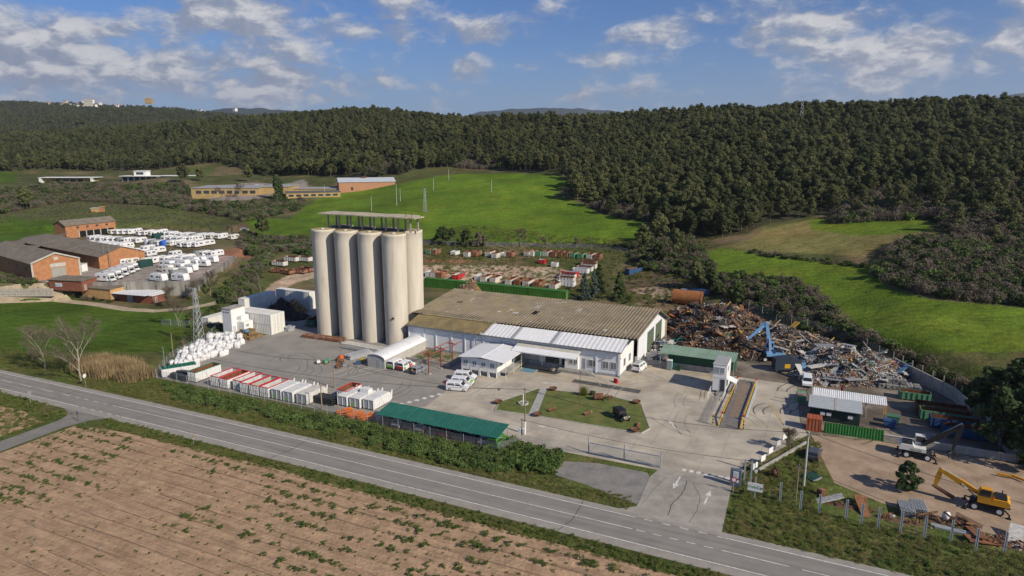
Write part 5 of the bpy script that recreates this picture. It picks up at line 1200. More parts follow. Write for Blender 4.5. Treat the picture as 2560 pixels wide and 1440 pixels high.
tr_ = t.new('ShaderNodeBsdfTransparent'); mx = t.new('ShaderNodeMixShader'); t.put(mx.inputs[0], t.m('MAXIMUM', g1, g2)); t.l.new(tr_.outputs[0], mx.inputs[1]); t.l.new(b.outputs[0], mx.inputs[2]); t.l.new(mx.outputs[0], t.n['Material Output'].inputs[0])
MB().b2(-.01, .01, 0, 13.6, .1, 1.25).build('mesh', m_mesh, gf)
gh = thing('tubular_barrier', 'thin tubular barrier posts left of the control tower stairs', 'barrier', W(17.6, -7), SA)
for i in range(4): MB().tube((0, i * 1.0, 0), (0, i * 1.0, 1.0), .03).build('post', m_grey, gh)
pt = thing('portable_toilet', 'grey portable toilet with turquoise side beside the boundary wall', 'toilet', at_uv(8.3, 9.7), SA)
MB().b2(-.55, .55, -.55, .55, .1, 2.15).build('cabin', m_grey, pt); MB().b2(.552, .57, -.54, .54, .12, 2.1).build('side_panel', mat('turquoise', (.10, .42, .36), .6, .05, 1), pt); MB().box((0, 0, 2.24), (1.2, 1.2, .18), taper=.8).build('roof', m_frame, pt); MB().b2(-.42, .42, -.57, -.55, .2, 1.9).build('door', mat('toilet_door', (.26, .28, .29), .6, .05, 1), pt)
rb = thing('water_barrier', 'red plastic road barrier before the white warehouse', 'barrier', G(1540, 957) + (0,), SA + R(50)); MB().prof([(-.3, 0), (.3, 0), (.12, .8), (-.12, .8)], -.6, .6).build('body', mat('barrier_red', (.55, .03, .03), .5, .05, 1), rb); MB().b2(-.1, .1, -.4, .4, .8, .9).build('top', mat('barrier_red', None), rb)
gb = thing('green_bin', 'dark green bin beside the portable toilet', 'bin', at_uv(10.2, 10.0), SA); MB().box((0, 0, .5), (.8, .7, 1.0), taper=1.1).build('tub', mat('dark_green_plastic', (.02, .07, .035), .5, .1, 2), gb); MB().b2(-.46, .46, -.42, .42, 1.0, 1.1).build('lid', mat('dark_green_plastic', None), gb)
# ------------------------------------------------------------------ red pipe gantry, planter wall
ga = thing('pipe_gantry', 'red steel gantry of posts and beams over the grassy plot', 'gantry', W(0, 0), SA)
gp = [UVof(1072, 936), UVof(1102, 921), UVof(1131, 908)]
for (u, v) in gp:
    o = MB().b2(u - .1, u + .1, v - .1, v + .1, 0, 5.0).build('post', m_rusty_red, ga); MB().b2(u - .4, u + .4, v - .4, v + .4, 0, .25).build('footing', m_block, ga); MB().b2(u - 1.2, u + 1.2, v - .08, v + .08, 4.5, 4.66).build('cross_arm', m_rusty_red, ga); MB().tube((u, v, 3.8), (u + .9, v, 4.5), .06).build('strut', m_rusty_red, ga)
for off in (-1.1, 1.1): MB().tube((gp[0][0] + off - .2, gp[0][1] - 1.0, 4.75), (gp[2][0] + off + .3, gp[2][1] + 2.2, 4.75), .09, n=8).build('pipe', m_rusty_red, ga)
pw = thing('planter_wall', 'low concrete block wall round the grassy plot by the office', 'wall', W(0, 0), SA)
for i in range(6): MB().b2(-47.0 + i * 1.9, -45.14 + i * 1.9, -9.6, -9.3, 0, .9).build('wall_block', m_block, pw)
for i in range(5): MB().b2(-36.2, -35.9, -9.3 + i * 1.8, -7.54 + i * 1.8, 0, .9).build('wall_block', m_block, pw)
sheet('plot_ground', uvp([(-47, -9.3), (-36.2, -9.3), (-36.2, -.1), (-47, -.1)]), .03, mat('plot_soil', (.27, .215, .15), .95, .25, .5, c2=(.075, .10, .03), thr=(.45, .58)))
# ------------------------------------------------------------------ steel stock in front of the silos
def bundle(name, label, cat, u0, v0, L, n, layers, ang, m, th=.12, wd=.2, part='beam'):
    r_ = thing(name, label, cat, at_uv(u0, v0), SA + ang); mb_me = MB().b2(0, L, 0, wd, 0, th).mesh(part, m)
    for l_ in range(layers):
        for i in range(n): o = obj(part, mb_me, r_); o.location = (rnd.uniform(-.4, .4), i * (wd + .05) + rnd.uniform(-.02, .02), l_ * (th + .03)); o.rotation_euler = (0, 0, rnd.uniform(-.02, .02))
    return r_
bundle('steel_beams', 'long rusty steel beams piled before the two far silos', 'steel beams', -81.5, -4.9, 12, 6, 4, R(3), m_oxide, .16, .3)
bundle('steel_beams', 'pale flat trailer deck loaded with scrap beside the beams', 'steel beams', -68.5, -5.6, 12, 5, 2, R(-3), m_wornw, .2, .42)
bundle('steel_beams', 'dark rails lying in front of the pale trailer deck', 'steel beams', -66.5, -8.2, 10, 4, 2, R(-2), m_grey, .14, .25)
bundle('steel_frame_stack', 'leaning stack of silver galvanised frames near the vaulted store', 'steel frames', -58.5, -14.5, 6.0, 7, 5, R(75), mat('silver_steel', (.48, .50, .53), .4, .15, 2, metal=.4), .16, .3)
bundle('steel_section_stack', 'white section lying beside the galvanised frames', 'steel frames', -57.2, -9.5, 5, 2, 2, R(35), m_wornw, .2, .4)
# scrap machinery cluster (tables, frames, drums)
rr = random.Random(12)
names = ['green painted machine part', 'rusty wheel frame', 'low steel trestle', 'grey winch drum', 'blue grey pump housing', 'yellow cable reel', 'orange frame', 'small green tank', 'grey tarpaulin bundle', 'open steel cage']
mts = [m_bgreen, m_rust, m_steel, m_grey, m_bblue, m_yrail, mat('orange_paint', None), m_bgreen, m_panel, m_steel]
for i, nm in enumerate(names):
    u, v = [(-62.5, -17.5), (-60.8, -16), (-58.5, -17.8), (-57, -18.6), (-55.2, -16.2), (-55.4, -14.6), (-61.3, -14.6), (-62.2, -19.0), (-63.6, -19.6), (-57.6, -20.0)][i]
    o = thing('machine_part', nm + ' in the scrap cluster left of the vaulted store', 'scrap part', at_uv(u, v), rr.uniform(0, 3))
    MB().box((0, 0, .45), (1.1, .8, .7), taper=.8).build('housing', mts[i], o); MB().tube((-.8, 0, .3), (.8, 0, .5), .12, n=10).build('shaft', m_grey, o)
    for x in (-.6, .6): MB().b2(x - .05, x + .05, -.5, .5, 0, 1.1 if i in (2, 9) else .3).build('foot', m_rust, o)
# dark steel stack and orange props
bundle('dark_steel_stack', 'stack of dark steel profiles between the white containers', 'steel stack', -48.6, -38.6, 4.4, 7, 9, R(0), mat('dark_profile', (.035, .037, .04), .6, .2, 2), .13, .26, 'profile')
m_orange = mat('orange_prop', (.62, .165, .02), .6, .15, 2, c2=(.42, .11, .02))
for k2, (px, py, lab) in enumerate(((862, 1034, 'bundle of orange scaffold props nearest the dark steel stack'), (888, 1041, 'middle bundle of orange scaffold props'), (915, 1048, 'bundle of orange scaffold props nearest the carport'))):
    o = thing('scaffold_props', lab, 'props', G(px, py) + (0,), SA + R(52)); mb = MB()
    for i in range(34):
        a, h_ = rnd.uniform(-.9, .9), rnd.uniform(.05, .75); mb.tube((-1.3 + rnd.uniform(-.3, .3), a, h_), (1.4 + rnd.uniform(-.3, .3), a + rnd.uniform(-.35, .35), h_ + rnd.uniform(-.05, .2)), .055, n=5)
    q = mb.build('props', m_orange, o); q['kind'] = 'stuff'; MB().b2(-.2, -.12, -1.0, 1.0, 0, .06).build('strap', m_grey, o)
# forklift
fk = thing('forklift', 'red forklift parked in the shade beside the silos', 'forklift', G(772, 814) + (0,), SA + R(75))
MB().prof([(-1.1, .3), (.6, .3), (.6, .75), (-.2, .95), (-1.1, 1.15)], -.5, .5).build('body', mat('forklift_red', (.42, .06, .03), .5, .1, 1), fk); MB().b2(-1.25, -1.05, -.48, .48, .35, 1.1).build('counterweight', m_grey, fk)
mb = MB()
for s in (-1, 1): mb.tube((.55, s * .45, .8), (.35, s * .42, 2.1), .04); mb.tube((-.85, s * .45, 1.1), (-.6, s * .42, 2.1), .04)
mb.b2(-.65, .4, -.47, .47, 2.08, 2.14); mb.build('roll_cage', m_plastic, fk)
for s in (-1, 1): MB().b2(.68, .8, s * .3 - .06, s * .3 + .06, .1, 2.7).build('mast', m_plastic, fk); MB().b2(.8, 1.8, s * .3 - .06, s * .3 + .06, .12, .18).build('fork', m_grey, fk); wheel(fk, .4, s * .45, .3, .2); wheel(fk, -.8, s * .42, .25, .18)
bundle('metal_cage', 'grey wire stillage cages beside the white container end', 'cages', -88.6, -2.2, 2.0, 3, 4, R(80), m_steel, .25, .7, 'cage')
kt = skip_kind('roll_off_skip', 'dark teal skip in the shade behind the white container end', 5.2, 2.4, 2.0, mat('dark_teal', (.02, .11, .095), .6, .15, 1), None, m_inrust, 'skips beside the silos'); kt.put(at_uv(-87.5, 3.5), SA + R(10), None, 'skips beside the silos')
# ------------------------------------------------------------------ scrap heaps
PAL = {'rust': (.215, .100, .048), 'brown': (.125, .074, .046), 'dark': (.042, .037, .034), 'ochre': (.42, .25, .045), 'grey': (.26, .26, .26), 'pale': (.50, .48, .44), 'steel': (.30, .32, .34), 'green': (.05, .17, .08), 'blue': (.10, .22, .36), 'red': (.34, .05, .03), 'tan': (.36, .26, .16), 'orange': (.46, .13, .03)}
PM = {k: mat('scrap_' + k, c, .8, .25, 2.5) for k, c in PAL.items()}
def heap(label, lobes, n, mix, seed, big, sizes=(.25, 1.3)):
    """mound made of overlapping lobes (u, v, ru, rv, h); n loose pieces lie on it; big = longer pieces one can pick out"""
    rr = random.Random(seed); u0 = min(l[0] - l[2] for l in lobes); u1 = max(l[0] + l[2] for l in lobes); v0 = min(l[1] - l[3] for l in lobes); v1 = max(l[1] + l[3] for l in lobes)
    def hh(u, v):
        z = 0.0
        for (cu, cv, ru, rv, h) in lobes:
            d = math.hypot((u - cu) / ru, (v - cv) / rv)
            if d < 1: z = max(z, h * (1 - d) ** .75 * (1 + .25 * math.sin(u * 1.1 + seed) * math.cos(v * .9)))
        return z
    r_ = thing('scrap_heap', label, 'scrap heap', W(0, 0), SA)
    N = 46; mb = MB(); vs = []
    for i in range(N + 1):
        for j in range(N + 1):
            u, v = u0 + (u1 - u0) * i / N, v0 + (v1 - v0) * j / N; vs.append((u, v, hh(u, v) - .12))
    mb.add(vs, [(i * (N + 1) + j, (i + 1) * (N + 1) + j, (i + 1) * (N + 1) + j + 1, i * (N + 1) + j + 1) for i in range(N) for j in range(N)]); mb.build('mound', PM['dark'] if mix.get('dark', 0) > .15 else PM['brown'], r_)
    keys = list(mix); wts = list(mix.values()); mb = MB(); k2 = 0
    while k2 < n:
        u, v = rr.uniform(u0, u1), rr.uniform(v0, v1); z = hh(u, v)
        if z < .15 and rr.random() > .10: continue
        if z <= 0 and min(math.hypot((u - l[0]) / l[2], (v - l[1]) / l[3]) for l in lobes) > 1.06: continue
        k2 += 1; zone = math.sin(u * .55 + seed) + math.sin(v * .47 - seed * 2) + math.sin((u + v) * .33)
        mb.k = keys.index(rr.choices(keys, [w_ * ((2.2 if zone > .5 else .5) if i_ % 2 else (2.0 if zone < -.3 else .8)) for i_, w_ in enumerate(wts)])[0]); L = rr.uniform(sizes[0] * .7, sizes[1] * .8) * (2.4 if rr.random() < .10 else 1)
        q = (Matrix.Rotation(rr.uniform(0, 6.28), 3, 'Z') @ Matrix.Rotation(rr.uniform(-.9, .9), 3, 'Y') @ Matrix.Rotation(rr.uniform(-.9, .9), 3, 'X'))
        s = rr.random()
        if s < .62: d = (L * 1.25, rr.uniform(.05, .15), rr.uniform(.04, .12))
        elif s < .86: d = (L * .7, L * rr.uniform(.3, .7), rr.uniform(.03, .08))
        else: d = (L * .5, L * .4, L * .35)
        mb.box((u, v, z + rr.uniform(-.05, .25)), d, 0, q, rr.choice([1, 1, .7]))
    o = mb.build('loose_scrap', [PM[k] for k in keys], r_); o['kind'] = 'stuff'
    for i in range(big):
        for _ in range(60):
            u, v = rr.uniform(u0, u1), rr.uniform(v0, v1); z = hh(u, v)
            if z > .6: break
        L = rr.uniform(1.8, 5.5); q = Matrix.Rotation(rr.uniform(0, 6.28), 3, 'Z') @ Matrix.Rotation(rr.uniform(-.6, .6), 3, 'Y')
        MB().box((0, 0, 0), (L, rr.uniform(.12, .3) if rr.random() < .65 else rr.uniform(.8, 1.8), rr.uniform(.06, .22)), 0, q).build(rr.choice(['beam', 'sheet', 'girder']), PM[rr.choices(keys, wts)[0]], r_).location = (u, v, z + .3)
    return r_
heap('large rusty heap of mixed scrap iron behind the green shed', [(14.5, 34, 9.5, 14, 6.0), (14, 46, 14, 17, 6.6), (20.5, 32, 8.5, 9.5, 4.8), (5, 53, 8, 11, 4.6)], 5200, {'rust': .24, 'brown': .27, 'dark': .24, 'ochre': .045, 'grey': .06, 'pale': .04, 'tan': .06, 'green': .02, 'blue': .015, 'orange': .015}, 3, 150, (.3, 1.7))
heap('heap of pale shredded scrap behind the blue material handler', [(28, 40, 11, 13, 4.6), (35, 38, 10, 10, 3.6)], 2200, {'brown': .16, 'dark': .16, 'tan': .22, 'pale': .2, 'grey': .12, 'rust': .08, 'steel': .06, 'ochre': .03}, 5, 40, (.25, 1.0))
heap('broad silvery heap of mixed light metal scrap beside the white van', [(42, 24, 11, 10, 5.2), (47, 27, 8, 9, 4.2), (38, 17, 6, 5, 2.2)], 4600, {'pale': .25, 'steel': .23, 'grey': .17, 'dark': .14, 'brown': .06, 'tan': .05, 'blue': .035, 'red': .02, 'ochre': .02, 'green': .015}, 7, 90, (.2, .95))
heap('small pile of pale aluminium sections by the warehouse gable', [(3.2, 24, 5.2, 4.0, 1.7)], 520, {'pale': .4, 'steel': .2, 'dark': .15, 'brown': .15, 'blue': .1}, 8, 12, (.4, 1.6))
heap('low pile of mixed scrap behind the boundary wall', [(3.5, 13.2, 3.8, 1.5, 1.0)], 220, {'pale': .3, 'dark': .3, 'green': .1, 'red': .1, 'grey': .2}, 9, 4)
heap('tan heap of chipped timber against the green containers', [(-66, 55, 5.5, 4.2, 5.2)], 900, {'tan': .7, 'brown': .2, 'ochre': .1}, 10, 0, (.3, .9))
heap('black spoil and cable heap between the white containers', [(-105, 13, 5, 5, 4.0), (-98, 10, 5, 4, 1.4)], 700, {'dark': .8, 'brown': .2}, 11, 0, (.3, .8))
heap('pale timber offcut heap beyond the black spoil heap', [(-103, 15.5, 4.5, 3.2, 3.6)], 500, {'tan': .8, 'ochre': .2}, 12, 0, (.3, .8))
heap('low pile of blue and red bicycle frames beside the silos', [(-90, 19, 7, 3.0, 1.2)], 420, {'blue': .35, 'red': .25, 'dark': .25, 'pale': .15}, 13, 0, (.3, .9))
heap('white rubble row behind the warehouse near the conifers', [(-22, 52, 12, 1.6, .9)], 320, {'pale': .7, 'tan': .2, 'blue': .1}, 14, 0, (.3, .8))
# baled cubes
rr = random.Random(5)
bale = []
for s_ in range(3):
    mb = MB(); mb.box((0, 0, .45), (1.1, .95, .9))
    for i in range(26): mb.box((rr.uniform(-.55, .55), rr.uniform(-.5, .5), rr.uniform(.05, .92)), (rr.uniform(.1, .5), rr.uniform(.1, .4), rr.uniform(.05, .2)), rr.uniform(0, 3))
    bale.append(mb.mesh('metal_bale', mat('bale_metal', (.20, .19, .175), .7, .4, 4, c2=(.38, .38, .37))))
for i in range(18):
    u, v = 49.5 + (i % 6) * 1.25, 16.5 + (i // 6) * 1.2; z = .92 if i in (7, 8, 9, 13) else 0
    obj('metal_bale', bale[i % 3], None, at_uv(u + rr.uniform(-.1, .1), v, 0), SA + rr.uniform(-.1, .1), 'crushed grey metal bale stacked behind the green skip', 'bale', 'crushed metal bales')
    if z: obj('metal_bale', bale[(i + 1) % 3], None, at_uv(u, v, z), SA, 'crushed grey metal bale on top of others behind the green skip', 'bale', 'crushed metal bales')
# ------------------------------------------------------------------ excavators and material handlers
def excavator(name, label, cat, loc, rz, paint, boom_m, pts, tool, s=1.0, wheeled=True, cab_side=1, slew=0.0, dark=None, lift_cab=0.0):
    """pts: boom pivot, elbow, stick tip in the x-z plane of the upper body (x forward)"""
    r_ = thing(name, label, cat, loc, rz); dk = dark or m_plastic
    if wheeled:
        MB().b2(-1.9 * s, 1.9 * s, -.75 * s, .75 * s, .55 * s, 1.05 * s).build('chassis', dk, r_)
        for x in (-1.35, 1.35):
            for y in (-1, 1):
                o = MB().tube((x * s, y * .8 * s, .52 * s), (x * s, y * 1.25 * s, .52 * s), .52 * s, n=18).build('wheel', m_tyre, r_); MB().tube((x * s, y * .79 * s, .52 * s), (x * s, y * 1.27 * s, .52 * s), .30 * s, n=14).build('rim', m_frame, o)
        for x in (-2.1, 2.1):
            for y in (-1, 1): mb = MB(); mb.tube((x * .85 * s, y * .7 * s, .8 * s), (x * 1.15 * s, y * 1.5 * s, .5 * s), .1 * s); mb.tube((x * 1.15 * s, y * 1.5 * s, .5 * s), (x * 1.15 * s, y * 1.5 * s, .08), .1 * s); mb.b2(x * 1.15 * s - .25, x * 1.15 * s + .25, y * 1.5 * s - .25, y * 1.5 * s + .25, .02, .1); mb.build('outrigger', dk, r_)
    else:
        for y in (-1, 1): MB().prof([(-1.5 * s, .1), (1.5 * s, .1), (1.75 * s, .4 * s), (1.5 * s, .72 * s), (-1.5 * s, .72 * s), (-1.75 * s, .4 * s)], y * .95 * s - .25 * s, y * .95 * s + .25 * s).build('track', m_tyre, r_)
        MB().b2(-.9 * s, .9 * s, -.7 * s, .7 * s, .35 * s, .8 * s).build('chassis', dk, r_)
    up = bpy.data.objects.new('upper_structure', MB().prof([(-2.3 * s, 1.25 * s), (1.1 * s, 1.2 * s), (1.1 * s, 1.75 * s), (-.4 * s, 1.8 * s), (-.6 * s, 2.1 * s), (-2.1 * s, 2.1 * s), (-2.4 * s, 1.8 * s)], -1.2 * s, 1.2 * s).mesh('upper_structure', paint)); col.objects.link(up); up.parent = r_; up.rotation_euler = (0, 0, slew)
    def sub(mb, nm, m_): o = mb.build(nm, m_, up); return o
    sub(MB().tube((0, 0, 1.0 * s), (0, 0, 1.25 * s), .7 * s, n=18), 'slew_ring', dk)
    sub(MB().b2(-2.0 * s, -.7 * s, -1.0 * s, 1.0 * s, 2.1 * s, 2.25 * s), 'engine_cover', dk)
    cz = lift_cab
    sub(MB().prof([(-.35 * s, 1.8 * s + cz), (1.15 * s, 1.8 * s + cz), (1.2 * s, 2.4 * s + cz), (.9 * s, 3.2 * s + cz), (-.35 * s, 3.2 * s + cz)], cab_side * .75 * s - .45 * s, cab_side * .75 * s + .45 * s), 'cab', paint)
    for q in (-1, 1): sub(MB().prof([(-.25 * s, 2.2 * s + cz), (1.08 * s, 2.2 * s + cz), (1.1 * s, 2.42 * s + cz), (.83 * s, 3.08 * s + cz), (-.25 * s, 3.08 * s + cz)], cab_side * .75 * s + q * .46 * s - .01, cab_side * .75 * s + q * .46 * s + .01), 'cab_window', m_carglass)
    sub(MB().quad((1.18 * s, cab_side * .75 * s - .4 * s, 2.1 * s + cz), (1.18 * s, cab_side * .75 * s + .4 * s, 2.1 * s + cz), (.93 * s, cab_side * .75 * s + .38 * s, 3.12 * s + cz), (.93 * s, cab_side * .75 * s - .38 * s, 3.12 * s + cz)), 'windscreen', m_carglass)
    (x0, z0), (x1, z1), (x2, z2) = pts
    def limb(a, c, w0, w1, nm, m_, yw=.34):
        d = Vector((c[0] - a[0], 0, c[1] - a[1])); n = Vector((-d.z, 0, d.x)).normalized(); mid = (Vector((a[0], 0, a[1])) * .55 + Vector((c[0], 0, c[1])) * .45); p = []
        A, C = Vector((a[0], 0, a[1])), Vector((c[0], 0, c[1]))
        p = [A - n * w0 * .5, mid - n * w0 * .75, C - n * w1 * .5, C + n * w1 * .5, mid + n * w0 * .75, A + n * w0 * .5]
        return sub(MB().prof([(q.x, q.z) for q in p], -yw * s / 2, yw * s / 2), nm, m_)
    limb(pts[0], pts[1], .5 * s, .5 * s, 'boom', boom_m); limb(pts[1], pts[2], .46 * s, .3 * s, 'stick', boom_m, .28)
    sub(MB().tube((x0 + .3, .25 * s, z0 - .5 * s), (x0 + (x1 - x0) * .45, .25 * s, z0 + (z1 - z0) * .45 - .1), .09 * s), 'boom_ram', m_steel); sub(MB().tube((x0 + (x1 - x0) * .5, 0, z0 + (z1 - z0) * .5 + .4 * s), (x1 + (x2 - x1) * .08, 0, z1 + .35 * s), .08 * s), 'stick_ram', m_steel)
    sub(MB().tube((x1, -.25 * s, z1), (x1, .25 * s, z1), .28 * s, n=14), 'elbow_joint', boom_m)
    if tool == 'grab':
        sub(MB().tube((x2, 0, z2), (x2, 0, z2 - .7 * s), .16 * s), 'grab_rotator', dk)
        for k2 in range(5):
            a = k2 * 2 * math.pi / 5; ca, sa = math.cos(a), math.sin(a); mb = MB(); zz = z2 - .7 * s
            mb.tube((x2, 0, zz), (x2 + .75 * s * ca, .75 * s * sa, zz - .25 * s), .1 * s); mb.tube((x2 + .75 * s * ca, .75 * s * sa, zz - .25 * s), (x2 + .55 * s * ca, .55 * s * sa, max(.08, zz - 1.1 * s)), .1 * s, .04 * s); sub(mb, 'tine', dk)
    elif tool == 'bucket': sub(MB().prof([(x2 - .1, z2), (x2 + .5 * s, z2 - .1), (x2 + .55 * s, z2 - .7 * s), (x2 + .1, z2 - .85 * s), (x2 - .25 * s, z2 - .5 * s)], -.4 * s, .4 * s), 'bucket', dk)
    else: sub(MB().prof([(x2 - .2, z2 + .1), (x2 + .3, z2 + .05), (x2 - 2.3, .25), (x2 - 2.5, .6)], -.3, .3), 'hammer', m_rust)
    sub(MB().tube((-1.5 * s, -.8 * s, 2.2 * s), (-1.5 * s, -.8 * s, 2.7 * s), .07 * s), 'exhaust', dk)
    return r_, up
m_mblue = mat('machine_blue', (.17, .36, .62), .45, .08, 1, c2=(.24, .42, .64)); m_mwhite = mat('machine_white', (.62, .62, .60), .5, .06, 1); m_mblk = mat('machine_black', (.018, .019, .02), .5, .2, 1); m_myel = mat('machine_yellow', (.62, .30, .02), .5, .1, 1, c2=(.48, .23, .03)); m_mteal = mat('machine_teal', (.02, .14, .14), .5, .1, 1)
excavator('material_handler', 'blue material handler with raised angled boom among the scrap heaps', 'excavator', G(1928, 902) + (0,), R(168), m_mblue, m_mblue, [(.3, 2.6), (1.6, 8.7), (5.6, 4.6)], 'grab', 1.12, True, -1, dark=m_mblk, lift_cab=.6)
wh, up = excavator('material_handler', 'white wheeled material handler with long black boom by the dirt lot wall', 'excavator', G(2290, 1141) + (0,), R(-28), m_mwhite, m_mblk, [(.6, 2.1), (5.4, 6.2), (4.7, 2.6)], 'grab', 1.05, True, 1, dark=m_mblk)
m_txtg = mat('letter_green', (.20, .38, .12), .6, .05, 1); m_txtd = mat('letter_dark', (.02, .07, .08), .6, .05, 1)
text_part('Dels', .42, m_txtg, up, (-.95, -1.28, 1.42), (R(90), 0, 0)); text_part('Cat', .42, m_txtd, up, (-.05, -1.28, 1.42), (R(90), 0, 0))
ye, up = excavator('wheeled_excavator', 'yellow wheeled excavator with bent boom parked on the dirt lot', 'excavator', G(2465, 1272) + (0,), R(146), m_myel, m_myel, [(1.0, 2.0), (5.6, 4.1), (6.1, 1.5)], 'hammer', 1.02, True, 1, dark=m_mblk)
excavator('mini_excavator', 'small teal mini excavator working beside the aluminium pile', 'excavator', G(1684, 866) + (0,), R(-10), m_mteal, m_mteal, [(.4, 1.2), (1.5, 2.4), (2.6, .9)], 'bucket', .55, False, 1, dark=m_mblk)
# dark crusher/shear machine in the shade between the heaps
sh = thing('scrap_shear', 'dark scrap shear machine standing between the two heaps', 'machine', at_uv(31.5, 19.5), SA + R(25))
MB().prof([(-3, .5), (3, .5), (3, 2.2), (.5, 3.4), (-3, 3.0)], -1.1, 1.1).build('housing', mat('dark_blue_steel', (.03, .04, .06), .6, .2, 1), sh); MB().prof([(3, 1.6), (5.5, 3.0), (5.5, 3.3), (3, 2.3)], -.9, .9).build('chute', m_grey, sh); MB().b2(-1, .2, -1.15, -1.1, 1.0, 1.9).build('yellow_panel', m_yrail, sh)
for x in (-2.4, 2.4): MB().b2(x - .2, x + .2, -1, 1, 0, .5).build('foot', m_grey, sh)
bx_ = thing('steel_hopper', 'grey open steel hopper on the edge of the pale shredded heap', 'hopper', at_uv(38.5, 31, 1.6), SA + R(20)); MB().prof([(-1.6, 0), (1.6, 0), (2.1, 1.9), (-2.1, 1.9)], -1.2, 1.2).build('tub', mat('hopper_grey', (.22, .24, .25), .6, .15, 1), bx_); MB().b2(-2.15, 2.15, -1.25, 1.25, 1.9, 2.0).build('rim', m_grey, bx_)
mb_blocks = MB().b2(-.75, .75, -.3, .3, 0, .7).mesh('barrier_block', m_block)
for i, (u, v) in enumerate([(1.8, 17.6), (3.6, 17.8), (2.2, 19.6), (4.2, 19.4), (6.0, 19.0), (7.6, 18.6)]): obj('concrete_block', mb_blocks, None, at_uv(u, v), SA + .1 * math.sin(i), 'pale concrete barrier block in the row behind the green shed', 'block', 'concrete barrier blocks')
# rusty tank
m_tank = mat('tank_rust', (.30, .125, .045), .9, .2, .8, c2=(.22, .09, .035))
tk = thing('rusty_tank', 'huge rusty cylindrical tank lying beyond the scrap heap', 'tank', at_uv(-.4, 73.5, 2.3), SA)
MB().tube((-4.4, 0, 0), (4.4, 0, 0), 2.2, n=36).build('shell', m_tank, tk, False); MB().tube((4.4, 0, 0), (4.45, 0, 0), 2.0, n=36).build('end_plate', m_inrust, tk); MB().tube((4.05, 0, 0), (4.2, 0, 0), 2.26, n=36).build('end_ring', m_rust, tk)
for x in (-3, 0, 3): MB().b2(x - .2, x + .2, -1.6, 1.6, -2.3, -1.75).build('cradle', m_wood, tk)
# ------------------------------------------------------------------ scrapyard office shack
def px_rect(pts, z): return [UVof(a, b_, z) for a, b_ in pts]
sk = thing('yard_shack', 'low yard office with blue-grey roof behind the green screen', 'shed', W(0, 0), SA)
m_bgrey = mat('bluegrey_sheet', (.33, .37, .40), .5, .08, 1); m_bstripe = mat('pale_seam', (.60, .60, .57), .5, .05, 1)
au0, au1, av0, av1 = 36.6, 45.2, -7.6, -2.6
for i in range(2):
    a, c = (au0, au0 + 4.2) if i == 0 else (au0 + 4.5, au1)
    MB().prof([(av0, 2.5), (av1, 3.0), (av1, 3.1), (av0, 2.6)], a, c, 'x').build('roof_sheet', m_bgrey, sk)
    for j in range(8): v = av0 + (av1 - av0) * (j + .3) / 8; z = 2.6 + .5 * (j + .3) / 8; MB().b2(a, c, v, v + .09, z, z + .06).build('roof_seam', m_bstripe, sk)
MB().prof([(av0, 2.56), (av1, 3.06), (av1, 3.15), (av0, 2.65)], au0 + 4.2, au0 + 4.5, 'x').build('ridge_strip', mat('tan_strip', (.36, .31, .25), .8, .1, 1), sk)
MB().b2(au0 + .3, au1 - .3, av0 + .6, av1, 0, 2.5).build('walls', mat('dark_green_wall', (.015, .035, .03), .7, .1, 1), sk)
for u in (39.0, 40.0, 43.4): MB().box((u, av0 + .45, 1.5), (.75, .3, .55)).build('air_conditioner', m_frame, sk)
sk2 = thing('yard_canopy', 'striped white corrugated canopy behind the yard office shack', 'canopy', W(0, 0), SA)
for i in range(9): a = 37.0 + 12.2 * i / 9; MB().corr((a, -2.5, 2.9), (12.2 / 9 - .02, 0, 0), (0, 3.8, .35), (0, -.35, 3.8), 4, .07).build('roof_sheet', m_roofw, sk2)
for u in (46.0, 49.0):
    for v in (-2.3, 1.0): MB().tube((u, v, 0), (u, v, 2.95), .06).build('post', m_yrail if u > 48 else m_steel, sk2)
MB().b2(37.3, 45.0, -1.5, 1.0, 0, 2.85).build('store_walls', mat('grey_shutter', (.30, .31, .32), .7, .1, 1), sk2)
for nm, lab, u, v, m_ in (('blue_skip', 'small blue bin under the end of the striped canopy', 49.6, -5.0, m_bblue), ('green_rack', 'green metal bin beside the striped canopy', 50.3, -2.6, mat('rack_green', (.06, .16, .10), .6, .1, 1))):
    o = thing(nm, lab, 'bin', at_uv(u, v), SA); MB().prof([(-.8, .1), (.8, .1), (.95, 1.3), (-.95, 1.3)], -.7, .7).build('tub', m_, o); MB().b2(-1.0, 1.0, -.75, .75, 1.3, 1.38).build('rim', m_, o); MB().b2(-.7, .7, -.5, .5, 0, .1).build('foot', m_grey, o)
ro = container_kind('small_container', 'small red-orange container at the end of the green screen', 2.4, 2.2, 2.3, mat('orange_red_paint', (.34, .085, .035), .7, .15, 1, c2=(.28, .13, .08)), None); ro.put(at_uv(36.6, -12.6), SA)
gsn = thing('green_screen', 'long green fabric screen fence in front of the yard office', 'fence', W(0, 0), SA)
for i in range(7): MB().corr((39.4 + i * 1.28, -12.4 + i * .06, .05), (1.26, .05, 0), (0, 0, 1.9), (0, -1, 0), 3, .05).build('screen_panel', mat('green_fabric', (.030, .165, .035), .9, .12, 1.2), gsn)
for i in range(5): MB().tube((39.4 + i * 2.2, -12.2 + i * .1, 0), (39.4 + i * 2.2, -12.2 + i * .1, 2.0), .04).build('post', m_steel, gsn)
dw = thing('retaining_wall', 'low grey concrete wall between the dirt lot and the scrapyard', 'wall', W(0, 0), SA)
for i in range(9): MB().b2(48.4 + i * 2.0, 50.36 + i * 2.0, -12.1, -11.85, 0, 1.15).build('wall_panel', m_block, dw)
MB().b2(48.4, 66.4, -12.14, -11.8, 1.15, 1.25).build('coping', m_kerb, dw)
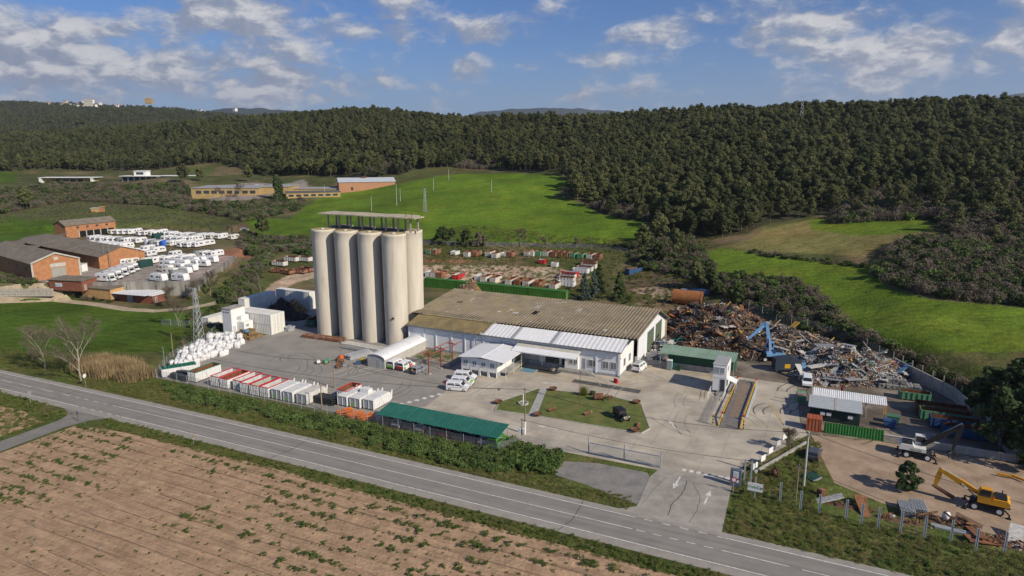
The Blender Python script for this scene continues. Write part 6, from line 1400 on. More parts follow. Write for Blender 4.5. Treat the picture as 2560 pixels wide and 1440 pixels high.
bw = thing('boundary_wall', 'grey concrete boundary wall behind the metal bales', 'wall', W(0, 0), SA)
pw_ = [(52.2, 31), (61.5, 14.5), (65.2, -4), (66.6, -11.8)]
for (a0, b0), (a1, b1) in zip(pw_[:-1], pw_[1:]):
    L = math.hypot(a1 - a0, b1 - b0); n = max(1, int(L / 3)); an = math.atan2(b1 - b0, a1 - a0)
    for i in range(n):
        q = (i + .5) / n; o = MB().b2(-L / n / 2 + .02, L / n / 2 - .02, -.12, .12, 0, 2.6).build('wall_panel', m_block, bw); o.location = (a0 + (a1 - a0) * q, b0 + (b1 - b0) * q, 0); o.rotation_euler = (0, 0, an)
        o = MB().b2(-.1, .1, -.25, -.05, 0, 3.9).build('wall_post', m_block, bw); o.location = (a0 + (a1 - a0) * i / n, b0 + (b1 - b0) * i / n, 0)
SG2 = 'old skips along the scrapyard wall'
kgs = skip_kind('roll_off_skip', 'worn green skip with rusty inside before the metal bales', 5.2, 2.3, 1.7, m_worng, None, m_inrust, SG2); kgs.put(at_uv(52.2, 13.0), SA - R(90), None, SG2)
kos = skip_kind('roll_off_skip', 'long rusty grey skip farthest along the scrapyard wall', 8.0, 2.4, 1.9, m_oxide, None, m_inrust, SG2); kos.put(at_uv(54.4, 6.6), SA - R(90), None, SG2)
kbs = skip_kind('roll_off_skip', 'x', 8.0, 2.4, 1.9, m_worng, None, m_inrust, SG2); kbs.put(at_uv(54.8, 3.4), SA - R(90), 'long worn green skip beside the rusty grey one', SG2)
kbl = skip_kind('roll_off_skip', 'x', 7.4, 2.4, 1.9, m_bblue, None, m_inrust, SG2); kbl.put(at_uv(56.0, .2), SA - R(90), 'dark blue skip with rusty inside near the white drum', SG2); kbl.put(at_uv(57.5, -3.0), SA - R(90), 'dark blue skip holding white sheeting by the pines', SG2)
for lab, px, py in (('pale ribbed drum beside the dark blue skip', 2348, 1052), ('white ribbed drum at the end of the green skip', 2264, 995)):
    o = thing('ribbed_drum', lab, 'drum', G(px, py) + (.55,), SA + R(80)); MB().tube((-.7, 0, 0), (.7, 0, 0), .55, n=18).build('shell', m_panel, o)
    for x in (-.5, -.25, 0, .25, .5): MB().tube((x - .03, 0, 0), (x + .03, 0, 0), .58, n=18).build('hoop', m_frame, o)
ks3 = thing('machine_stack', 'stack of green and rusty machine bodies before the yard shack', 'machine', G(2003, 1003) + (0,), SA + R(10))
for k2 in range(4): MB().box((.1 * k2, .9 * k2, .5), (1.6, .8, 1.0), .1 * k2).build('body', [m_worng, m_oxide, m_grey, m_worng][k2], ks3)
o = thing('patio_umbrella', 'closed dark red parasol behind the striped canopy', 'parasol', at_uv(42.0, 2.2), SA); MB().tube((0, 0, 0), (0, 0, 4.3), .04).build('pole', m_steel, o); MB().lathe([(.05, 4.3), (.25, 3.4), (.2, 2.9), (.05, 2.8)], n=10).build('canopy', mat('dark_red_cloth', (.16, .02, .03), .9, .1, 2), o)
# ------------------------------------------------------------------ dirt lot
o = thing('parked_car', 'x', 'car'); bpy.data.objects.remove(o)
kk[2].put(G(2035, 1142) + (0,), R(58), 'dark blue-black car parked at the grass edge of the dirt lot')
for lab, px, py in (('stack of grey guard-rail sections near the small pine', 2263, 1280), ('second stack of grey guard-rail sections beside the rust pile', 2293, 1275)):
    o = thing('rail_stack', lab, 'rail stack', G(px, py) + (0,), SA + R(95)); mm_ = MB().prof([(-.15, 0), (-.05, .09), (.05, .0), (.15, .09), (.15, .12), (.05, .04), (-.05, .12), (-.15, .04)], -1.6, 1.6, 'x').mesh('rail_section', m_steel)
    for i in range(5):
        for j in range(4): q = obj('rail_section', mm_, o); q.location = (0, -.8 + i * .36, .15 + j * .22)
    for x in (-1.2, 1.2): MB().b2(x - .06, x + .06, -1.0, .9, 0, .14).build('bearer', m_wood, o)
heap('long low pile of rusty rebar by the yellow excavator', [(53.5, -36.3, 5.0, 1.1, .4)], 90, {'rust': .4, 'brown': .6}, 21, 4, (.3, 1.2))
heap('low rusty scrap strip behind the fence posts', [(43, -37.5, 4, 1.0, .35), (49, -38.5, 4.0, 1.0, .3)], 80, {'rust': .4, 'brown': .45, 'pale': .15}, 22, 2, (.2, .8))
heap('rusty scrap pile at the far corner of the dirt lot', [(60.0, -38.8, 3.5, 1.5, .45)], 90, {'rust': .4, 'brown': .5, 'pale': .1}, 23, 3, (.25, 1.0))
bundle('steel_pipes', 'long silver pipes lying behind the fence posts', 'pipes', 52.8, -38.6, 5.5, 3, 1, R(-4), m_steel, .22, .25, 'pipe')
for nm, lab, px, py, m_ in (('rusty_boiler', 'round rusty iron stove standing in the grass by the sign', 1936, 1192, m_rust), ('rust_cube', 'rusty cube-shaped steel basket behind the fence', 2154, 1258, m_rust), ('rust_barrel', 'rusty barrel stump in the grass', 2053, 1240, m_rust), ('white_tank', 'white water tank standing by the silver pipes', 2364, 1300, m_panel)):
    o = thing(nm, lab, 'scrap part', G(px, py) + (0,), .4)
    if nm == 'rusty_boiler': MB().lathe([(.1, 0), (.3, .05), (.25, .3), (.5, .5), (.55, .9), (.35, 1.3), (.1, 1.55)], n=14).build('pot', m_, o, True); MB().tube((0, 0, 0), (0, 0, .2), .4, n=10).build('foot', m_, o)
    elif nm == 'white_tank': MB().lathe([(.3, 0), (.45, .1), (.5, .7), (.42, 1.05), (.1, 1.2)], n=14).build('shell', m_, o, True); MB().tube((0, 0, 1.2), (0, 0, 1.3), .12, n=8).build('cap', m_grey, o)
    else: MB().box((0, 0, .5), (.95, .95, 1.0), taper=.95).build('body', m_, o); MB().b2(-.4, .4, -.4, .4, 1.0, 1.06).build('top', m_oxide, o)
o = thing('yellow_beam', 'bent yellow steel boom lying in the shade of the pines', 'steel boom', G(2525, 1196) + (0,), R(-30)); MB().b2(-1.6, .2, -.12, .12, .2, .5).build('arm', m_myel, o); MB().box((.9, 0, .35), (1.8, .24, .3), R(-35)).build('arm', m_myel, o)
o = thing('solar_panel', 'dark green flat panel leaning in the grass', 'panel', G(2030, 1195) + (.3,), SA + R(60)); MB().box((0, 0, 0), (2.2, 1.5, .06), tilt=Matrix.Rotation(.25, 3, 'X')).build('sheet', mat('dark_green_panel', (.012, .045, .035), .4, .1, 1), o); MB().b2(-1.1, 1.1, -.9, -.8, -.3, -.05).build('foot', m_grey, o)
# ------------------------------------------------------------------ fences, gates, signs
m_fpost = mat('fence_post_steel', (.42, .45, .48), .5, .12, 2, metal=.2)
def fence_line(name, label, pts, sp, h, m_=None, mesh=True, r=.035, zf=None, group=None):
    r_ = thing(name, label, 'fence', (0, 0, 0), 0, group); me_ = MB().tube((0, 0, 0), (0, 0, h), r, n=6).mesh('fence_post', m_ or m_fpost)
    for (x0, y0), (x1, y1) in zip(pts[:-1], pts[1:]):
        L = math.hypot(x1 - x0, y1 - y0); n = max(1, int(L / sp))
        za, zb_ = (tz(x0, y0), tz(x1, y1)) if zf else (0, 0)
        for i in range(n):
            q = i / n; x, y = x0 + (x1 - x0) * q, y0 + (y1 - y0) * q; o = obj('fence_post', me_, r_); o.location = (x, y, tz(x, y) if zf else 0)
        if mesh:
            for i in range(n):
                xa, ya, xb, yb = x0 + (x1 - x0) * i / n, y0 + (y1 - y0) * i / n, x0 + (x1 - x0) * (i + 1) / n, y0 + (y1 - y0) * (i + 1) / n; z0_, z1_ = (tz(xa, ya), tz(xb, yb)) if zf else (0, 0)
                MB().quad((xa, ya, z0_ + .05), (xb, yb, z1_ + .05), (xb, yb, z1_ + h - .1), (xa, ya, z0_ + h - .1)).build('mesh_panel', m_mesh, r_)
    return r_
fence_line('road_fence', 'thin wire fence along the skips and carport by the road', uvp([(-87.5, -41.7), (-33, -42.3), (-7, -43.1), (-4.8, -39.2), (5.6, -37.4)]), 3.0, 2.0)
fence_line('meadow_fence', 'wire fence between the meadow and the bulk bags', uvp([(-88, -41.5), (-95.5, -32), (-100.5, -18), (-107, -8), (-124, -12)]), 2.6, 2.0)
fence_line('rear_fence', 'wire fence along the foot of the green field behind the yard', [GT(a, b_)[:2] for a, b_ in [(1056, 612), (1180, 615), (1330, 618), (1480, 622), (1570, 632)]], 5.5, 2.0, zf=True)
fence_line('track_fence', 'wire fence beside the gravel track and caravan park', [GT(a, b_)[:2] for a, b_ in [(652, 730), (640, 690), (690, 625), (780, 618)]], 5.0, 2.2, zf=True)
fence_line('heap_fence', 'tall concrete-post fence behind the rusty scrap heap', uvp([(18, 68), (34, 55), (45, 45), (52, 31.5)]), 5.0, 3.6, m_block, True, .09)
# sliding gate
sg = thing('sliding_gate', 'blue-grey barred sliding gate standing open at the entrance', 'gate', W(0, 0), SA); m_gate = mat('gate_bluegrey', (.20, .25, .32), .5, .1, 2)
for z in (.25, 1.9): MB().b2(6.0, 17.2, -37.24, -37.16, z, z + .1).build('gate_rail', m_gate, sg)
bar_me = MB().b2(-.02, .02, -.02, .02, 0, 1.6).mesh('gate_bar', m_gate)
for i in range(62): o = obj('gate_bar', bar_me, sg); o.location = (6.1 + i * .18, -37.2, .33)
for u in (5.8, 11.6, 17.3): MB().b2(u - .09, u + .09, -37.0, -36.82, 0, 2.7).build('gate_post', m_fpost, sg)
tp = thing('notice_totem', 'blue-grey notice totem beside the entrance', 'sign', at_uv(28.3, -38.0), SA); MB().b2(-.75, .75, -.35, .35, 0, 2.6).build('slab', mat('totem_grey', (.11, .14, .18), .6, .08, 1), tp); MB().b2(-.35, .4, -.38, -.352, 1.4, 2.4).build('notice', m_panel, tp); MB().b2(.1, .5, -.38, -.352, .7, 1.1).build('notice', m_panel, tp)
mb = MB()
for i in range(5): mb.b2(-.28, .30, -.395, -.382, 1.5 + i * .17, 1.55 + i * .17)
mb.build('printed_lines', mat('notice_text', (.25, .35, .42), .7, .1, 3), tp)
for i, u in enumerate((29.4, 30.3)): o = thing('gate_post', 'tall steel gate post ' + ('nearer' if i == 0 else 'farther from') + ' the blue-grey totem', 'post', at_uv(u, -37.4), SA); MB().b2(-.1, .1, -.1, .1, 0, 3.9).build('shaft', m_fpost, o); MB().box((0, 0, 3.98), (.26, .26, .14), taper=.5).build('cap', m_grey, o)
def round_sign(loc, rz, label, face_m, inner=None, h=1.9, bars=False, back=False):
    o = thing('road_sign', label, 'road sign', loc, rz); MB().tube((0, 0, 0), (0, 0, h), .035).build('pole', m_steel, o); f = MB().tube((0, -.06, h), (0, -.02, h), .42, n=20).build('disc', face_m, o)
    if inner: MB().tube((0, -.075, h), (0, -.061, h), .28, n=20).build('face', inner, f)
    if bars: MB().box((0, -.075, h), (.09, .015, .75), tilt=Matrix.Rotation(R(45), 3, 'Y')).build('bar', m_plastic, f); MB().box((-.05, -.075, h + .05), (.3, .015, .16)).build('symbol', m_grey, f)
    return o
round_sign(at_uv(28.3, -40.2), SA, 'round red-bordered prohibition sign before the totem', m_bred, m_panel, 2.0)
round_sign(G(215, 967) + (.0,), SA - R(75), 'round white end-of-restriction sign on the road verge', m_panel, None, 2.3, True)
round_sign(G(77, 1010) + (.0,), SA + R(100), 'grey back of a round sign on the near road verge', m_grey, None, 2.2)
o = thing('direction_post', 'slim brown post at the side road junction', 'post', G(196, 1053) + (0,), SA); MB().tube((0, 0, 0), (0, 0, 1.8), .05).build('shaft', m_rust, o); MB().b2(-.1, .1, -.06, .0, 1.3, 1.9).build('plate', m_plastic, o)
o = thing('delineator_post', 'short brown wooden post on the near verge left of the junction', 'post', G(120, 1030) + (0,), SA); MB().tube((0, 0, 0), (0, 0, 1.6), .05).build('shaft', m_rust, o); MB().b2(-.07, .07, -.07, .07, 1.3, 1.5).build('band', m_grey, o)
o = thing('kilometre_post', 'small yellow and white kilometre marker on the road verge', 'road sign', G(484, 1109) + (0,), SA); MB().tube((0, 0, 0), (0, 0, 1.0), .03).build('pole', m_steel, o); MB().b2(-.22, .22, -.04, .0, .75, 1.05).build('plate', m_panel, o); MB().b2(-.22, .22, -.04, .0, 1.05, 1.35).build('number_plate', m_yrail, o)
o = thing('company_sign', 'white company sign board on a pole in the entrance grass', 'sign', at_uv(31.2, -40.5), SA - R(0)); MB().b2(-.08, .08, -.05, .05, 0, 3.2).build('pole', m_fpost, o); bd = MB().b2(-1.0, 1.0, -.14, -.08, 1.1, 2.3).build('board', m_panel, o)
text_part('Dels', .58, m_txtg, bd, (-.9, -.15, 1.55), (R(90), 0, 0)); text_part('Cat', .58, m_txtd, bd, (.18, -.15, 1.55), (R(90), 0, 0))
for i, (px, py) in enumerate([(1887, 1178), (1907, 1159), (1926, 1139), (1945, 1121), (1961, 1104)]):
    o = thing('white_board', 'white board on the low kerb wall, ' + ['nearest the gate posts', 'second from the gate posts', 'third from the gate posts', 'second from the red container', 'nearest the red container'][i], 'sign board', G(px, py) + (0,), SA + R(68)); MB().b2(-.7, .7, -.04, .04, .45, 1.35).build('board', m_panel, o)
    for x in (-.5, .5): MB().b2(x - .04, x + .04, .04, .1, 0, 1.3).build('leg', m_steel, o)
kw_ = thing('kerb_wall', 'low concrete wall under the row of white boards', 'wall', G(1885, 1185) + (0,), SA + R(66)); 
for i in range(7): MB().b2(i * 2.3, i * 2.3 + 2.26, -.15, .15, 0, .45).build('wall_block', m_block, kw_)
# stout twin-channel posts of the lot fence
tw = Kind(thing('fence_post', 'x', 'fence post', group='stout galvanised posts of the dirt lot fence'))
for s in (-1, 1): MB().b2(s * .1 - .05, s * .1 + .05, -.07, .07, 0, 2.9).build('channel', m_fpost, tw.root)
MB().b2(-.05, .05, -.05, .05, 0, 2.85).build('web', m_grey, tw.root)
for i, (x, y) in enumerate([(118, 860), (320, 950), (507, 985), (775, 1045), (930, 1085), (1098, 1120), (1322, 1170), (1560, 1215), (1825, 1255), (2076, 1340), (2360, 1378)]):
    tw.put(G(1920 + x / 4, 1040 + y / 4) + (0,), SA, 'stout galvanised post of the dirt lot fence', 'stout galvanised posts of the dirt lot fence')
# ------------------------------------------------------------------ poles and wires
m_polew = mat('pole_wood', (.25, .20, .145), .9, .2, 1, streak=True); m_polec = mat('pole_concrete', (.42, .42, .40), .9, .1, 1)
TOPS = {}
def pole(key, px, py, h, m_, label, r=.13, extra=None, z=None):
    if z is None: x, y = G(px, py); z = 0.0
    else: x, y, z = GT(px, py)
    o = thing('utility_pole', label, 'pole', (x, y, z), SA); MB().tube((0, 0, 0), (0, 0, h), r, r * .65, n=10).build('shaft', m_, o); MB().b2(-.35, .35, -.04, .04, h - .35, h - .25).build('cross_arm', m_grey, o)
    TOPS[key] = Vector((x, y, z + h - .2)); return o
pole('a', 434, 897, 6.3, m_polew, 'wooden pole with yellow base behind the bulk bags'); pole('b', 415, 942, 6.6, m_grey, 'dark thin pole at the fence corner by the closed skip', .1)
pole('c', 837, 970, 6.0, m_polew, 'wooden pole standing in the asphalt yard'); pole('d', 805, 1024, 5.4, m_polew, 'wooden pole between the skips and the dark steel stack')
o = pole('e', 1312, 1085, 8.2, m_polew, 'tall wooden pole with white base near the carport end'); MB().tube((0, 0, 0), (0, 0, 2.2), .17, n=10).build('white_base', m_panel, o)
o = pole('f', 1305, 1106, 4.2, m_polew, 'short pole carrying two white transformer boxes', .14); [MB().b2(s * .38 - .22, s * .38 + .22, -.25, .2, 1.7, 2.5).build('transformer_box', m_panel, o) for s in (-1, 1)]
pole('g', 1449, 1012, 6.8, mat('pole_brown', (.14, .09, .06), .8, .1, 1), 'thin brown pole standing on the grass island', .07)
pole('h', 2009, 1215, 8.4, m_polec, 'pale concrete pole at the edge of the dirt lot', .17); pole('i', 1989, 1255, 5.6, m_polew, 'short leaning wooden pole in the entrance grass', .1)
for k, px, py, h, lab in (('p1', 992, 515, 12.5, 'tall pale pole on the green field'), ('p2', 929, 527, 8, 'short pale pole on the green field above the silos'), ('p3', 1001, 503, 7, 'thin pole on the green field uphill of the tall pale one'), ('p4', 1084, 476, 7.5, 'pole near the middle of the green field'), ('p5', 1229, 481, 8, 'pole on the upper right of the green field'), ('p6', 812, 493, 8, 'pale pole beside the brick factory'), ('p7', 1122, 450, 7, 'pole at the top edge of the green field')):
    pole(k, px, py, h, m_polec, lab, .16, z=1)
pole('q1', 426, 625, 6, m_polew, 'wooden pole standing among the caravans', .12, z=1); pole('q2', 278, 671, 9, m_polew, 'wooden pole at the corner of the long brick hall', .14, z=1); pole('q3', 264, 670, 9, m_grey, 'thin dark pole beside the long brick hall', .1, z=1)
def lattice(label, loc, h, w0):
    o = thing('lattice_pylon', label, 'pylon', loc, SA); n = 9
    cs = [(sx, sy) for sx, sy in ((-1, -1), (1, -1), (1, 1), (-1, 1))]
    def P(c, q): w_ = w0 * (1 - .75 * q) / 2; return (c[0] * w_, c[1] * w_, h * q)
    for c in cs: MB().tube(P(c, 0), P(c, 1), .06, n=4).build('corner_leg', m_steel, o)
    for i in range(n):
        mb = MB()
        for k2 in range(4): a, c = cs[k2], cs[(k2 + 1) % 4]; mb.tube(P(a, i / n), P(c, (i + 1) / n), .035, n=4); mb.tube(P(c, i / n), P(a, (i + 1) / n), .035, n=4)
        mb.build('bracing', m_steel, o)
    for q in (.86, .97): MB().b2(-1.5, 1.5, -.06, .06, h * q, h * q + .1).build('cross_arm', m_steel, o)
    return Vector((loc[0], loc[1], loc[2] + h))
x, y = G(500, 866); TOPS['L'] = lattice('lattice steel pylon beside the bulk bags and meadow fence', (x, y, 0), 14.5, 1.9)
x, y, z = GT(1063, 531); TOPS['M'] = lattice('lattice steel pylon on the green field', (x, y, z), 12.5, 1.7)
x, y, z = GT(2001, 322); lattice('distant lattice pylon rising above the forest', (x, y, z), 24, 3)
m_wire = mat('cable_black', (.02, .02, .02), .6, .05, 1)
def wire(a, b_, label, sag=1.2, r=.028, off=(0, 0, 0)):
    a, b_ = Vector(a) + Vector(off), Vector(b_) + Vector(off); mb = MB(); n = 14; p = None
    for i in range(n + 1):
        q = i / n; c = a.lerp(b_, q); c.z -= sag * 4 * q * (1 - q)
        if p is not None: mb.tube(p, c, r, n=4, caps=False)
        p = c
    mb.build('overhead_cable', m_wire, label=label, cat='cable', group='overhead cables')
wire(TOPS['a'], (-150, 150, 9), 'overhead cable from the pole behind the bulk bags across the meadow'); wire(TOPS['a'], TOPS['c'], 'overhead cable over the asphalt yard between two wooden poles', 1.5)
wire(TOPS['b'], TOPS['e'], 'overhead cable above the skip row to the tall pole by the carport', 2.2); wire(TOPS['e'], TOPS['h'], 'overhead cable from the tall pole to the concrete pole over the gate', 1.6); wire(TOPS['h'], (80, 50, 10), 'overhead cable from the concrete pole above the dirt lot', 1.6)
wire(TOPS['c'], TOPS['e'], 'overhead cable from the yard pole to the tall pole', 1.5); wire(TOPS['f'], TOPS['i'], 'low cable from the transformer pole across the entrance', 1.0); wire(TOPS['i'], (75, 46, 5), 'low cable over the lot fence', 1.0)
wire(TOPS['p1'], TOPS['M'], 'overhead cable from the tall field pole to the field pylon', 1.5); wire(TOPS['M'], TOPS['p5'], 'overhead cable from the field pylon to the upper pole', 1.5)
wl = thing('water_pump', 'white hand pump on a round stone base on the grass island', 'pump', G(1308, 1011) + (.13,), SA); MB().tube((0, 0, 0), (0, 0, 1.9), .1, n=10).build('column', m_panel, wl); MB().lathe([(.8, 0), (1.0, .0), (1.0, .3), (.75, .3), (.75, .02)], n=14).build('stone_ring', m_kerb, wl); MB().b2(-.5, .3, -.05, .05, 1.75, 1.85).build('handle', m_panel, wl)
o = thing('road_sign', 'triangular sign back at the tip of the grass island', 'road sign', G(1247, 999) + (0,), SA); MB().tube((0, 0, 0), (0, 0, 1.9), .04).build('pole', m_steel, o); MB().prof([(-.4, 2.3), (.4, 2.3), (0, 1.65)], -.03, .03).build('plate', m_grey, o)
o = thing('road_sign', 'thin red and white sign post at the pedestrian crossing', 'road sign', G(1112, 975) + (0,), SA); MB().tube((0, 0, 0), (0, 0, 1.5), .03).build('pole', m_steel, o); MB().b2(-.15, .15, -.04, 0, 1.3, 1.8).build('plate', m_bred, o)
# ------------------------------------------------------------------ rear yard: rows of old skips
RG = 'old skips standing in the rear yard'
SK = {}
def rear_skip(px, py, kind, lab, ang=None, L=5.6, h=2.0):
    key = (kind, L, h)
    if key not in SK:
        body, inner = {'white': (m_wornw, m_inrust), 'rust': (m_oxide, m_inrust), 'green': (m_worng, m_inrust), 'clean': (m_bwhite, m_inwhite), 'blue': (m_bblue, m_inrust), 'redwhite': (m_bred, m_inwhite)}[kind]
        SK[key] = skip_kind('old_skip', 'x', L, 2.35, h, body, m_oxide if kind in ('white', 'rust') else None, inner, RG, 5)
    x, y, z = GT(px, py)
    SK[key].put((x, y, z - .05), SA if ang is None else ang, lab, RG)
# back row below the field
row = [(1064, 636, 'green'), (1076, 637, 'rust'), (1126, 638, 'clean'), (1158, 643, 'white'), (1178, 642, 'rust'), (1212, 642, 'white'), (1228, 646, 'white'), (1250, 642, 'clean'), (1266, 644, 'rust'), (1309, 641, 'white'), (1320, 641, 'white'), (1337, 641, 'green'), (1356, 641, 'white'), (1374, 643, 'rust'), (1390, 643, 'rust'), (1404, 644, 'rust'), (1422, 645, 'green'), (1442, 647, 'green'), (1465, 648, 'white'), (1484, 650, 'rust')]
desc = {'green': 'worn green skip', 'rust': 'brown rusty skip', 'clean': 'clean white skip', 'white': 'rust-stained white skip'}
for px, py, kd in row: rear_skip(px, py, kd, desc[kd] + ' in the back row below the green field', None, 4.6 if kd != 'clean' else 3.6, 2.1 if kd != 'clean' else 1.6)
# right stack, long sides to the front
for i, (px, py, kd, lab) in enumerate([(1400, 712, 'clean', 'clean white skip at the front of the stepped group by the conifers'), (1400, 702, 'white', 'stained white skip second in the stepped group by the conifers'), (1403, 694, 'white', 'stained white skip third in the stepped group by the conifers'), (1409, 688, 'redwhite', 'red skip in the stepped group by the conifers'), (1436, 680, 'clean', 'clean white skip fifth in the stepped group'), (1446, 675, 'white', 'stained white skip sixth in the stepped group'), (1456, 668, 'white', 'stained white skip at the rear of the stepped group'), (1458, 661, 'rust', 'rusty skip at the very back of the stepped group')]):
    rear_skip(px, py, kd, lab, SA - R(90), 5.8, 1.9)
# row just behind the green containers
for px, py, kd, lab in [(1063, 692, 'clean', 'white skip behind the green containers nearest the silos'), (1076, 694, 'white', 'stained skip behind the green containers, second from the silos'), (1090, 696, 'rust', 'rusty skip behind the green containers beside the stained one'), (1131, 700, 'redwhite', 'red skip behind the green containers'), (1186, 702, 'clean', 'white skip with dark cover behind the green containers'), (1200, 705, 'white', 'large white skip behind the green containers with ribbed end'), (1224, 707, 'white', 'large white skip with clean flank behind the green containers'), (1262, 712, 'white', 'white skip with rust inside in the middle behind the green containers'), (1284, 714, 'rust', 'rusty skip beside the white one behind the green containers'), (1306, 716, 'white', 'long white skip behind the green containers'), (1332, 719, 'rust', 'tan rusty skip behind the green containers'), (1372, 724, 'white', 'white skip at the conifer end behind the green containers')]:
    rear_skip(px, py, kd, lab, None, 5.2, 2.0)
for px, py, kd, lab in [(1346, 660, 'redwhite', 'small red and white skip alone on the grass strip'), (1377, 668, 'clean', 'white upright skip frame alone on the grass strip')]: rear_skip(px, py, kd, lab, None, 2.2, 1.8)
rear_skip(1562, 686, 'blue', 'blue skip standing alone at the wood edge', SA - R(30), 6.5, 2.3)
for px, py, kd, lab, an in [(690, 661, 'white', 'long white skip lying in grass left of the silos', SA - R(90)), (720, 650, 'white', 'white skip behind the long one left of the silos', SA - R(90)), (752, 650, 'white', 'white skip beside rusty frames left of the silos', SA - R(90)), (685, 678, 'rust', 'rusty scrap skip by the gravel track', SA - R(80)), (708, 680, 'rust', 'rusty flat skip by the gravel track', SA - R(95)), (737, 679, 'rust', 'rust-red skip by the gravel track next to the silos', SA - R(85)), (760, 674, 'rust', 'rust-red skip closest to the silos by the track', SA - R(100))]:
    rear_skip(px, py, kd, lab, an, 6.0, 1.3 if kd == 'rust' else 1.8)
# small sheds by the wood
for lab, px, py, L, Wd, Hh, body in (('small blue and rust container hut beyond the scrap heap', 1700, 742, 4.0, 2.4, 2.4, mat('hut_blue', (.10, .17, .24), .7, .2, 1, c2=(.22, .11, .07))), ('blue container hut with white end beside the shrubs', 1727, 742, 5.4, 2.4, 2.6, m_bblue)):
    kx = container_kind('container_hut', lab, L, Wd, Hh, body, None, m_panel); x, y, z = GT(px, py); kx.put((x, y, z), SA, lab)

# ------------------------------------------------------------------ caravans
PZ = 5.02
m_cream = mat('caravan_cream', (.66, .63, .54), .5, .05, 1, c2=(.58, .55, .47)); m_cvw = mat('caravan_white', (.72, .72, .71), .45, .04, 1); m_cvroof = mat('caravan_roof', (.66, .67, .67), .6, .05, 1); m_cvglass = mat('caravan_glass', (.09, .10, .12), .15, .1, 1, spec=.6); m_stripe = mat('caravan_stripe', (.30, .33, .38), .5, .05, 1)
def caravan_kind(label, body, L, Wd=2.2, Hh=2.5, rear_win=True):
    """touring caravan: long axis +y, end window at y = 0"""
    r_ = thing('caravan', label, 'caravan', (0, 0, 0), 0, 'caravans parked in rows'); h = Wd / 2
    pr = [(0, .55), (.12, .45), (L - .1, .45), (L, .75), (L - .12, Hh * .72), (L - .45, Hh), (.35, Hh), (.08, Hh * .8), (-.04, 1.2)]
    MB().prof(pr, -h, h, 'x').build('body', body, r_)
    MB().prof([(.38, Hh - .02), (L - .5, Hh - .02), (L - .6, Hh + .06), (.5, Hh + .06)], -h + .12, h - .12, 'x').build('roof', m_cvroof, r_)
    def pane(y0, y1, z0, z1, s): MB().b2(s * h - .015, s * h + .015, y0, y1, z0, z1).build('side_window', m_cvglass, r_)
    for s in (-1, 1): pane(.5, 1.5, 1.35, 1.95, s); pane(L * .52, L * .52 + .9, 1.35, 1.95, s); pane(L - 1.5, L - .7, 1.4, 1.9, s)
    if rear_win: MB().prof([(-.055, 1.25), (-.025, 1.22), (.055, 1.85), (.03, 1.88)], -h * .72, h * .72, 'x').build('end_window', m_cvglass, r_)
    MB().b2(-h * .1, h * .1 + .35, L * .3, L * .3 + .5, Hh + .06, Hh + .14).build('roof_vent', m_cvglass, r_)
    d = MB().b2(h, h + .025, L * .32, L * .32 + .62, .62, 2.1).build('door', m_cvroof, r_); MB().b2(h + .025, h + .05, L * .32 + .05, L * .32 + .1, 1.2, 1.35).build('handle', m_plastic, d)
    for s in (-1, 1): MB().b2(s * h - .012, s * h + .012, .1, L - .2, .78, .9).build('trim_stripe', m_stripe, r_); MB().tube((s * (h - .22), L * .5, .32), (s * (h - .02), L * .5, .32), .32, n=12).build('wheel', m_tyre, r_)
    mb = MB(); mb.tube((-.5, L - .05, .45), (0, L + 1.0, .45), .05); mb.tube((.5, L - .05, .45), (0, L + 1.0, .45), .05); mb.tube((0, L + .8, 0), (0, L + .8, .5), .04); mb.build('tow_bar', m_grey, r_)
    MB().b2(-.8, .8, .2, L - .3, .32, .46).build('chassis', m_plastic, r_)
    return Kind(r_)
def motorhome_kind(label):
    r_ = thing('motorhome', label, 'motorhome', (0, 0, 0), 0, 'motorhomes parked in a row'); h = 1.1
    MB().prof([(0, .45), (4.6, .45), (4.6, 1.9), (5.4, 2.15), (5.3, 2.75), (.3, 2.75), (0, 2.5)], -h, h, 'x').build('living_body', m_cvw, r_)
    MB().prof([(4.6, .35), (6.3, .35), (6.35, .8), (5.75, 1.1), (5.3, 1.85), (4.6, 1.9)], -.95, .95, 'x').build('cab', m_cvw, r_)
    MB().quad((-.85, 5.8, 1.12), (.85, 5.8, 1.12), (.8, 5.38, 1.8), (-.8, 5.38, 1.8)).build('windscreen', m_carglass, r_)
    for s in (-1, 1):
        MB().prof([(4.75, 1.1), (5.6, 1.12), (5.28, 1.7), (4.75, 1.75)], s * .95 - .012, s * .95 + .012, 'x').build('cab_window', m_carglass, r_); MB().b2(s * h - .012, s * h + .012, .8, 1.8, 1.4, 2.0).build('side_window', m_cvglass, r_); MB().b2(s * h - .012, s * h + .012, 3.2, 4.2, 1.4, 2.0).build('side_window', m_cvglass, r_)
        for y in (1.1, 5.4): MB().tube((s * .72, y, .33), (s * .97, y, .33), .33, n=12).build('wheel', m_tyre, r_)
        MB().b2(s * .7 - .15, s * .7 + .15, 6.3, 6.37, .7, .9).build('headlight', m_headl, r_)
    MB().b2(-.5, .3, 1.5, 2.1, 2.75, 2.85).build('roof_vent', m_cvglass, r_); MB().b2(-.9, .9, 6.3, 6.42, .35, .55).build('bumper', m_plastic, r_)
    return Kind(r_)
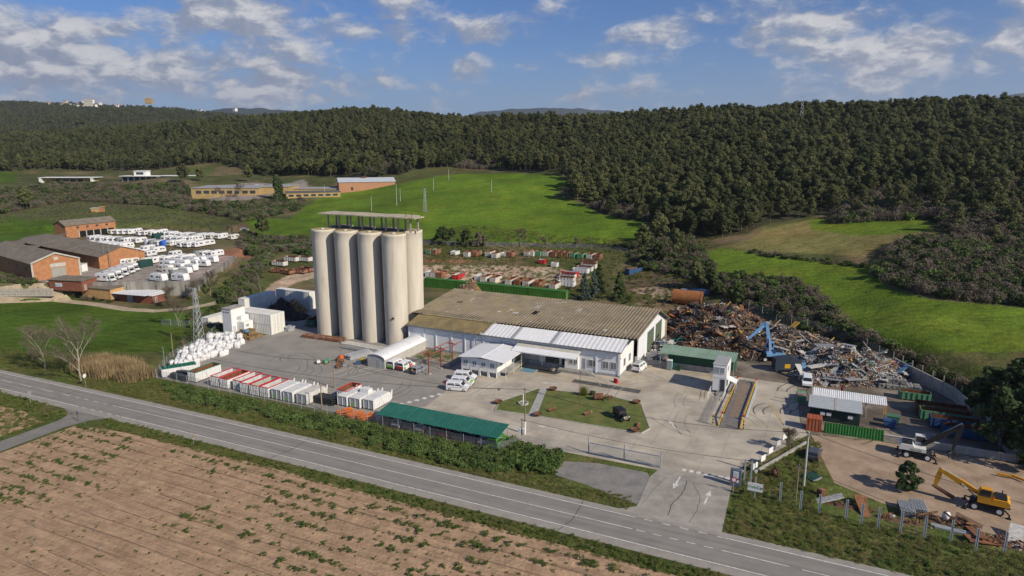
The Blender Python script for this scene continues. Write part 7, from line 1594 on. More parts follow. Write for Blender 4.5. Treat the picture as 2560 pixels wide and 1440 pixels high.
def cover_kind(label, m_):
    r_ = thing('covered_caravan', label, 'caravan', (0, 0, 0), 0, 'caravans under fabric covers'); mb = MB(); n = 9; L = 5.2; vs = []
    for y, k2 in ((0, .86), (.15, .97), (1.6, 1.0), (3.4, .98), (L - .15, .96), (L, .85)):
        for i in range(n + 1):
            a = math.pi * i / n; vs.append((1.2 * k2 * math.copysign(abs(math.cos(a)) ** .45, math.cos(a)), y, .1 + 2.5 * k2 * abs(math.sin(a)) ** .5))
    fs = []
    for j in range(5):
        for i in range(n): fs.append((j * (n + 1) + i, j * (n + 1) + i + 1, (j + 1) * (n + 1) + i + 1, (j + 1) * (n + 1) + i))
    fs += [tuple(range(n, -1, -1)), tuple(range(5 * (n + 1), 6 * (n + 1)))]; mb.add(vs, fs); mb.build('fabric_cover', m_, r_, True); MB().b2(-.9, .9, .3, L - .3, .02, .2).build('chassis', m_plastic, r_)
    for s in (-1, 1): MB().tube((s * .8, L * .5, .3), (s * 1.0, L * .5, .3), .3, n=10).build('wheel', m_tyre, r_)
    return Kind(r_)
CK = [caravan_kind('x', m_cvw, 5.6), caravan_kind('x', m_cream, 5.2, 2.15, 2.4), caravan_kind('x', m_cvw, 6.4), caravan_kind('x', m_cvw, 4.6, 2.1, 2.35, True)]
MH = motorhome_kind('x'); CV = {'grey': cover_kind('x', mat('cover_grey', (.20, .22, .22), .9, .1, 1)), 'green': cover_kind('x', mat('cover_green', (.015, .05, .045), .9, .1, 1)), 'blue': cover_kind('x', mat('cover_blue', (.02, .12, .45), .8, .1, 1)), 'pale': cover_kind('x', mat('cover_pale', (.46, .46, .52), .9, .08, 1))}
rc = random.Random(9)
def cv(px, py, lab, k=None, ang=None, grp='caravans parked in rows'):
    x, y = G(px, py, PZ); a = (SA + R(rc.uniform(-4, 4))) if ang is None else SA + R(ang)
    kd = CK[rc.choice([0, 0, 1, 2, 3]) if k is None else k] if not isinstance(k, str) else (MH if k == 'home' else CV[k])
    lab2 = lab
    if isinstance(k, str) and k != 'home': lab2 = {'grey': 'grey', 'green': 'dark green', 'blue': 'bright blue', 'pale': 'pale lilac'}[k] + ' covered caravan ' + lab; grp = 'caravans under fabric covers'
    elif k == 'home': lab2 = 'white motorhome ' + lab; grp = 'motorhomes parked in a row'
    else: lab2 = ('cream' if kd is CK[1] else 'white') + (' long' if kd is CK[2] else ' short' if kd is CK[3] else '') + ' touring caravan ' + lab
    kd.put((x, y, PZ), a, lab2, grp)
def Z2(x, y): return 240 + x / 6.73, 540 + y / 6.73
def Z1(x, y): return x / 4.0, 380 + y / 4.0
for p in [(230, 318), (330, 320), (420, 320), (520, 318), (600, 305), (695, 338), (790, 338), (900, 348), (1010, 325)]: cv(*Z2(*p), 'in the far row below the vineyard bank')
for p in [(1120, 358), (1205, 362), (1300, 372), (1400, 382), (1500, 385), (1700, 392), (1800, 394), (1900, 398), (2030, 398)]: cv(*Z2(*p), 'in the long far row near the bare shrub')
cv(*Z2(1595, 388), 'in the long far row near the bare shrub', 'grey'); cv(*Z2(2250, 408), 'standing alone at the end of the grass', 1)
for p in [(885, 895), (930, 903), (985, 907), (1055, 911), (1110, 912), (1225, 918), (1290, 912), (1345, 918)]: cv(*Z1(*p), 'in the row beside the open-fronted brick barn')
cv(*Z1(1165, 913), 'in the row beside the open-fronted brick barn', 'grey')
cv(*Z2(830, 498), 'at the start of the middle row', 'pale'); cv(*Z2(905, 508), 'beside the pale lilac one in the middle row', 'grey'); cv(*Z2(1105, 516), 'in the middle row', 'blue'); cv(*Z2(960, 392), 'behind the middle row', 'green')
for p in [(1010, 512), (1210, 516), (1310, 505), (1390, 536), (1505, 540), (1640, 536), (1730, 520), (1830, 503)]: cv(*Z2(*p), 'in the middle row before the wooden pole')
for p in [(1120, 430), (1220, 440), (1330, 440), (1430, 446), (1540, 440), (1640, 430)]: cv(*Z2(*p), 'in the crowded second line of the middle row')
for i in range(11): cv(*Z1(590 + i * 52, 985 + i * 3), 'in the tight row behind the long brick hall')
for i in range(9): cv(*Z1(690 + i * 62, 952 + i * 3), 'in the second tight row behind the long brick hall')
for p in [(1150, 1012), (1215, 1022), (1280, 1035), (1345, 1048), (1420, 1002), (1455, 1052), (1520, 1018)]: cv(*Z1(*p), 'near the gable of the long brick hall')
for p in [(1190, 1142), (1255, 1136), (1430, 1128), (1510, 1120), (1620, 1115), (1710, 1055), (1722, 1100), (1795, 1104), (2010, 1054), (2095, 1058)]: cv(*Z1(*p), 'around the open tarmac before the hall')
cv(*Z1(1385, 1158), 'beside the motorhomes', 'green'); cv(*Z1(1945, 1056), 'beside the gravel ramp', 'grey')
for i, p in enumerate([(985, 1290), (1060, 1262), (1120, 1232), (1185, 1208), (1235, 1186)]): cv(*Z1(*p), ['nearest the retaining wall', 'second from the retaining wall', 'third from the retaining wall', 'fourth from the retaining wall', 'beside the dark green cover'][i], 'home', -80)
cv(*Z1(1530, 1286), 'broadside above the retaining wall, left of a pair', 0, -88); cv(*Z1(1745, 1284), 'broadside above the retaining wall, right of a pair', 0, -88); cv(*Z1(1716, 1266), 'between the broadside pair above the retaining wall', 'grey', 0)
for p in [(1650, 1226), (1800, 1216), (1615, 1192), (1730, 1178), (1870, 1186), (1620, 1150), (1760, 1142), (1880, 1136), (1700, 1126), (1850, 1112), (1960, 1104), (1990, 1142), (2060, 1100)]: cv(*Z1(*p), 'in the broadside block above the retaining wall', None, rc.choice([-88, -90, -84]))
# retaining wall of the caravan yard
rwall = thing('retaining_wall', 'tall stained concrete retaining wall below the caravans', 'wall', (0, 0, 0)); m_stain = mat('stained_concrete', (.28, .265, .235), .9, .25, .8, c2=(.12, .11, .095), streak=True, thr=(.42, .7))
wp = [G(229, 709, PZ), G(486, 706, PZ), G(588, 642, PZ)]
for (x0, y0), (x1, y1) in zip(wp[:-1], wp[1:]):
    L = math.hypot(x1 - x0, y1 - y0); n = int(L / 4.5); a = math.atan2(y1 - y0, x1 - x0)
    for i in range(n):
        q = (i + .5) / n; o = MB().b2(-L / n / 2 + .02, L / n / 2 - .02, -.3, .3, -.5, PZ + .45).build('wall_panel', m_stain, rwall); o.location = (x0 + (x1 - x0) * q, y0 + (y1 - y0) * q, 0); o.rotation_euler = (0, 0, a)
        if i % 2 == 0: o = MB().b2(-.25, .25, -.75, -.3, -.5, PZ - .4).build('buttress', m_stain, rwall); o.location = (x0 + (x1 - x0) * q, y0 + (y1 - y0) * q, 0); o.rotation_euler = (0, 0, a)
# ------------------------------------------------------------------ brick halls
def brick_hall(name, label, px, py, z, rz, L, Wd, He, Hr, roof_m, wall_m, doors=(), wins=(), sheets=8, gable_trim=False, open_bays=0):
    """gabled hall: origin at its front-left corner, gable end on y = 0, length along +y, width along +x"""
    x, y = G(px, py, z); r_ = thing(name, label, 'brick hall', (x, y, z), rz)
    for xx in (0, Wd - .3): MB().b2(xx, xx + .3, .3, L, 0, He).build('side_wall', wall_m, r_)
    for yy in (0, L - .3): MB().prof([(0, 0), (Wd, 0), (Wd, He), (Wd / 2, Hr), (0, He)], yy, yy + .3).build('gable_wall', wall_m, r_)
    for s in (0, 1):
        for i in range(sheets):
            y0, y1 = -.4 + (L + .8) * i / sheets, -.4 + (L + .8) * (i + 1) / sheets - .03
            a, c = ((-.4, He - .15), (Wd / 2, Hr + .08)) if s == 0 else ((Wd + .4, He - .15), (Wd / 2, Hr + .08))
            MB().prof([a, c, (c[0], c[1] + .14), (a[0], a[1] + .14)], y0, y1).build('roof_sheet', roof_m, r_)
    if gable_trim: MB().prof([(-.1, He - .1), (Wd / 2, Hr - .1), (Wd + .1, He - .1), (Wd + .1, He + .35), (Wd / 2, Hr + .4), (-.1, He + .35)], -.46, -.05).build('gable_trim', m_fibre2, r_); [MB().b2(xx, xx + .5, -.15, .05, 0, He).build('corner_pier', m_fibre2, r_) for xx in (-.1, Wd - .4)]
    for (x0, x1, h0, h1, m_) in doors: MB().b2(x0, x1, -.06, .02, h0, h1).build('door', m_, r_)
    for (y0, y1, z0, z1, s) in wins: MB().b2(-.05 if s == 0 else Wd - .02, .02 if s == 0 else Wd + .05, y0, y1, z0, z1).build('window', m_glass, r_)
    return r_
m_gdoor = mat('grey_steel_door', (.30, .29, .26), .7, .1, 1); m_roofo = mat('old_grey_roof', (.175, .150, .118), .95, .2, .5, c2=(.23, .20, .16))
h1 = brick_hall('brick_hall', 'orange brick hall with pale gable trim and grey double door', 83, 703, 5.0, SA + R(4), 46, 14.0, 5.6, 8.2, m_roofo, m_brick, [(5.5, 9.6, 0, 3.4, m_gdoor), (5.3, 9.8, 3.7, 4.9, m_fibre2), (6.6, 7.8, 6.0, 7.0, m_fibre2)], [(4 + 8 * i, 6 + 8 * i, 3.0, 4.2, 0) for i in range(5)], 10, True)
h1.rotation_euler = (0, 0, R(52)); 
h2 = brick_hall('brick_hall', 'long low brick hall with grey roof before the tight caravan rows', 330, 668, 5.0, R(62), 60, 16.0, 4.4, 7.0, m_roofo, m_brick, [], [], 12)
h2.location = G(250, 673, 5.0) + (5.0,); h2.rotation_euler = (0, 0, R(55))
h3 = brick_hall('brick_barn', 'brick barn with open bays and grey roof beside the caravans', 140, 592, 5.0, R(60), 24, 9, 6.0, 8.0, m_roofo, m_brick, [], [], 8)
h3.location = G(139, 594, 5.0) + (5.0,); h3.rotation_euler = (0, 0, R(-28))
for q in (h1, h2, h3): pass
# the barn's open bays: concrete posts, and black panels painting the bays' shade on its long side
for i in range(5): MB().b2(9.0, 9.12, 6 + 3.4 * i, 9 + 3.4 * i, .1, 2.9).build('open_bay', m_black, h3); MB().b2(9.0, 9.3, 5.6 + 3.4 * i, 6 + 3.4 * i, 0, 3.0).build('bay_post', m_fibre2, h3)
for i in range(4): MB().b2(9.0, 9.06, 5 + 4.6 * i, 6.1 + 4.6 * i, 4.3, 5.2).build('window', m_glass, h3)
sh_ = thing('open_shed', 'long low open shed with sagging grey roof behind the brick halls', 'shed', G(20, 640, 5.0) + (5.0,), R(20))
for k2 in range(2): MB().prof([(-2 + 8 * k2, 3.4), (6 + 8 * k2, 4.6), (6 + 8 * k2, 4.75), (-2 + 8 * k2, 3.55)], -30, 32).build('roof_sheet', m_roofo, sh_)
for i in range(9):
    for x in (-1.5, 6, 13.5): MB().b2(x - .12, x + .12, -28 + 7 * i, -27.76 + 7 * i, 0, 3.5).build('post', m_wood, sh_)
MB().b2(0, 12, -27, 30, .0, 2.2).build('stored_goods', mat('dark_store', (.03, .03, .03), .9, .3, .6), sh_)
pc = thing('site_cabin', 'white prefabricated cabin with four windows between the brick halls', 'cabin', G(162, 679, 5.0) + (5.0,), SA + R(14)); MB().b2(0, 7.0, 0, 2.5, .1, 2.7).build('walls', m_panel, pc); MB().b2(-.1, 7.1, -.1, 2.6, 2.7, 2.85).build('roof', m_fibre2, pc)
for i in range(4): MB().b2(.8 + 1.6 * i, 1.6 + 1.6 * i, -.03, .0, 1.2, 2.2).build('window', m_wglass, pc)
# low brick huts in front
def flat_hut(name, label, px, py, z, rz, L, Wd, Hh, wall_m, roof_m, sl=.0, sign=False):
    x, y, z = GT(px, py); r_ = thing(name, label, 'brick hut', (x, y, z - .1), rz); MB().b2(0, L, 0, Wd, 0, Hh).build('walls', wall_m, r_); MB().prof([(-.3, Hh + .02), (Wd + .3, Hh + sl), (Wd + .3, Hh + sl + .18), (-.3, Hh + .2)], -.3, L + .3, 'x').build('roof', roof_m, r_)
    MB().b2(L, L + .05, .8, 1.8, .1, 2.0).build('door', m_gdoor, r_)
    if sign: s_ = MB().b2(2.4, 4.8, -.05, 0, 1.2, 2.3).build('sign_board', m_panel, r_); MB().b2(2.5, 2.9, -.07, -.05, 1.35, 2.1).build('sign_symbol', mat('sign_blue', (.15, .3, .45), .6, .05, 1), s_); [MB().b2(3.05, 4.65, -.07, -.05, 1.35 + .3 * k2, 1.5 + .3 * k2).build('sign_line', mat('sign_blue', None), s_) for k2 in range(3)]
    return r_
flat_hut('brick_hut', 'flat-roofed brick hut with a white and blue sign by the lane', 124, 724, 1.2, SA + R(14), 12, 6, 3.2, m_redbrick, m_roofo, .2, True); flat_hut('brick_hut', 'low pale brick hut with a sloping dark roof by the lane', 206, 742, 0.0, SA + R(6), 12, 5.5, 3.2, m_brick2, m_roofo, .5)
o = flat_hut('brick_hut', 'small red brick hut with a bright white roof by the lane', 293, 752, 0.0, SA + R(8), 14, 5.5, 2.5, m_redbrick, m_roofw, .0)
MB().b2(4.4, 6.6, -.3, .1, 0, 2.5).build('glass_front', m_wglass, o)
MB().prof([(-2.0, 2.85), (6.2, 2.85), (6.2, 3.0), (-2.0, 3.0)], -1.2, 13.0, 'x').build('canopy', m_roofw, o)
dm = thing('pallet_wall', 'wall of stacked pale pallets beside the lane', 'pallet stack', GT(-6, 741), R(2))
for i in range(9):
    for k2 in range(3): MB().b2(i * 1.9, i * 1.9 + 1.8, -.4, .4, k2 * .8, k2 * .8 + .74).build('pallet_stack', mat('pale_pallet', (.40, .37, .31), .9, .2, 2), dm)
# ------------------------------------------------------------------ old factory and houses beyond
def far_block(name, label, cat, px, py, rz, boxes, roofs, wins=()):
    x, y, z = GT(px, py); r_ = thing(name, label, cat, (x, y, z - .4), rz)
    for (x0, x1, y0, y1, z0, z1, m_) in boxes: MB().b2(x0, x1, y0, y1, z0, z1).build('wall', m_, r_)
    for (x0, x1, y0, y1, z0, m_) in roofs: MB().b2(x0 - .4, x1 + .4, y0 - .4, y1 + .4, z0, z0 + .35).build('roof', m_, r_)
    for (x0, x1, y0, z0, z1) in wins: MB().b2(x0, x1, y0 - .08, y0 + .02, z0, z1).build('window', m_glass, r_)
    return r_
m_yb = mat('yellow_brick', (.42, .30, .13), .9, .15, .6, c2=(.33, .23, .11)); m_froof = mat('factory_roof', (.30, .305, .31), .8, .12, .3, c2=(.38, .36, .33)); m_salmon = mat('salmon_brick', (.43, .22, .125), .9, .1, .6); m_lroof = mat('light_blue_roof', (.50, .54, .58), .5, .06, .5)
far_block('old_factory', 'sprawling old yellow brick factory with grey flat roofs', 'factory', 480, 500, R(2), [(0, 44, 0, 30, 0, 8, m_yb), (44, 62, 4, 30, 0, 8.5, m_yb), (62, 92, 16, 34, 0, 6.4, m_yb)], [(0, 44, 0, 30, 8, m_froof), (44, 62, 4, 30, 8.5, m_froof), (62, 92, 16, 34, 6.4, m_froof)], [(3 + 5 * i, 6.5 + 5 * i, 0, 4.5, 6.5) for i in range(8)] + [(64 + 4 * i, 67 + 4 * i, 16, 3.2, 5.0) for i in range(7)])
far_block('factory_wing', 'low factory wing with dark roof and pale wall facing the green field', 'factory', 716, 497, R(20), [(0, 34, 0, 14, 0, 4.0, m_yb)], [(0, 34, 0, 14, 4.0, mat('dark_flat_roof', (.11, .11, .11), .9, .1, .5))], [(1.5 + 4.6 * i, 4.6 + 4.6 * i, 0, 1.6, 3.0) for i in range(7)])
f3 = far_block('brick_warehouse', 'salmon brick warehouse with pale metal roof at the field edge', 'warehouse', 848, 482, R(17), [(0, 38, 0, 22, 0, 7.5, m_salmon)], [], [(8, 9.5, 0, 2, 4)])
MB().prof([(-.5, 7.4), (11, 9.6), (22.5, 7.4), (22.5, 7.7), (11, 9.95), (-.5, 7.7)], -.5, 38.5, 'x').build('roof', m_lroof, f3); MB().b2(16, 19, 9, 12, 9.4, 10.6).build('roof_vent', m_rust, f3); MB().b2(38, 52, 2, 10, 0, 3.4).build('wall', m_salmon, f3)
far_block('villa', 'cream two-storey villa with a colonnaded terrace in the trees', 'house', 300, 455, R(-2), [(0, 30, 3, 12, 0, 5.0, m_fibre2), (10, 20, 4, 11, 5.3, 9, m_panel), (32, 62, 4, 12, 0, 5.2, m_fibre2)], [(0, 30, 0, 12, 5.0, m_panel), (10, 20, 4, 11, 9.0, m_panel), (32, 62, 2, 12, 5.2, m_panel)], [(1 + 5 * i, 4.5 + 5 * i, 3, .5, 4.4) for i in range(6)] + [(34 + 5 * i, 37 + 5 * i, 4, .8, 4.2) for i in range(5)] + [(12, 18, 4, 6.2, 8.2)])
far_block('bungalow', 'long low cream bungalow among the bushes', 'house', 98, 458, R(2), [(2, 44, 3, 11, 0, 4.6, m_yb), (0, 2, 0, 3, 0, 4.8, m_panel), (42, 44, 0, 3, 0, 4.8, m_panel)], [(0, 46, 0, 11, 4.8, m_panel)], [(12 + 6 * i, 16 + 6 * i, 3, .6, 3.8) for i in range(4)])
far_block('stone_hut', 'tiny brick hut in the middle of the vineyard', 'hut', 228, 531, R(10), [(0, 4.4, 0, 3.4, 0, 2.6, m_brick2), (4.4, 6.4, .6, 3.2, 0, 3.2, m_brick)], [(0, 4.4, 0, 3.4, 2.6, m_fibre2), (4.4, 6.4, .6, 3.2, 3.2, m_brick2)])
far_block('blue_hut', 'tiny pale blue hut at the forest edge behind the factory', 'hut', 656, 433, 0, [(0, 5, 0, 4, 0, 3.4, m_lroof)], [(0, 5, 0, 4, 3.4, mat('bright_blue', (.15, .35, .5), .6, .1, 1))])
for i, (px, py) in enumerate([(645, 468), (657, 469)]):
    x, y, z = GT(px, py); kv.put((x, y, z + .1), R(-10), ['white van parked on the factory forecourt, left of a pair', 'white van parked on the factory forecourt, right of a pair'][i], 'white vans by the old factory')
x, y, z = GT(612, 577); kk[1].put((x, y, z), R(-5), 'silver car parked by the bushes behind the caravans'); o = thing('brick_kiosk', 'small brick kiosk beside the silver car', 'hut', (x + 6, y + 1, z), 0); MB().b2(0, 3, 0, 2.5, 0, 2.2).build('walls', m_brick, o); MB().b2(-.2, 3.2, -.2, 2.7, 2.2, 2.35).build('roof', m_plastic, o)
# hilltop village
rv = random.Random(2)
for i in range(46):
    px = rv.choice([rv.gauss(200, 40), rv.gauss(270, 45), rv.uniform(500, 600), rv.uniform(110, 360)]); py = rv.uniform(256, 272) if px < 420 else rv.uniform(274, 280)
    x, y, z = GT(px, py); s = rv.uniform(.8, 1.4)
    if y > 3300: continue
    o = thing('village_house', 'tiny pale house of the distant hilltop village', 'house', (x, y, z), rv.uniform(0, 3), 'houses of the hilltop village'); MB().b2(-6 * s, 6 * s, -5 * s, 5 * s, -3, 8 * s).build('walls', rv.choice([m_panel, m_panel, m_fibre2, m_cream]), o); MB().prof([(-6.5 * s, 8 * s), (6.5 * s, 8 * s), (0, 10.5 * s)], -5.5 * s, 5.5 * s).build('roof', rv.choice([m_brick, m_fibre2, m_salmon]), o)
x, y, z = GT(373, 257); o = thing('church', 'large yellow building crowning the distant hill', 'building', (x, y, z), 0); MB().b2(-16, 16, -9, 9, -4, 17).build('walls', m_yb, o); MB().prof([(-17, 17), (17, 17), (0, 23)], -10, 10).build('roof', m_brick2, o)
# ------------------------------------------------------------------ foliage templates
m_pine = leaf_mat('pine_needles', (0.052, 0.068, 0.026), (0.15, 0.158, 0.06)); m_pine2 = leaf_mat('blue_needles', (0.0595, 0.0935, 0.0765), (0.102, 0.1445, 0.119)); m_dkpine = leaf_mat('dark_needles', (0.0418, 0.0684, 0.0247), (0.076, 0.1102, 0.038))
m_oak = leaf_mat('evergreen_leaves', (0.051, 0.0748, 0.0272), (0.102, 0.1326, 0.0442)); m_bramble = leaf_mat('bramble_leaves', (0.07, 0.1155, 0.028), (0.1435, 0.2065, 0.0595)); m_grassb = leaf_mat('grass_blades', (0.11, 0.15, 0.03), (0.19, 0.205, 0.06)); m_dryg = leaf_mat('dry_grass', (0.26, 0.21, 0.1), (0.17, 0.165, 0.065)); m_twig = leaf_mat('bare_twigs', (0.105, 0.088, 0.062), (0.195, 0.165, 0.118), transl=.05); m_reed = leaf_mat('reed_stems', (0.405, 0.3, 0.165), (0.3, 0.225, 0.12)); m_weed = leaf_mat('weed_leaves', (0.057, 0.105, 0.021), (0.1125, 0.1575, 0.039)); m_ygrass = leaf_mat('yellow_grass', (.16, .17, .035), (.12, .15, .03))
m_bark = mat('pine_bark', (.15, .115, .085), .95, .25, 2); m_barkp = mat('pale_bark', (.28, .245, .195), .95, .25, 1.5)
def cards(centers, radii, per, size, jit=.38, rng=nrg, flat=1.0, sliver=1.0):
    """leaf faces over the skins of many small lobes -> verts, tris"""
    centers = np.asarray(centers, float); radii = np.asarray(radii, float); k = len(centers)
    n = k * per; c = np.repeat(centers, per, 0); r = np.repeat(radii, per)[:, None]
    d = rng.normal(size=(n, 3)); d /= np.linalg.norm(d, axis=1, keepdims=True) + 1e-9
    p = c + d * r * rng.uniform(.72, 1.08, (n, 1)) * np.array([1, 1, flat])
    nn = d + rng.normal(size=(n, 3)) * jit; nn[:, 2] += .25; nn /= np.linalg.norm(nn, axis=1, keepdims=True) + 1e-9
    a = np.cross(nn, rng.normal(size=(n, 3))); a /= np.linalg.norm(a, axis=1, keepdims=True) + 1e-9; b_ = np.cross(nn, a)
    s = size * rng.uniform(.6, 1.3, (n, 1))
    v = np.stack([p + a * s, p - a * s * .5 + b_ * s * .87 * sliver, p - a * s * .5 - b_ * s * .87 * sliver], 1).reshape(-1, 3)
    return v, np.arange(n * 3).reshape(-1, 3)
def np_mesh(name, parts):
    """parts: list of (verts, faces (n,3) array, material)"""
    me = bpy.data.meshes.new(name); vs, fs, mi, o = [], [], [], 0
    for i, (v, f, m_) in enumerate(parts): vs.append(np.asarray(v, np.float32).reshape(-1, 3)); fs.append(np.asarray(f) + o); mi += [i] * len(f); o += len(v); me.materials.append(m_)
    v = np.concatenate(vs); f = np.concatenate(fs)
    me.vertices.add(len(v)); me.vertices.foreach_set('co', v.ravel()); me.loops.add(f.size); me.loops.foreach_set('vertex_index', f.ravel().astype(np.int32)); me.polygons.add(len(f)); me.polygons.foreach_set('loop_start', np.arange(0, f.size, 3, dtype=np.int32)); me.polygons.foreach_set('loop_total', np.full(len(f), 3, np.int32)); me.polygons.foreach_set('material_index', np.array(mi, np.int32)); me.update(); return me
def tri_tubes(segs, n=4):
    """segs: (p0, p1, r0, r1) -> verts, tris"""
    vs, fs = [], []
    for p0, p1, r0, r1 in segs:
        p0, p1 = Vector(p0), Vector(p1); d = p1 - p0
        if d.length < 1e-5: continue
        q = d.to_track_quat('Z', 'Y'); o = len(vs)
        for p, r in ((p0, r0), (p1, r1)):
            for i in range(n): a = 2 * math.pi * i / n; vs.append(tuple(p + q @ Vector((math.cos(a) * r, math.sin(a) * r, 0))))
        for i in range(n): j = (i + 1) % n; fs += [(o + i, o + j, o + n + j), (o + i, o + n + j, o + n + i)]
    return np.array(vs), np.array(fs)
def pine_parts(seed, h=10.0, wid=.30, base=.38, lobes=22, per=80, size=.30, mat_l=None, lean=.06, flat=.75):
    rr = random.Random(seed); rg = np.random.default_rng(seed); cs, rs, segs = [], [], []
    lx, ly = rr.uniform(-lean, lean) * h, rr.uniform(-lean, lean) * h
    def ax(q): return Vector((lx * q * q, ly * q * q, h * q))
    for i in range(6): segs.append((ax(i / 6 * .9), ax((i + 1) / 6 * .9), .17 * (1 - i / 7) * h / 10, .17 * (1 - (i + 1) / 7) * h / 10))
    for i in range(lobes):
        q = base + (1 - base) * (i + rr.random()) / lobes; prof_ = math.sin(math.pi * min(1, (q - base) / (1 - base) * .82 + .16)) ** .7
        a = rr.uniform(0, 6.28); rad = wid * h * prof_ * rr.uniform(.35, 1.0); c = ax(q) + Vector((math.cos(a) * rad, math.sin(a) * rad, rr.uniform(-.03, .03) * h)); cs.append(tuple(c)); rs.append(h * rr.uniform(.075, .135)); segs.append((tuple(ax(max(.2, q - .12))), tuple(c), .05 * h / 10, .02 * h / 10))
    return cards(cs, rs, per, size, rng=rg, flat=flat), tri_tubes(segs)
PINE = []
for i in range(7):
    (cv_, cf), (tv, tf) = pine_parts(100 + i, 10, [.25, .29, .20, .31, .25, .18, .28][i], [.28, .36, .40, .38, .22, .30, .48][i], [22, 26, 20, 26, 24, 18, 22][i])
    PINE.append((np_mesh('crown', [(cv_, cf, m_pine)]), np_mesh('trunk', [(tv, tf, m_bark)]), np_mesh('pine', [(cv_, cf, m_pine), (tv, tf, m_bark)])))
def bush_mesh(name, seed, m_, lobes=9, per=34, size=.22, flat=.8, sliver=1.0, twigs=True, jit=.6, w=1.0):
    rr = random.Random(seed); rg = np.random.default_rng(seed); cs = [(rr.uniform(-.75, .75) * w, rr.uniform(-.75, .75) * w, rr.uniform(.3, 1.25)) for _ in range(lobes)]; rs = [rr.uniform(.35, .6) for _ in range(lobes)]
    v, f = cards(cs, rs, per, size, jit, rg, flat, sliver); parts = [(v, f, m_)]
    if twigs: tv, tf = tri_tubes([((0, 0, 0), c, .05, .015) for c in cs], 3); parts.append((tv, tf, m_twig))
    return np_mesh(name, parts)
B_BROWN = [bush_mesh('brown_shrub', 200 + i, m_twig, 10, 60, .20, .95, .22, True, .9) for i in range(3)]
B_GREEN = [bush_mesh('green_shrub', 210 + i, m_oak, 10, 44, .20) for i in range(3)]
B_BRAM = [bush_mesh('bramble', 220 + i, m_bramble, 9, 46, .16, .6) for i in range(3)]
B_GRASS = [bush_mesh('grass_tuft', 230 + i, m_grassb, 6, 30, .22, .5, .25, False, .8) for i in range(3)]
B_DRY = [bush_mesh('dry_tuft', 240 + i, m_dryg, 6, 26, .22, .5, .2, False, .8) for i in range(2)]
B_WEED = [bush_mesh('weed', 250 + i, m_weed, 5, 24, .22, .45, .8, False, .8) for i in range(3)]
def reed_mesh(seed):
    rg = np.random.default_rng(seed); n = 90; b_ = np.stack([rg.normal(0, .5, n), rg.normal(0, .5, n), np.zeros(n)], 1); t_ = b_ + np.stack([rg.normal(0, .25, n), rg.normal(0, .25, n), rg.uniform(1.0, 2.0, n)], 1); sd = np.stack([rg.uniform(.03, .09, n), rg.uniform(-.05, .05, n), np.zeros(n)], 1)
    return np_mesh('reeds', [(np.stack([b_ - sd, b_ + sd, t_], 1).reshape(-1, 3), np.arange(n * 3).reshape(-1, 3), m_reed)])
B_REED = [reed_mesh(i) for i in range(2)]
def bare_parts(seed, h, spread=.5, levels=4, m_=None, trunk_r=.16, low=.28):
    rr = random.Random(seed); segs = []
    def grow(p, d, L, r, lv):
        n = 3 if lv == 0 else 2; q = p
        for i in range(n):
            d2 = (d + Vector((rr.gauss(0, .12), rr.gauss(0, .12), rr.gauss(0, .06)))).normalized(); q2 = q + d2 * (L / n); r2 = r * (1 - .28 * (i + 1) / n); segs.append((tuple(q), tuple(q2), r * (1 - .28 * i / n), r2)); q, d = q2, d2
            if lv < levels:
                for _ in range((1 if i == 0 else 2) if lv == 0 else 2 if lv < 2 else 3):
                    a = rr.uniform(0, 6.28); side = Vector((math.cos(a), math.sin(a), 0)); nd = (d * (1 - spread * .55) + side * spread + Vector((0, 0, .18))).normalized(); grow(q, nd, L * rr.uniform(.48, .68), r2 * .55, lv + 1)
        if lv < levels: grow(q, (d + Vector((rr.gauss(0, .2), rr.gauss(0, .2), .1))).normalized(), L * .6, r * .6, lv + 1)
    grow(Vector((0, 0, 0)), Vector((rr.uniform(-.06, .06), rr.uniform(-.06, .06), 1)), h * .42, trunk_r, 0)
    nt = [s for s in segs if s[2] > .035]; tw = [(a, b_, max(r0, .018), max(r1, .012)) for a, b_, r0, r1 in segs if r0 <= .035]
    return tri_tubes(nt, 5), tri_tubes(tw, 3)
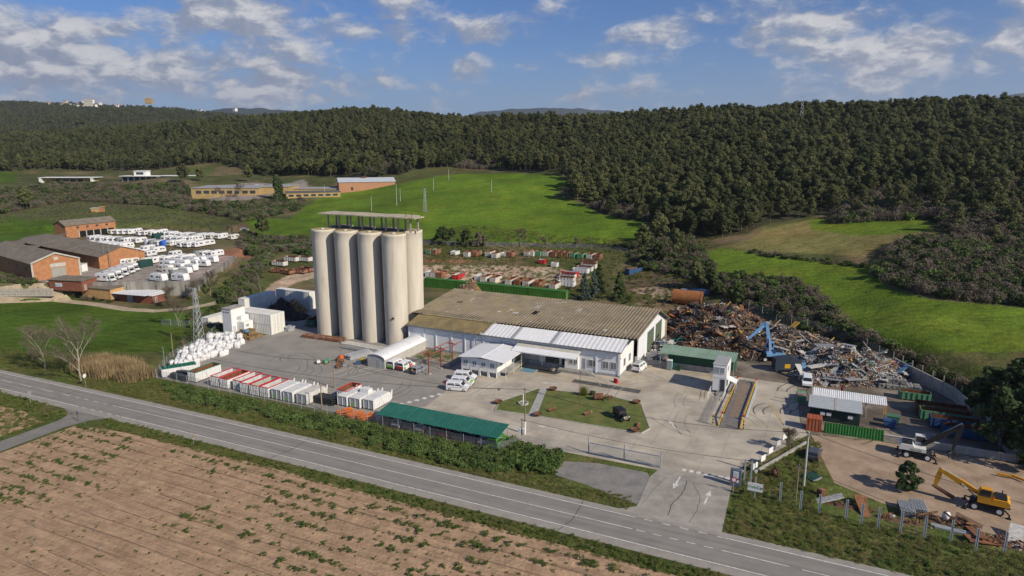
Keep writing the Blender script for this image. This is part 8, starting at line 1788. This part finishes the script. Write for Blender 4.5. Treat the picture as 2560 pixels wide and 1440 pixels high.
# ------------------------------------------------------------------ scatter by geometry nodes (plants nobody could count)
def scatter(name, label, pts, rot, scl, idx, meshes, cat=None):
    me = bpy.data.meshes.new(name); me.vertices.add(len(pts)); me.vertices.foreach_set('co', np.asarray(pts, np.float32).ravel())
    for nm, ty, dat in (('rot', 'FLOAT', rot), ('idx', 'INT', idx)): at2 = me.attributes.new(nm, ty, 'POINT'); at2.data.foreach_set('value', np.asarray(dat, np.float32 if ty == 'FLOAT' else np.int32))
    at2 = me.attributes.new('scl', 'FLOAT_VECTOR', 'POINT'); at2.data.foreach_set('vector', np.asarray(scl, np.float32).ravel())
    o = obj(name, me, label=label, kind='stuff', cat=cat)
    ng = bpy.data.node_groups.new(name + '_scatter', 'GeometryNodeTree'); ng.interface.new_socket('Geometry', in_out='INPUT', socket_type='NodeSocketGeometry'); ng.interface.new_socket('Geometry', in_out='OUTPUT', socket_type='NodeSocketGeometry')
    N, Lk = ng.nodes, ng.links; gi = N.new('NodeGroupInput'); go = N.new('NodeGroupOutput'); iop = N.new('GeometryNodeInstanceOnPoints'); g2i = N.new('GeometryNodeGeometryToInstance'); m2p = N.new('GeometryNodeMeshToPoints')
    for m_ in reversed(meshes):
        to = bpy.data.objects.new('template_' + m_.name, m_); oi = N.new('GeometryNodeObjectInfo'); oi.inputs['Object'].default_value = to; oi.inputs['As Instance'].default_value = True; Lk.new(oi.outputs['Geometry'], g2i.inputs[0])
    def attr(nm, ty): a = N.new('GeometryNodeInputNamedAttribute'); a.data_type = ty; a.inputs['Name'].default_value = nm; return a.outputs['Attribute']
    cx = N.new('ShaderNodeCombineXYZ'); Lk.new(attr('rot', 'FLOAT'), cx.inputs[2])
    Lk.new(gi.outputs[0], m2p.inputs[0]); Lk.new(m2p.outputs[0], iop.inputs['Points']); Lk.new(g2i.outputs[0], iop.inputs['Instance']); iop.inputs['Pick Instance'].default_value = True; Lk.new(attr('idx', 'INT'), iop.inputs['Instance Index']); Lk.new(cx.outputs[0], iop.inputs['Rotation']); Lk.new(attr('scl', 'FLOAT_VECTOR'), iop.inputs['Scale']); Lk.new(iop.outputs[0], go.inputs[0])
    md = o.modifiers.new('scatter', 'NODES'); md.node_group = ng; return o
def TZf(x, y): return TZ(x, y)
# ------------------------------------------------------------------ the pine forest
def jgrid(y0, y1, sp, a0=-1.15, a1=1.15):
    ys = np.arange(y0, y1, sp); out = []
    for yv in ys: xs = np.arange(a0 * yv, a1 * yv, sp); out.append(np.stack([xs + nrg.uniform(-.42, .42, len(xs)) * sp, np.full(len(xs), yv) + nrg.uniform(-.42, .42, len(xs)) * sp], 1))
    return np.concatenate(out)
cand = [(jgrid(225, 620, 5.0), 1.0), (jgrid(620, 1250, 6.2), 1.0), (jgrid(1250, 2100, 8.5), 1.1), (jgrid(2100, 3350, 13), 1.2)]
P, S = [], []
clear = [np.array(FIELDS[k][0], float) for k in ('field_mid', 'clearing_a', 'clearing_b', 'clearing_c', 'field_upper', 'field_olive', 'field_right', 'factory_yard')]
brown_zone = [[(1130, 400), (1190, 370), (1240, 375), (1260, 420), (1200, 425), (1140, 420)], [(1480, 520), (1520, 500), (1660, 540), (1640, 556), (1560, 548)], [(2080, 560), (2120, 500), (2250, 470), (2600, 460), (2700, 640), (2560, 640), (2400, 596), (2330, 545)], [(900, 400), (1000, 390), (1030, 428), (940, 440)]]
for pts, sc in cand:
    x, y = pts[:, 0], pts[:, 1]; z = TZ(x, y); px, py = project(x, y, z)
    ok = (py < np.interp(px, [p[0] for p in BASELINE], [p[1] for p in BASELINE])) & (px > -420) & (px < 2980)
    for c in clear: ok &= ~inside(px, py, c)
    for c in brown_zone: ok &= ~(inside(px, py, c) & (nrg.random(len(x)) < .72))
    ok &= ~(inside(px, py, [(90, 274), (110, 252), (430, 250), (430, 268), (600, 276), (600, 282), (480, 280), (300, 276)]) & (nrg.random(len(x)) < .55))
    ok &= nrg.random(len(x)) > .08 + .45 * (vnoise(x, y, 34, 77) > .70)
    x, y, z = x[ok], y[ok], z[ok]; h = sc * (4.8 + 8.2 * nrg.beta(2.2, 1.8, len(x))) * (.8 + .4 * vnoise(x, y, 60, 78))
    vis = np.ones(len(x), bool)   # keep what rises above the ground between it and the camera
    for q in np.linspace(.35, .985, 26): vis &= (TZ(x * q, y * q) < CAMH + (z + h - CAMH) * q + 1.0)
    P.append(np.stack([x, y, z - .2], 1)[vis]); S.append(h[vis])
P = np.concatenate(P); S = np.concatenate(S)
px, py = project(P[:, 0], P[:, 1], P[:, 2]); big = S / P[:, 1] * ((px > -20) & (px < 2580))
order = np.argsort(-big); near_i, far_i = order[:290], order[290:]
gk = {}
def put_tree(name, cat, crown, trunk, loc, rz, sc, label, group=None):
    r_ = obj(name, None, None, loc, rz, label, cat, group); r_.scale = sc if isinstance(sc, tuple) else (sc, sc, sc)
    obj('trunk', trunk, r_); obj('crown', crown, r_); return r_
for i in near_i:
    x, y, z = P[i]; pxx = px[i]; c, t_, _ = PINE[int(nrg.integers(7))]; s = S[i] / 10
    zone = 'above the mid green field' if pxx < 1430 else 'on the wooded spur between the two green fields' if pxx < 1780 else 'behind the olive field' if pxx < 2330 else 'on the dark hillside above the right field'
    put_tree('pine_tree', 'tree', c, t_, (x, y, z), float(nrg.uniform(0, 6.28)), (s * 1.05, s * 1.05, s), 'grey-green pine at the forest edge ' + zone, 'pines along the forest edge')
F_ = P[far_i]; sf = (S[far_i] / 10)[:, None] * np.stack([nrg.uniform(.9, 1.3, len(far_i)), nrg.uniform(.9, 1.3, len(far_i)), nrg.uniform(.9, 1.1, len(far_i))], 1)
scatter('pine_forest', 'dense grey-green pine forest covering the hills', F_, nrg.uniform(0, 6.28, len(F_)), sf, nrg.integers(0, 7, len(F_)), [p[2] for p in PINE])
print('FOREST', len(P))
# ------------------------------------------------------------------ thickets and scrub
def fill_px(poly, spacing, zmax=None):
    """points of the terrain seen inside a picture polygon"""
    c = [GT(a, b_) for a, b_ in poly]; x0, x1 = min(p[0] for p in c) - 5, max(p[0] for p in c) + 5; y0, y1 = min(p[1] for p in c) - 5, max(p[1] for p in c) + 5
    g = np.stack(np.meshgrid(np.arange(x0, x1, spacing), np.arange(y0, y1, spacing)), -1).reshape(-1, 2); g = g + nrg.uniform(-.5, .5, g.shape) * spacing
    z = TZ(g[:, 0], g[:, 1]); a, b_ = project(g[:, 0], g[:, 1], z); k = inside(a, b_, poly); return np.concatenate([g[k], z[k][:, None]], 1)
BM = B_BROWN + B_GREEN + B_BRAM
def thicket(name, label, polys, spacing, smin, smax, pb, pg):
    pts = np.concatenate([fill_px(p, spacing) for p in polys]); n = len(pts); r = nrg.random(n); idx = np.where(r < pb, nrg.integers(0, 3, n), np.where(r < pb + pg, nrg.integers(3, 6, n), nrg.integers(6, 9, n)))
    s = nrg.uniform(smin, smax, n); scatter(name, label, pts - np.array([0, 0, .15]), nrg.uniform(0, 6.28, n), np.stack([s, s, s * nrg.uniform(.7, 1.2, n)], 1), idx, BM); return n
nt = 0
nt += thicket('thicket', 'brown thicket island between the right fields', [[(2185, 690), (2200, 640), (2290, 602), (2420, 602), (2560, 640), (2800, 700), (2800, 800), (2560, 768), (2400, 750), (2290, 735)]], 1.9, 1.3, 2.4, .68, .24)
nt += thicket('thicket', 'brown leafless wood on the right hillside', [brown_zone[2]], 2.6, 1.8, 3.2, .8, .15)
nt += thicket('thicket', 'tangled belt of shrubs between the scrapyard and the right field', [[(1575, 640), (1640, 600), (1720, 595), (1768, 640), (1790, 692), (1880, 694), (1990, 708), (2058, 745), (2090, 800), (2180, 845), (2320, 905), (2450, 968), (2540, 992), (2500, 1015), (2380, 962), (2260, 905), (2130, 862), (2040, 838), (1960, 800), (1880, 778), (1790, 735), (1700, 690), (1600, 670)]], 1.5, .9, 1.9, .62, .22)
nt += thicket('thicket', 'brown hedgerow wood beyond the vineyard', [[(-300, 600), (-300, 500), (0, 480), (130, 462), (300, 466), (470, 462), (480, 506), (600, 512), (760, 503), (745, 528), (610, 556), (560, 542), (400, 515), (200, 503), (100, 516), (0, 536)]], 2.6, 1.3, 2.5, .62, .28)
nt += thicket('thicket', 'bushes between the caravan yard and the silos', [[(600, 585), (690, 596), (780, 600), (780, 640), (700, 628), (645, 690), (625, 760), (560, 762), (540, 735), (600, 690), (640, 640), (600, 625)]], 1.8, .9, 1.9, .5, .3)
nt += thicket('thicket', 'leafless brown shrubs at the top edge of the green field', [brown_zone[0], brown_zone[1], brown_zone[3]], 3.0, 1.6, 2.8, .85, .1)
nt += thicket('thicket', 'low hedge along the foot of the green field', [[(1060, 604), (1200, 609), (1350, 612), (1500, 615), (1600, 612), (1600, 626), (1480, 620), (1300, 614), (1060, 610)]], 2.0, .7, 1.5, .6, .25)
nt += thicket('thicket', 'scrub strip on the bank between the olive and right fields', [[(1840, 628), (1900, 632), (2080, 654), (2170, 664), (2175, 672), (2080, 662), (1900, 640)]], 1.6, .6, 1.1, .6, .3)
nt += thicket('thicket', 'bushes along the lane and meadow edge', [[(0, 690), (95, 706), (80, 716), (0, 705)], [(120, 722), (205, 738), (290, 752), (280, 758), (200, 748), (125, 732)], [(480, 790), (560, 770), (556, 800), (545, 835), (490, 870), (430, 905), (415, 900), (470, 850)]], 1.5, .6, 1.3, .35, .35)
nt += thicket('thicket', 'rough scrub on the slope beyond the scrap heap', [[(1490, 720), (1560, 690), (1640, 690), (1760, 745), (1700, 770), (1560, 770)]], 3.4, .4, .9, .6, .2)
# bramble embankment, verges
def uv_scatter(name, label, boxes, dens, smin, smax, meshes, wts, zsc=(.7, 1.1), keep=None):
    out = []
    for (u0, u1, v0, v1) in boxes: n = int((u1 - u0) * (v1 - v0) * dens); out.append(np.stack([nrg.uniform(u0, u1, n), nrg.uniform(v0, v1, n)], 1))
    uv = np.concatenate(out)
    if keep is not None: uv = uv[keep(uv[:, 0], uv[:, 1])]
    x = OX + UX * uv[:, 0] + VX * uv[:, 1]; y = OY + UY * uv[:, 0] + VY * uv[:, 1]; n = len(x); s = nrg.uniform(smin, smax, n)
    scatter(name, label, np.stack([x, y, TZ(x, y) - .05], 1), nrg.uniform(0, 6.28, n), np.stack([s, s, s * nrg.uniform(*zsc, n)], 1), nrg.choice(len(meshes), n, p=np.array(wts) / sum(wts)), meshes); return n
def kb1(u, v): return (vnoise(u, v, 6, 41) + .5 * vnoise(u, v, 2, 42)) > .50
nt += uv_scatter('bramble_bank', 'dense green bramble bank between the road and the works fence', [(-82, 1.5, -48.4, -43.6), (-40, -4, -49.4, -43.2)], 1.3, .45, .95, B_BRAM + B_GREEN[:1], [3, 3, 3, .6], (.6, 1.0), kb1)
nt += uv_scatter('bramble_bank', 'tall bramble clump where the works fence meets the gate drive', [(-7, 3, -46.5, -39.6)], 1.3, .7, 1.25, B_BRAM, [1, 1, 1], (.7, 1.0))
GR = B_GRASS + B_DRY
def kg(u, v): return (v > roadv(-50) + 4.4) | (v < roadv(-50) - 4.9)
nt += uv_scatter('verge_grass', 'rough grass on the verge above the road', [(-180, 1.5, -51.0, -41.9), (1.5, 16, -51, -47.5)], 5.0, .14, .36, GR, [3, 3, 3, 1.4, 1.4])
nt += uv_scatter('verge_grass', 'grass strip along the near edge of the road', [(-180, -92, -64, -60.4), (-76, 45, -62.9, -60.1)], 6.0, .13, .38, GR + B_WEED, [3, 3, 3, 1.2, 1.2, 1, 1, 1])
nt += uv_scatter('verge_grass', 'tall grass bank below the dirt lot fence', [(28.8, 95, -51.2, -41.0), (28.8, 38.8, -41, -17)], 5.0, .15, .45, GR + B_BRAM, [3, 3, 3, 2.2, 2.2, .3, .3, .3], (.7, 1.1), lambda u, v: ~((u < 34) & (v > -30) & (u < 29.5 + (v + 37) * .35)))
nt += uv_scatter('verge_grass', 'grass along the left side of the side road', [(-130, -84.5, -110, -61.5)], 2.2, .2, .5, GR + B_BRAM, [3, 3, 3, 1, 1, .4, .4, .4], (.7, 1.1))
nt += uv_scatter('lawn_grass', 'short clumps of grass on the traffic island', [(-16, 12, -26.5, -12)], 3.0, .10, .2, GR, [3, 3, 3, 1.5, 1.5], (.5, .8), lambda u, v: inside(u, v, isl) & ~((np.abs(u - (-11.7 + (-13.6 - v) * .27)) < 1.1)))
nt += uv_scatter('rear_grass', 'tufted grass in the rear yard and beyond the warehouse', [(-120, -4, 76, 150), (-52, -6, 66, 78)], .35, .4, .9, GR, [3, 3, 3, 1.5, 1.5])
nt += uv_scatter('reed_bed', 'tan reed bed beside the road and the meadow', [(-108, -90, -47.5, -40)], 3.2, .9, 1.5, B_REED, [1, 1], (.9, 1.3), lambda u, v: (vnoise(u, v, 4, 51) > .22) & (v > -46.5 + np.abs(u + 99) * .12))
# ------------------------------------------------------------------ foreground vineyard
vy = [(-78.6, -64.5), (-68, -62.9), (-40, -62.1), (0, -62.4), (40, -62.6), (70, -62.6), (70, -140), (-79, -140)]
m_soil = mat('vineyard_soil', (.385, .258, .158), .95, .18, .6, c2=(.290, .190, .115), bump=.16, bscale=1.8); t = NT(m_soil.node_tree); b = t.n['Principled BSDF']
src = b.inputs['Base Color'].links[0].from_socket; geo = t.new('ShaderNodeNewGeometry'); pv_ = t.vm('MULTIPLY', geo.outputs['Position'], (1, 1, 0)); du = t.vm('DOT_PRODUCT', pv_, (UX, UY, 0)); dv = t.vm('DOT_PRODUCT', pv_, (VX, VY, 0)); cxy = t.new('ShaderNodeCombineXYZ'); t.put(cxy.inputs[0], t.m('MULTIPLY', du, .10)); t.put(cxy.inputs[1], t.m('MULTIPLY', dv, 1.6))
fur = t.ramp(t.noise(cxy.outputs[0], 1.0, 5, .65), .32, .68, .80, 1.12); cg = t.new('ShaderNodeCombineXYZ'); [t.put(cg.inputs[i], fur) for i in range(3)]; t.put(b.inputs['Base Color'], t.mix(1.0, src, cg.outputs[0], 'MULTIPLY'))
sheet('vineyard_soil', uvp(vy), .022, m_soil, label='bare tan soil of the foreground vineyard')
far_s = sheet('field_soil', uvp([(-85.5, -66), (-94, -64.5), (-130, -66), (-130, -140), (-86, -140)]), .02, m_soil)
hs = MB()
for k2 in range(30):
    v = -64.6 - 2.55 * k2 + .3 * math.sin(k2)
    pp = [(-77 + 5 * i, v + .15 * math.sin(i * .7 + k2)) for i in range(27)]
    for a, c in zip(pp[:-1], pp[1:]):
        (xa, ya), (xb, yb) = W(*a), W(*c); hs.tube((xa, ya, .10 + .04 * math.sin(a[0])), (xb, yb, .10 + .04 * math.sin(c[0])), .026, n=4, caps=False)
o = hs.build('drip_hoses', mat('hose_brown', (.16, .105, .07), .8, .2, 1), label='dark drip irrigation hoses along the vine rows', kind='stuff')
rd = MB()
for k2 in range(30):   # low earth ridge under every vine row
    v = -64.6 - 2.55 * k2
    for i in range(44):
        u = -77 + 3 * i; (xa, ya), (xb, yb) = W(u, v + .1 * math.sin(i)), W(u + 3, v + .1 * math.sin(i + 1)); nx, ny = VX * .5, VY * .5; h_ = .10 + .05 * math.sin(i * 1.7 + k2)
        rd.add([(xa - nx, ya - ny, .015), (xb - nx, yb - ny, .015), (xb, yb, h_), (xa, ya, h_), (xa + nx, ya + ny, .015), (xb + nx, yb + ny, .015)], [(0, 1, 2, 3), (3, 2, 5, 4)])
o = rd.build('vine_row_ridges', m_soil, label='low earth ridges of the vine rows', kind='stuff'); 
n = 11000; rowk = nrg.integers(0, 30, n); vv_ = -64.6 - 2.55 * rowk + nrg.normal(0, .34, n); uu_ = nrg.uniform(-78, 62, n); dn = vnoise(uu_, vv_, 7, 61) + .35 * smooth((uu_ + 40) / 70) + .35 * smooth((vv_ + 72) / 9)
kp = dn + .5 * nrg.random(n) > 1.02; uu_, vv_, dn = uu_[kp], vv_[kp], dn[kp]
ex = 2600; uu_ = np.concatenate([uu_, nrg.uniform(-78, 62, ex)]); vv_ = np.concatenate([vv_, nrg.uniform(-130, -64, ex)]); s = nrg.uniform(.10, .36, len(uu_)) ** 1.0 * np.concatenate([np.ones(len(dn)) * 1.15, np.full(ex, .55)])
x = OX + UX * uu_ + VX * vv_; y = OY + UY * uu_ + VY * vv_; scatter('vineyard_weeds', 'green weeds sprouting along the vine rows', np.stack([x, y, np.full(len(x), .03)], 1), nrg.uniform(0, 6.28, len(x)), np.stack([s * 1.4, s, s * .8], 1), nrg.choice(5, len(x), p=[.28, .28, .24, .1, .1]), B_WEED + B_GRASS[:2])
st = MB().b2(-.02, .02, -.02, .02, 0, 1.1).mesh('vine_stake', mat('stake_grey', (.22, .20, .185), .7, .1, 2))
for k2 in range(0, 26):
    for i in range(11):
        u = -76 + 12.5 * i + (k2 % 3) * 4; v = -64.6 - 2.55 * k2; x, y = W(u, v); a, b_ = project(x, y, 0)
        if 0 < a < 2560 and b_ < 1445: obj('vine_stake', st, None, (x, y, .05), SA, 'slim grey stake in a vine row of the bare foreground field', 'stake', 'vineyard stakes')
n = 2600; g = fill_px(FIELDS['vine_left'][0], 2.4); u_a, v_a = uv_np(g[:, 0], g[:, 1]); g = g[(np.abs((v_a / 3.4) % 1 - .5) < .28)]
scatter('vine_rows', 'low vine rows of the vineyard beyond the caravans', g, nrg.uniform(0, 6.28, len(g)), np.tile([.55, .55, .6], (len(g), 1)), nrg.choice(3, len(g)), [B_BROWN[0], B_GRASS[0], B_BROWN[1]])
# ------------------------------------------------------------------ single trees
def single(px, py, seed, h, kind, label, group=None, mm=None):
    x, y, z = GT(px, py)
    if kind == 'bare':
        (tv, tf), (wv, wf) = bare_parts(seed, h, .55, 4, None, h * .015); r_ = thing('bare_tree', label, 'tree', (x, y, z), 0, group); obj('trunk', np_mesh('trunk', [(tv, tf, m_barkp)]), r_); tips = np.asarray(wv).reshape(-1, 3)[::7]; rg2 = np.random.default_rng(seed); tips = tips[rg2.choice(len(tips), min(len(tips), 500), replace=False)]; cv2, cf2 = cards(tips, np.full(len(tips), h * .05), 4, h * .022 + .08, 1.5, rg2, 1.0, .035); obj('twigs', np_mesh('twigs', [(wv, wf, m_twig), (cv2, cf2, m_twig)]), r_); return r_
    if kind == 'cone':
        rr_ = random.Random(seed); rg = np.random.default_rng(seed); cs, rs = [], []
        for i in range(46): q = .06 + .92 * i / 46; a = rr_.uniform(0, 6.28); rad = h * .24 * (1 - q) ** .8 * rr_.uniform(.5, 1.05); cs.append((math.cos(a) * rad, math.sin(a) * rad, q * h)); rs.append(h * (.03 + .055 * (1 - q)))
        v, f = cards(cs, rs, 60, h * .028, .6, rg, .6); tv, tf = tri_tubes([((0, 0, 0), (0, 0, h * .95), h * .02, .02)], 6)
        return put_tree('conifer', 'tree', np_mesh('crown', [(v, f, mm or m_dkpine)]), np_mesh('trunk', [(tv, tf, m_bark)]), (x, y, z), 0, 1.0, label, group)
    (v, f), (tv, tf) = pine_parts(seed, h, *({'pine': (.30, .34), 'round': (.40, .12), 'bush': (.5, .05), 'cypress': (.09, .05)}[kind]), 34 if kind != 'cypress' else 40, 70, h * .035 + .06, lean=.04 if kind != 'cypress' else 0)
    return put_tree({'pine': 'pine_tree', 'round': 'evergreen_tree', 'bush': 'large_shrub', 'cypress': 'cypress_tree'}[kind], 'tree' if kind != 'bush' else 'shrub', np_mesh('crown', [(v, f, mm or m_pine)]), np_mesh('trunk', [(tv, tf, m_bark)]), (x, y, z), 0, 1.0, label, group)
single(203, 952, 1, 15, 'bare', 'tall bare tree with forked pale trunk at the meadow edge'); single(112, 924, 2, 11.5, 'bare', 'slender bare tree left of the forked one by the road'); single(447, 816, 3, 9.5, 'bare', 'bare tree at the far corner of the meadow'); single(527, 740, 4, 9, 'bare', 'bare tree in front of the caravan ramp'); single(490, 752, 5, 8, 'bare', 'small bare tree before the stained retaining wall'); single(428, 770, 6, 7, 'bare', 'low bare tree beside the white-roofed hut'); single(1302, 618, 7, 9, 'bare', 'spreading bare tree in the hedge of the green field'); single(1358, 620, 8, 5, 'bare', 'small bare tree right of the spreading one'); single(1440, 620, 9, 5, 'bare', 'small bare tree farther along the field hedge'); single(1975, 1128, 10, 4.5, 'bare', 'leafless shrub tree behind the white boards'); single(575, 590, 11, 6.5, 'bare', 'pale bare shrub behind the lone caravan'); single(600, 494, 12, 11, 'bare', 'wide bare tree before the old factory'); single(560, 498, 14, 10, 'bare', 'bare tree beside the wide one at the old factory')
single(1105, 612, 15, 7.5, 'bush', 'dark leafy bush at the silo end of the field hedge', None, m_oak); single(1165, 616, 16, 7, 'bush', 'olive bush in the field hedge', None, m_oak); single(1200, 617, 17, 6, 'bush', 'brownish bush right of the olive one in the field hedge', None, m_twig)
single(1460, 752, 18, 9, 'cone', 'blue-grey cedar beside the stepped skips', 'conifers by the rear yard', m_pine2); single(1484, 748, 19, 9, 'cone', 'second blue-grey cedar nearer the warehouse', 'conifers by the rear yard', m_pine2); single(1496, 734, 20, 10, 'cone', 'slim dark conifer behind the cedars', 'conifers by the rear yard'); single(1547, 752, 21, 9.5, 'cone', 'lone dark green spruce on the dirt slope', 'conifers by the rear yard')
single(2262, 1226, 22, 4.4, 'round', 'small bushy pine standing on the dirt lot', None, m_dkpine)
for i, (a, b_, h) in enumerate([(2470, 1060, 10), (2535, 1080, 11), (2500, 1130, 10), (2575, 1140, 11), (2560, 1020, 10), (2620, 1090, 11), (2600, 1180, 9)]): single(a, b_, 30 + i, h, 'round', 'dark evergreen in the dense clump at the end of the retaining wall', 'dark evergreens by the dirt lot', m_dkpine)
for i, (a, b_, h, lab) in enumerate([(1606, 628, 10, 'rounded pine at the corner of the rear fence'), (1648, 604, 11, 'tall grey-green pine behind the rear fence corner'), (1648, 662, 8, 'pine above the blue skip'), (1690, 640, 10, 'pine leaning over the shrub belt'), (1775, 728, 7, 'round light green pine above the rusty tank'), (1840, 772, 8, 'round light green pine behind the rusty scrap heap'), (1735, 720, 8, 'pine beside the blue container hut'), (1950, 800, 5, 'small green shrub tree behind the scrap fence'), (1445, 500, 14, 'large spreading pine at the corner of the green field'), (657, 592, 10, 'lone umbrella pine behind the caravans'), (68, 524, 13, 'tall dark pine beside the vineyard'), (460, 458, 14, 'tall dark pine beside the cream villa'), (620, 455, 12, 'pine on the lawn behind the factory'), (500, 452, 10, 'small pine on the villa lawn'), (660, 450, 13, 'pine behind the factory yard'), (1130, 500 + 100, 5, 'small dark tree in the field hedge')]): single(a, b_, 50 + i, h, 'pine', lab, 'single pines around the works', m_pine if i not in (4, 5) else leaf_mat('light_pine', (.060, .085, .026), (.095, .125, .042)))
single(694, 500, 70, 15, 'cypress', 'tall dark cypress at the factory corner', None, m_dkpine); single(702, 500, 71, 12, 'cypress', 'shorter cypress beside the tall one at the factory', None, m_dkpine)
x, y = G(1459, 990); og = thing('ornamental_grass', 'tall yellow-green ornamental grass on the traffic island', 'shrub', (x, y, .12)); rg = np.random.default_rng(5); n = 260; b0 = np.stack([rg.normal(0, .22, n), rg.normal(0, .22, n), np.zeros(n)], 1); t0 = b0 * 2.6 + np.stack([np.zeros(n), np.zeros(n), rg.uniform(1.2, 2.3, n)], 1); sd = np.stack([rg.uniform(.02, .05, n), rg.uniform(-.04, .04, n), np.zeros(n)], 1)
obj('blades', np_mesh('blades', [(np.stack([b0 - sd, b0 + sd, t0], 1).reshape(-1, 3), np.arange(n * 3).reshape(-1, 3), m_ygrass)]), og); MB().lathe([(.4, 0), (.3, .12), (.02, .15)], n=10).build('root_mound', m_grass, og)
x, y = G(1481, 988); o = obj('small_shrub', B_GREEN[0], None, (x, y, .1), 0, 'small dark shrub beside the ornamental grass', 'shrub'); o.scale = (.55, .55, .6)
print('SHRUBS', nt)
# ------------------------------------------------------------------ air
hzm = bpy.data.materials.new('thin_haze'); hzm.use_nodes = True; t = NT(hzm.node_tree); t.n.clear()
pv = t.new('ShaderNodeVolumePrincipled'); pv.inputs['Color'].default_value = (.72, .82, 1.0, 1); pv.inputs['Density'].default_value = 4.5e-5; pv.inputs['Anisotropy'].default_value = .2
mo = t.new('ShaderNodeOutputMaterial'); t.l.new(pv.outputs[0], mo.inputs['Volume'])
o = MB().b2(-22000, 22000, -400, 15500, -60, 1000).build('haze', hzm, label='thin blue haze over the valley', kind='stuff')
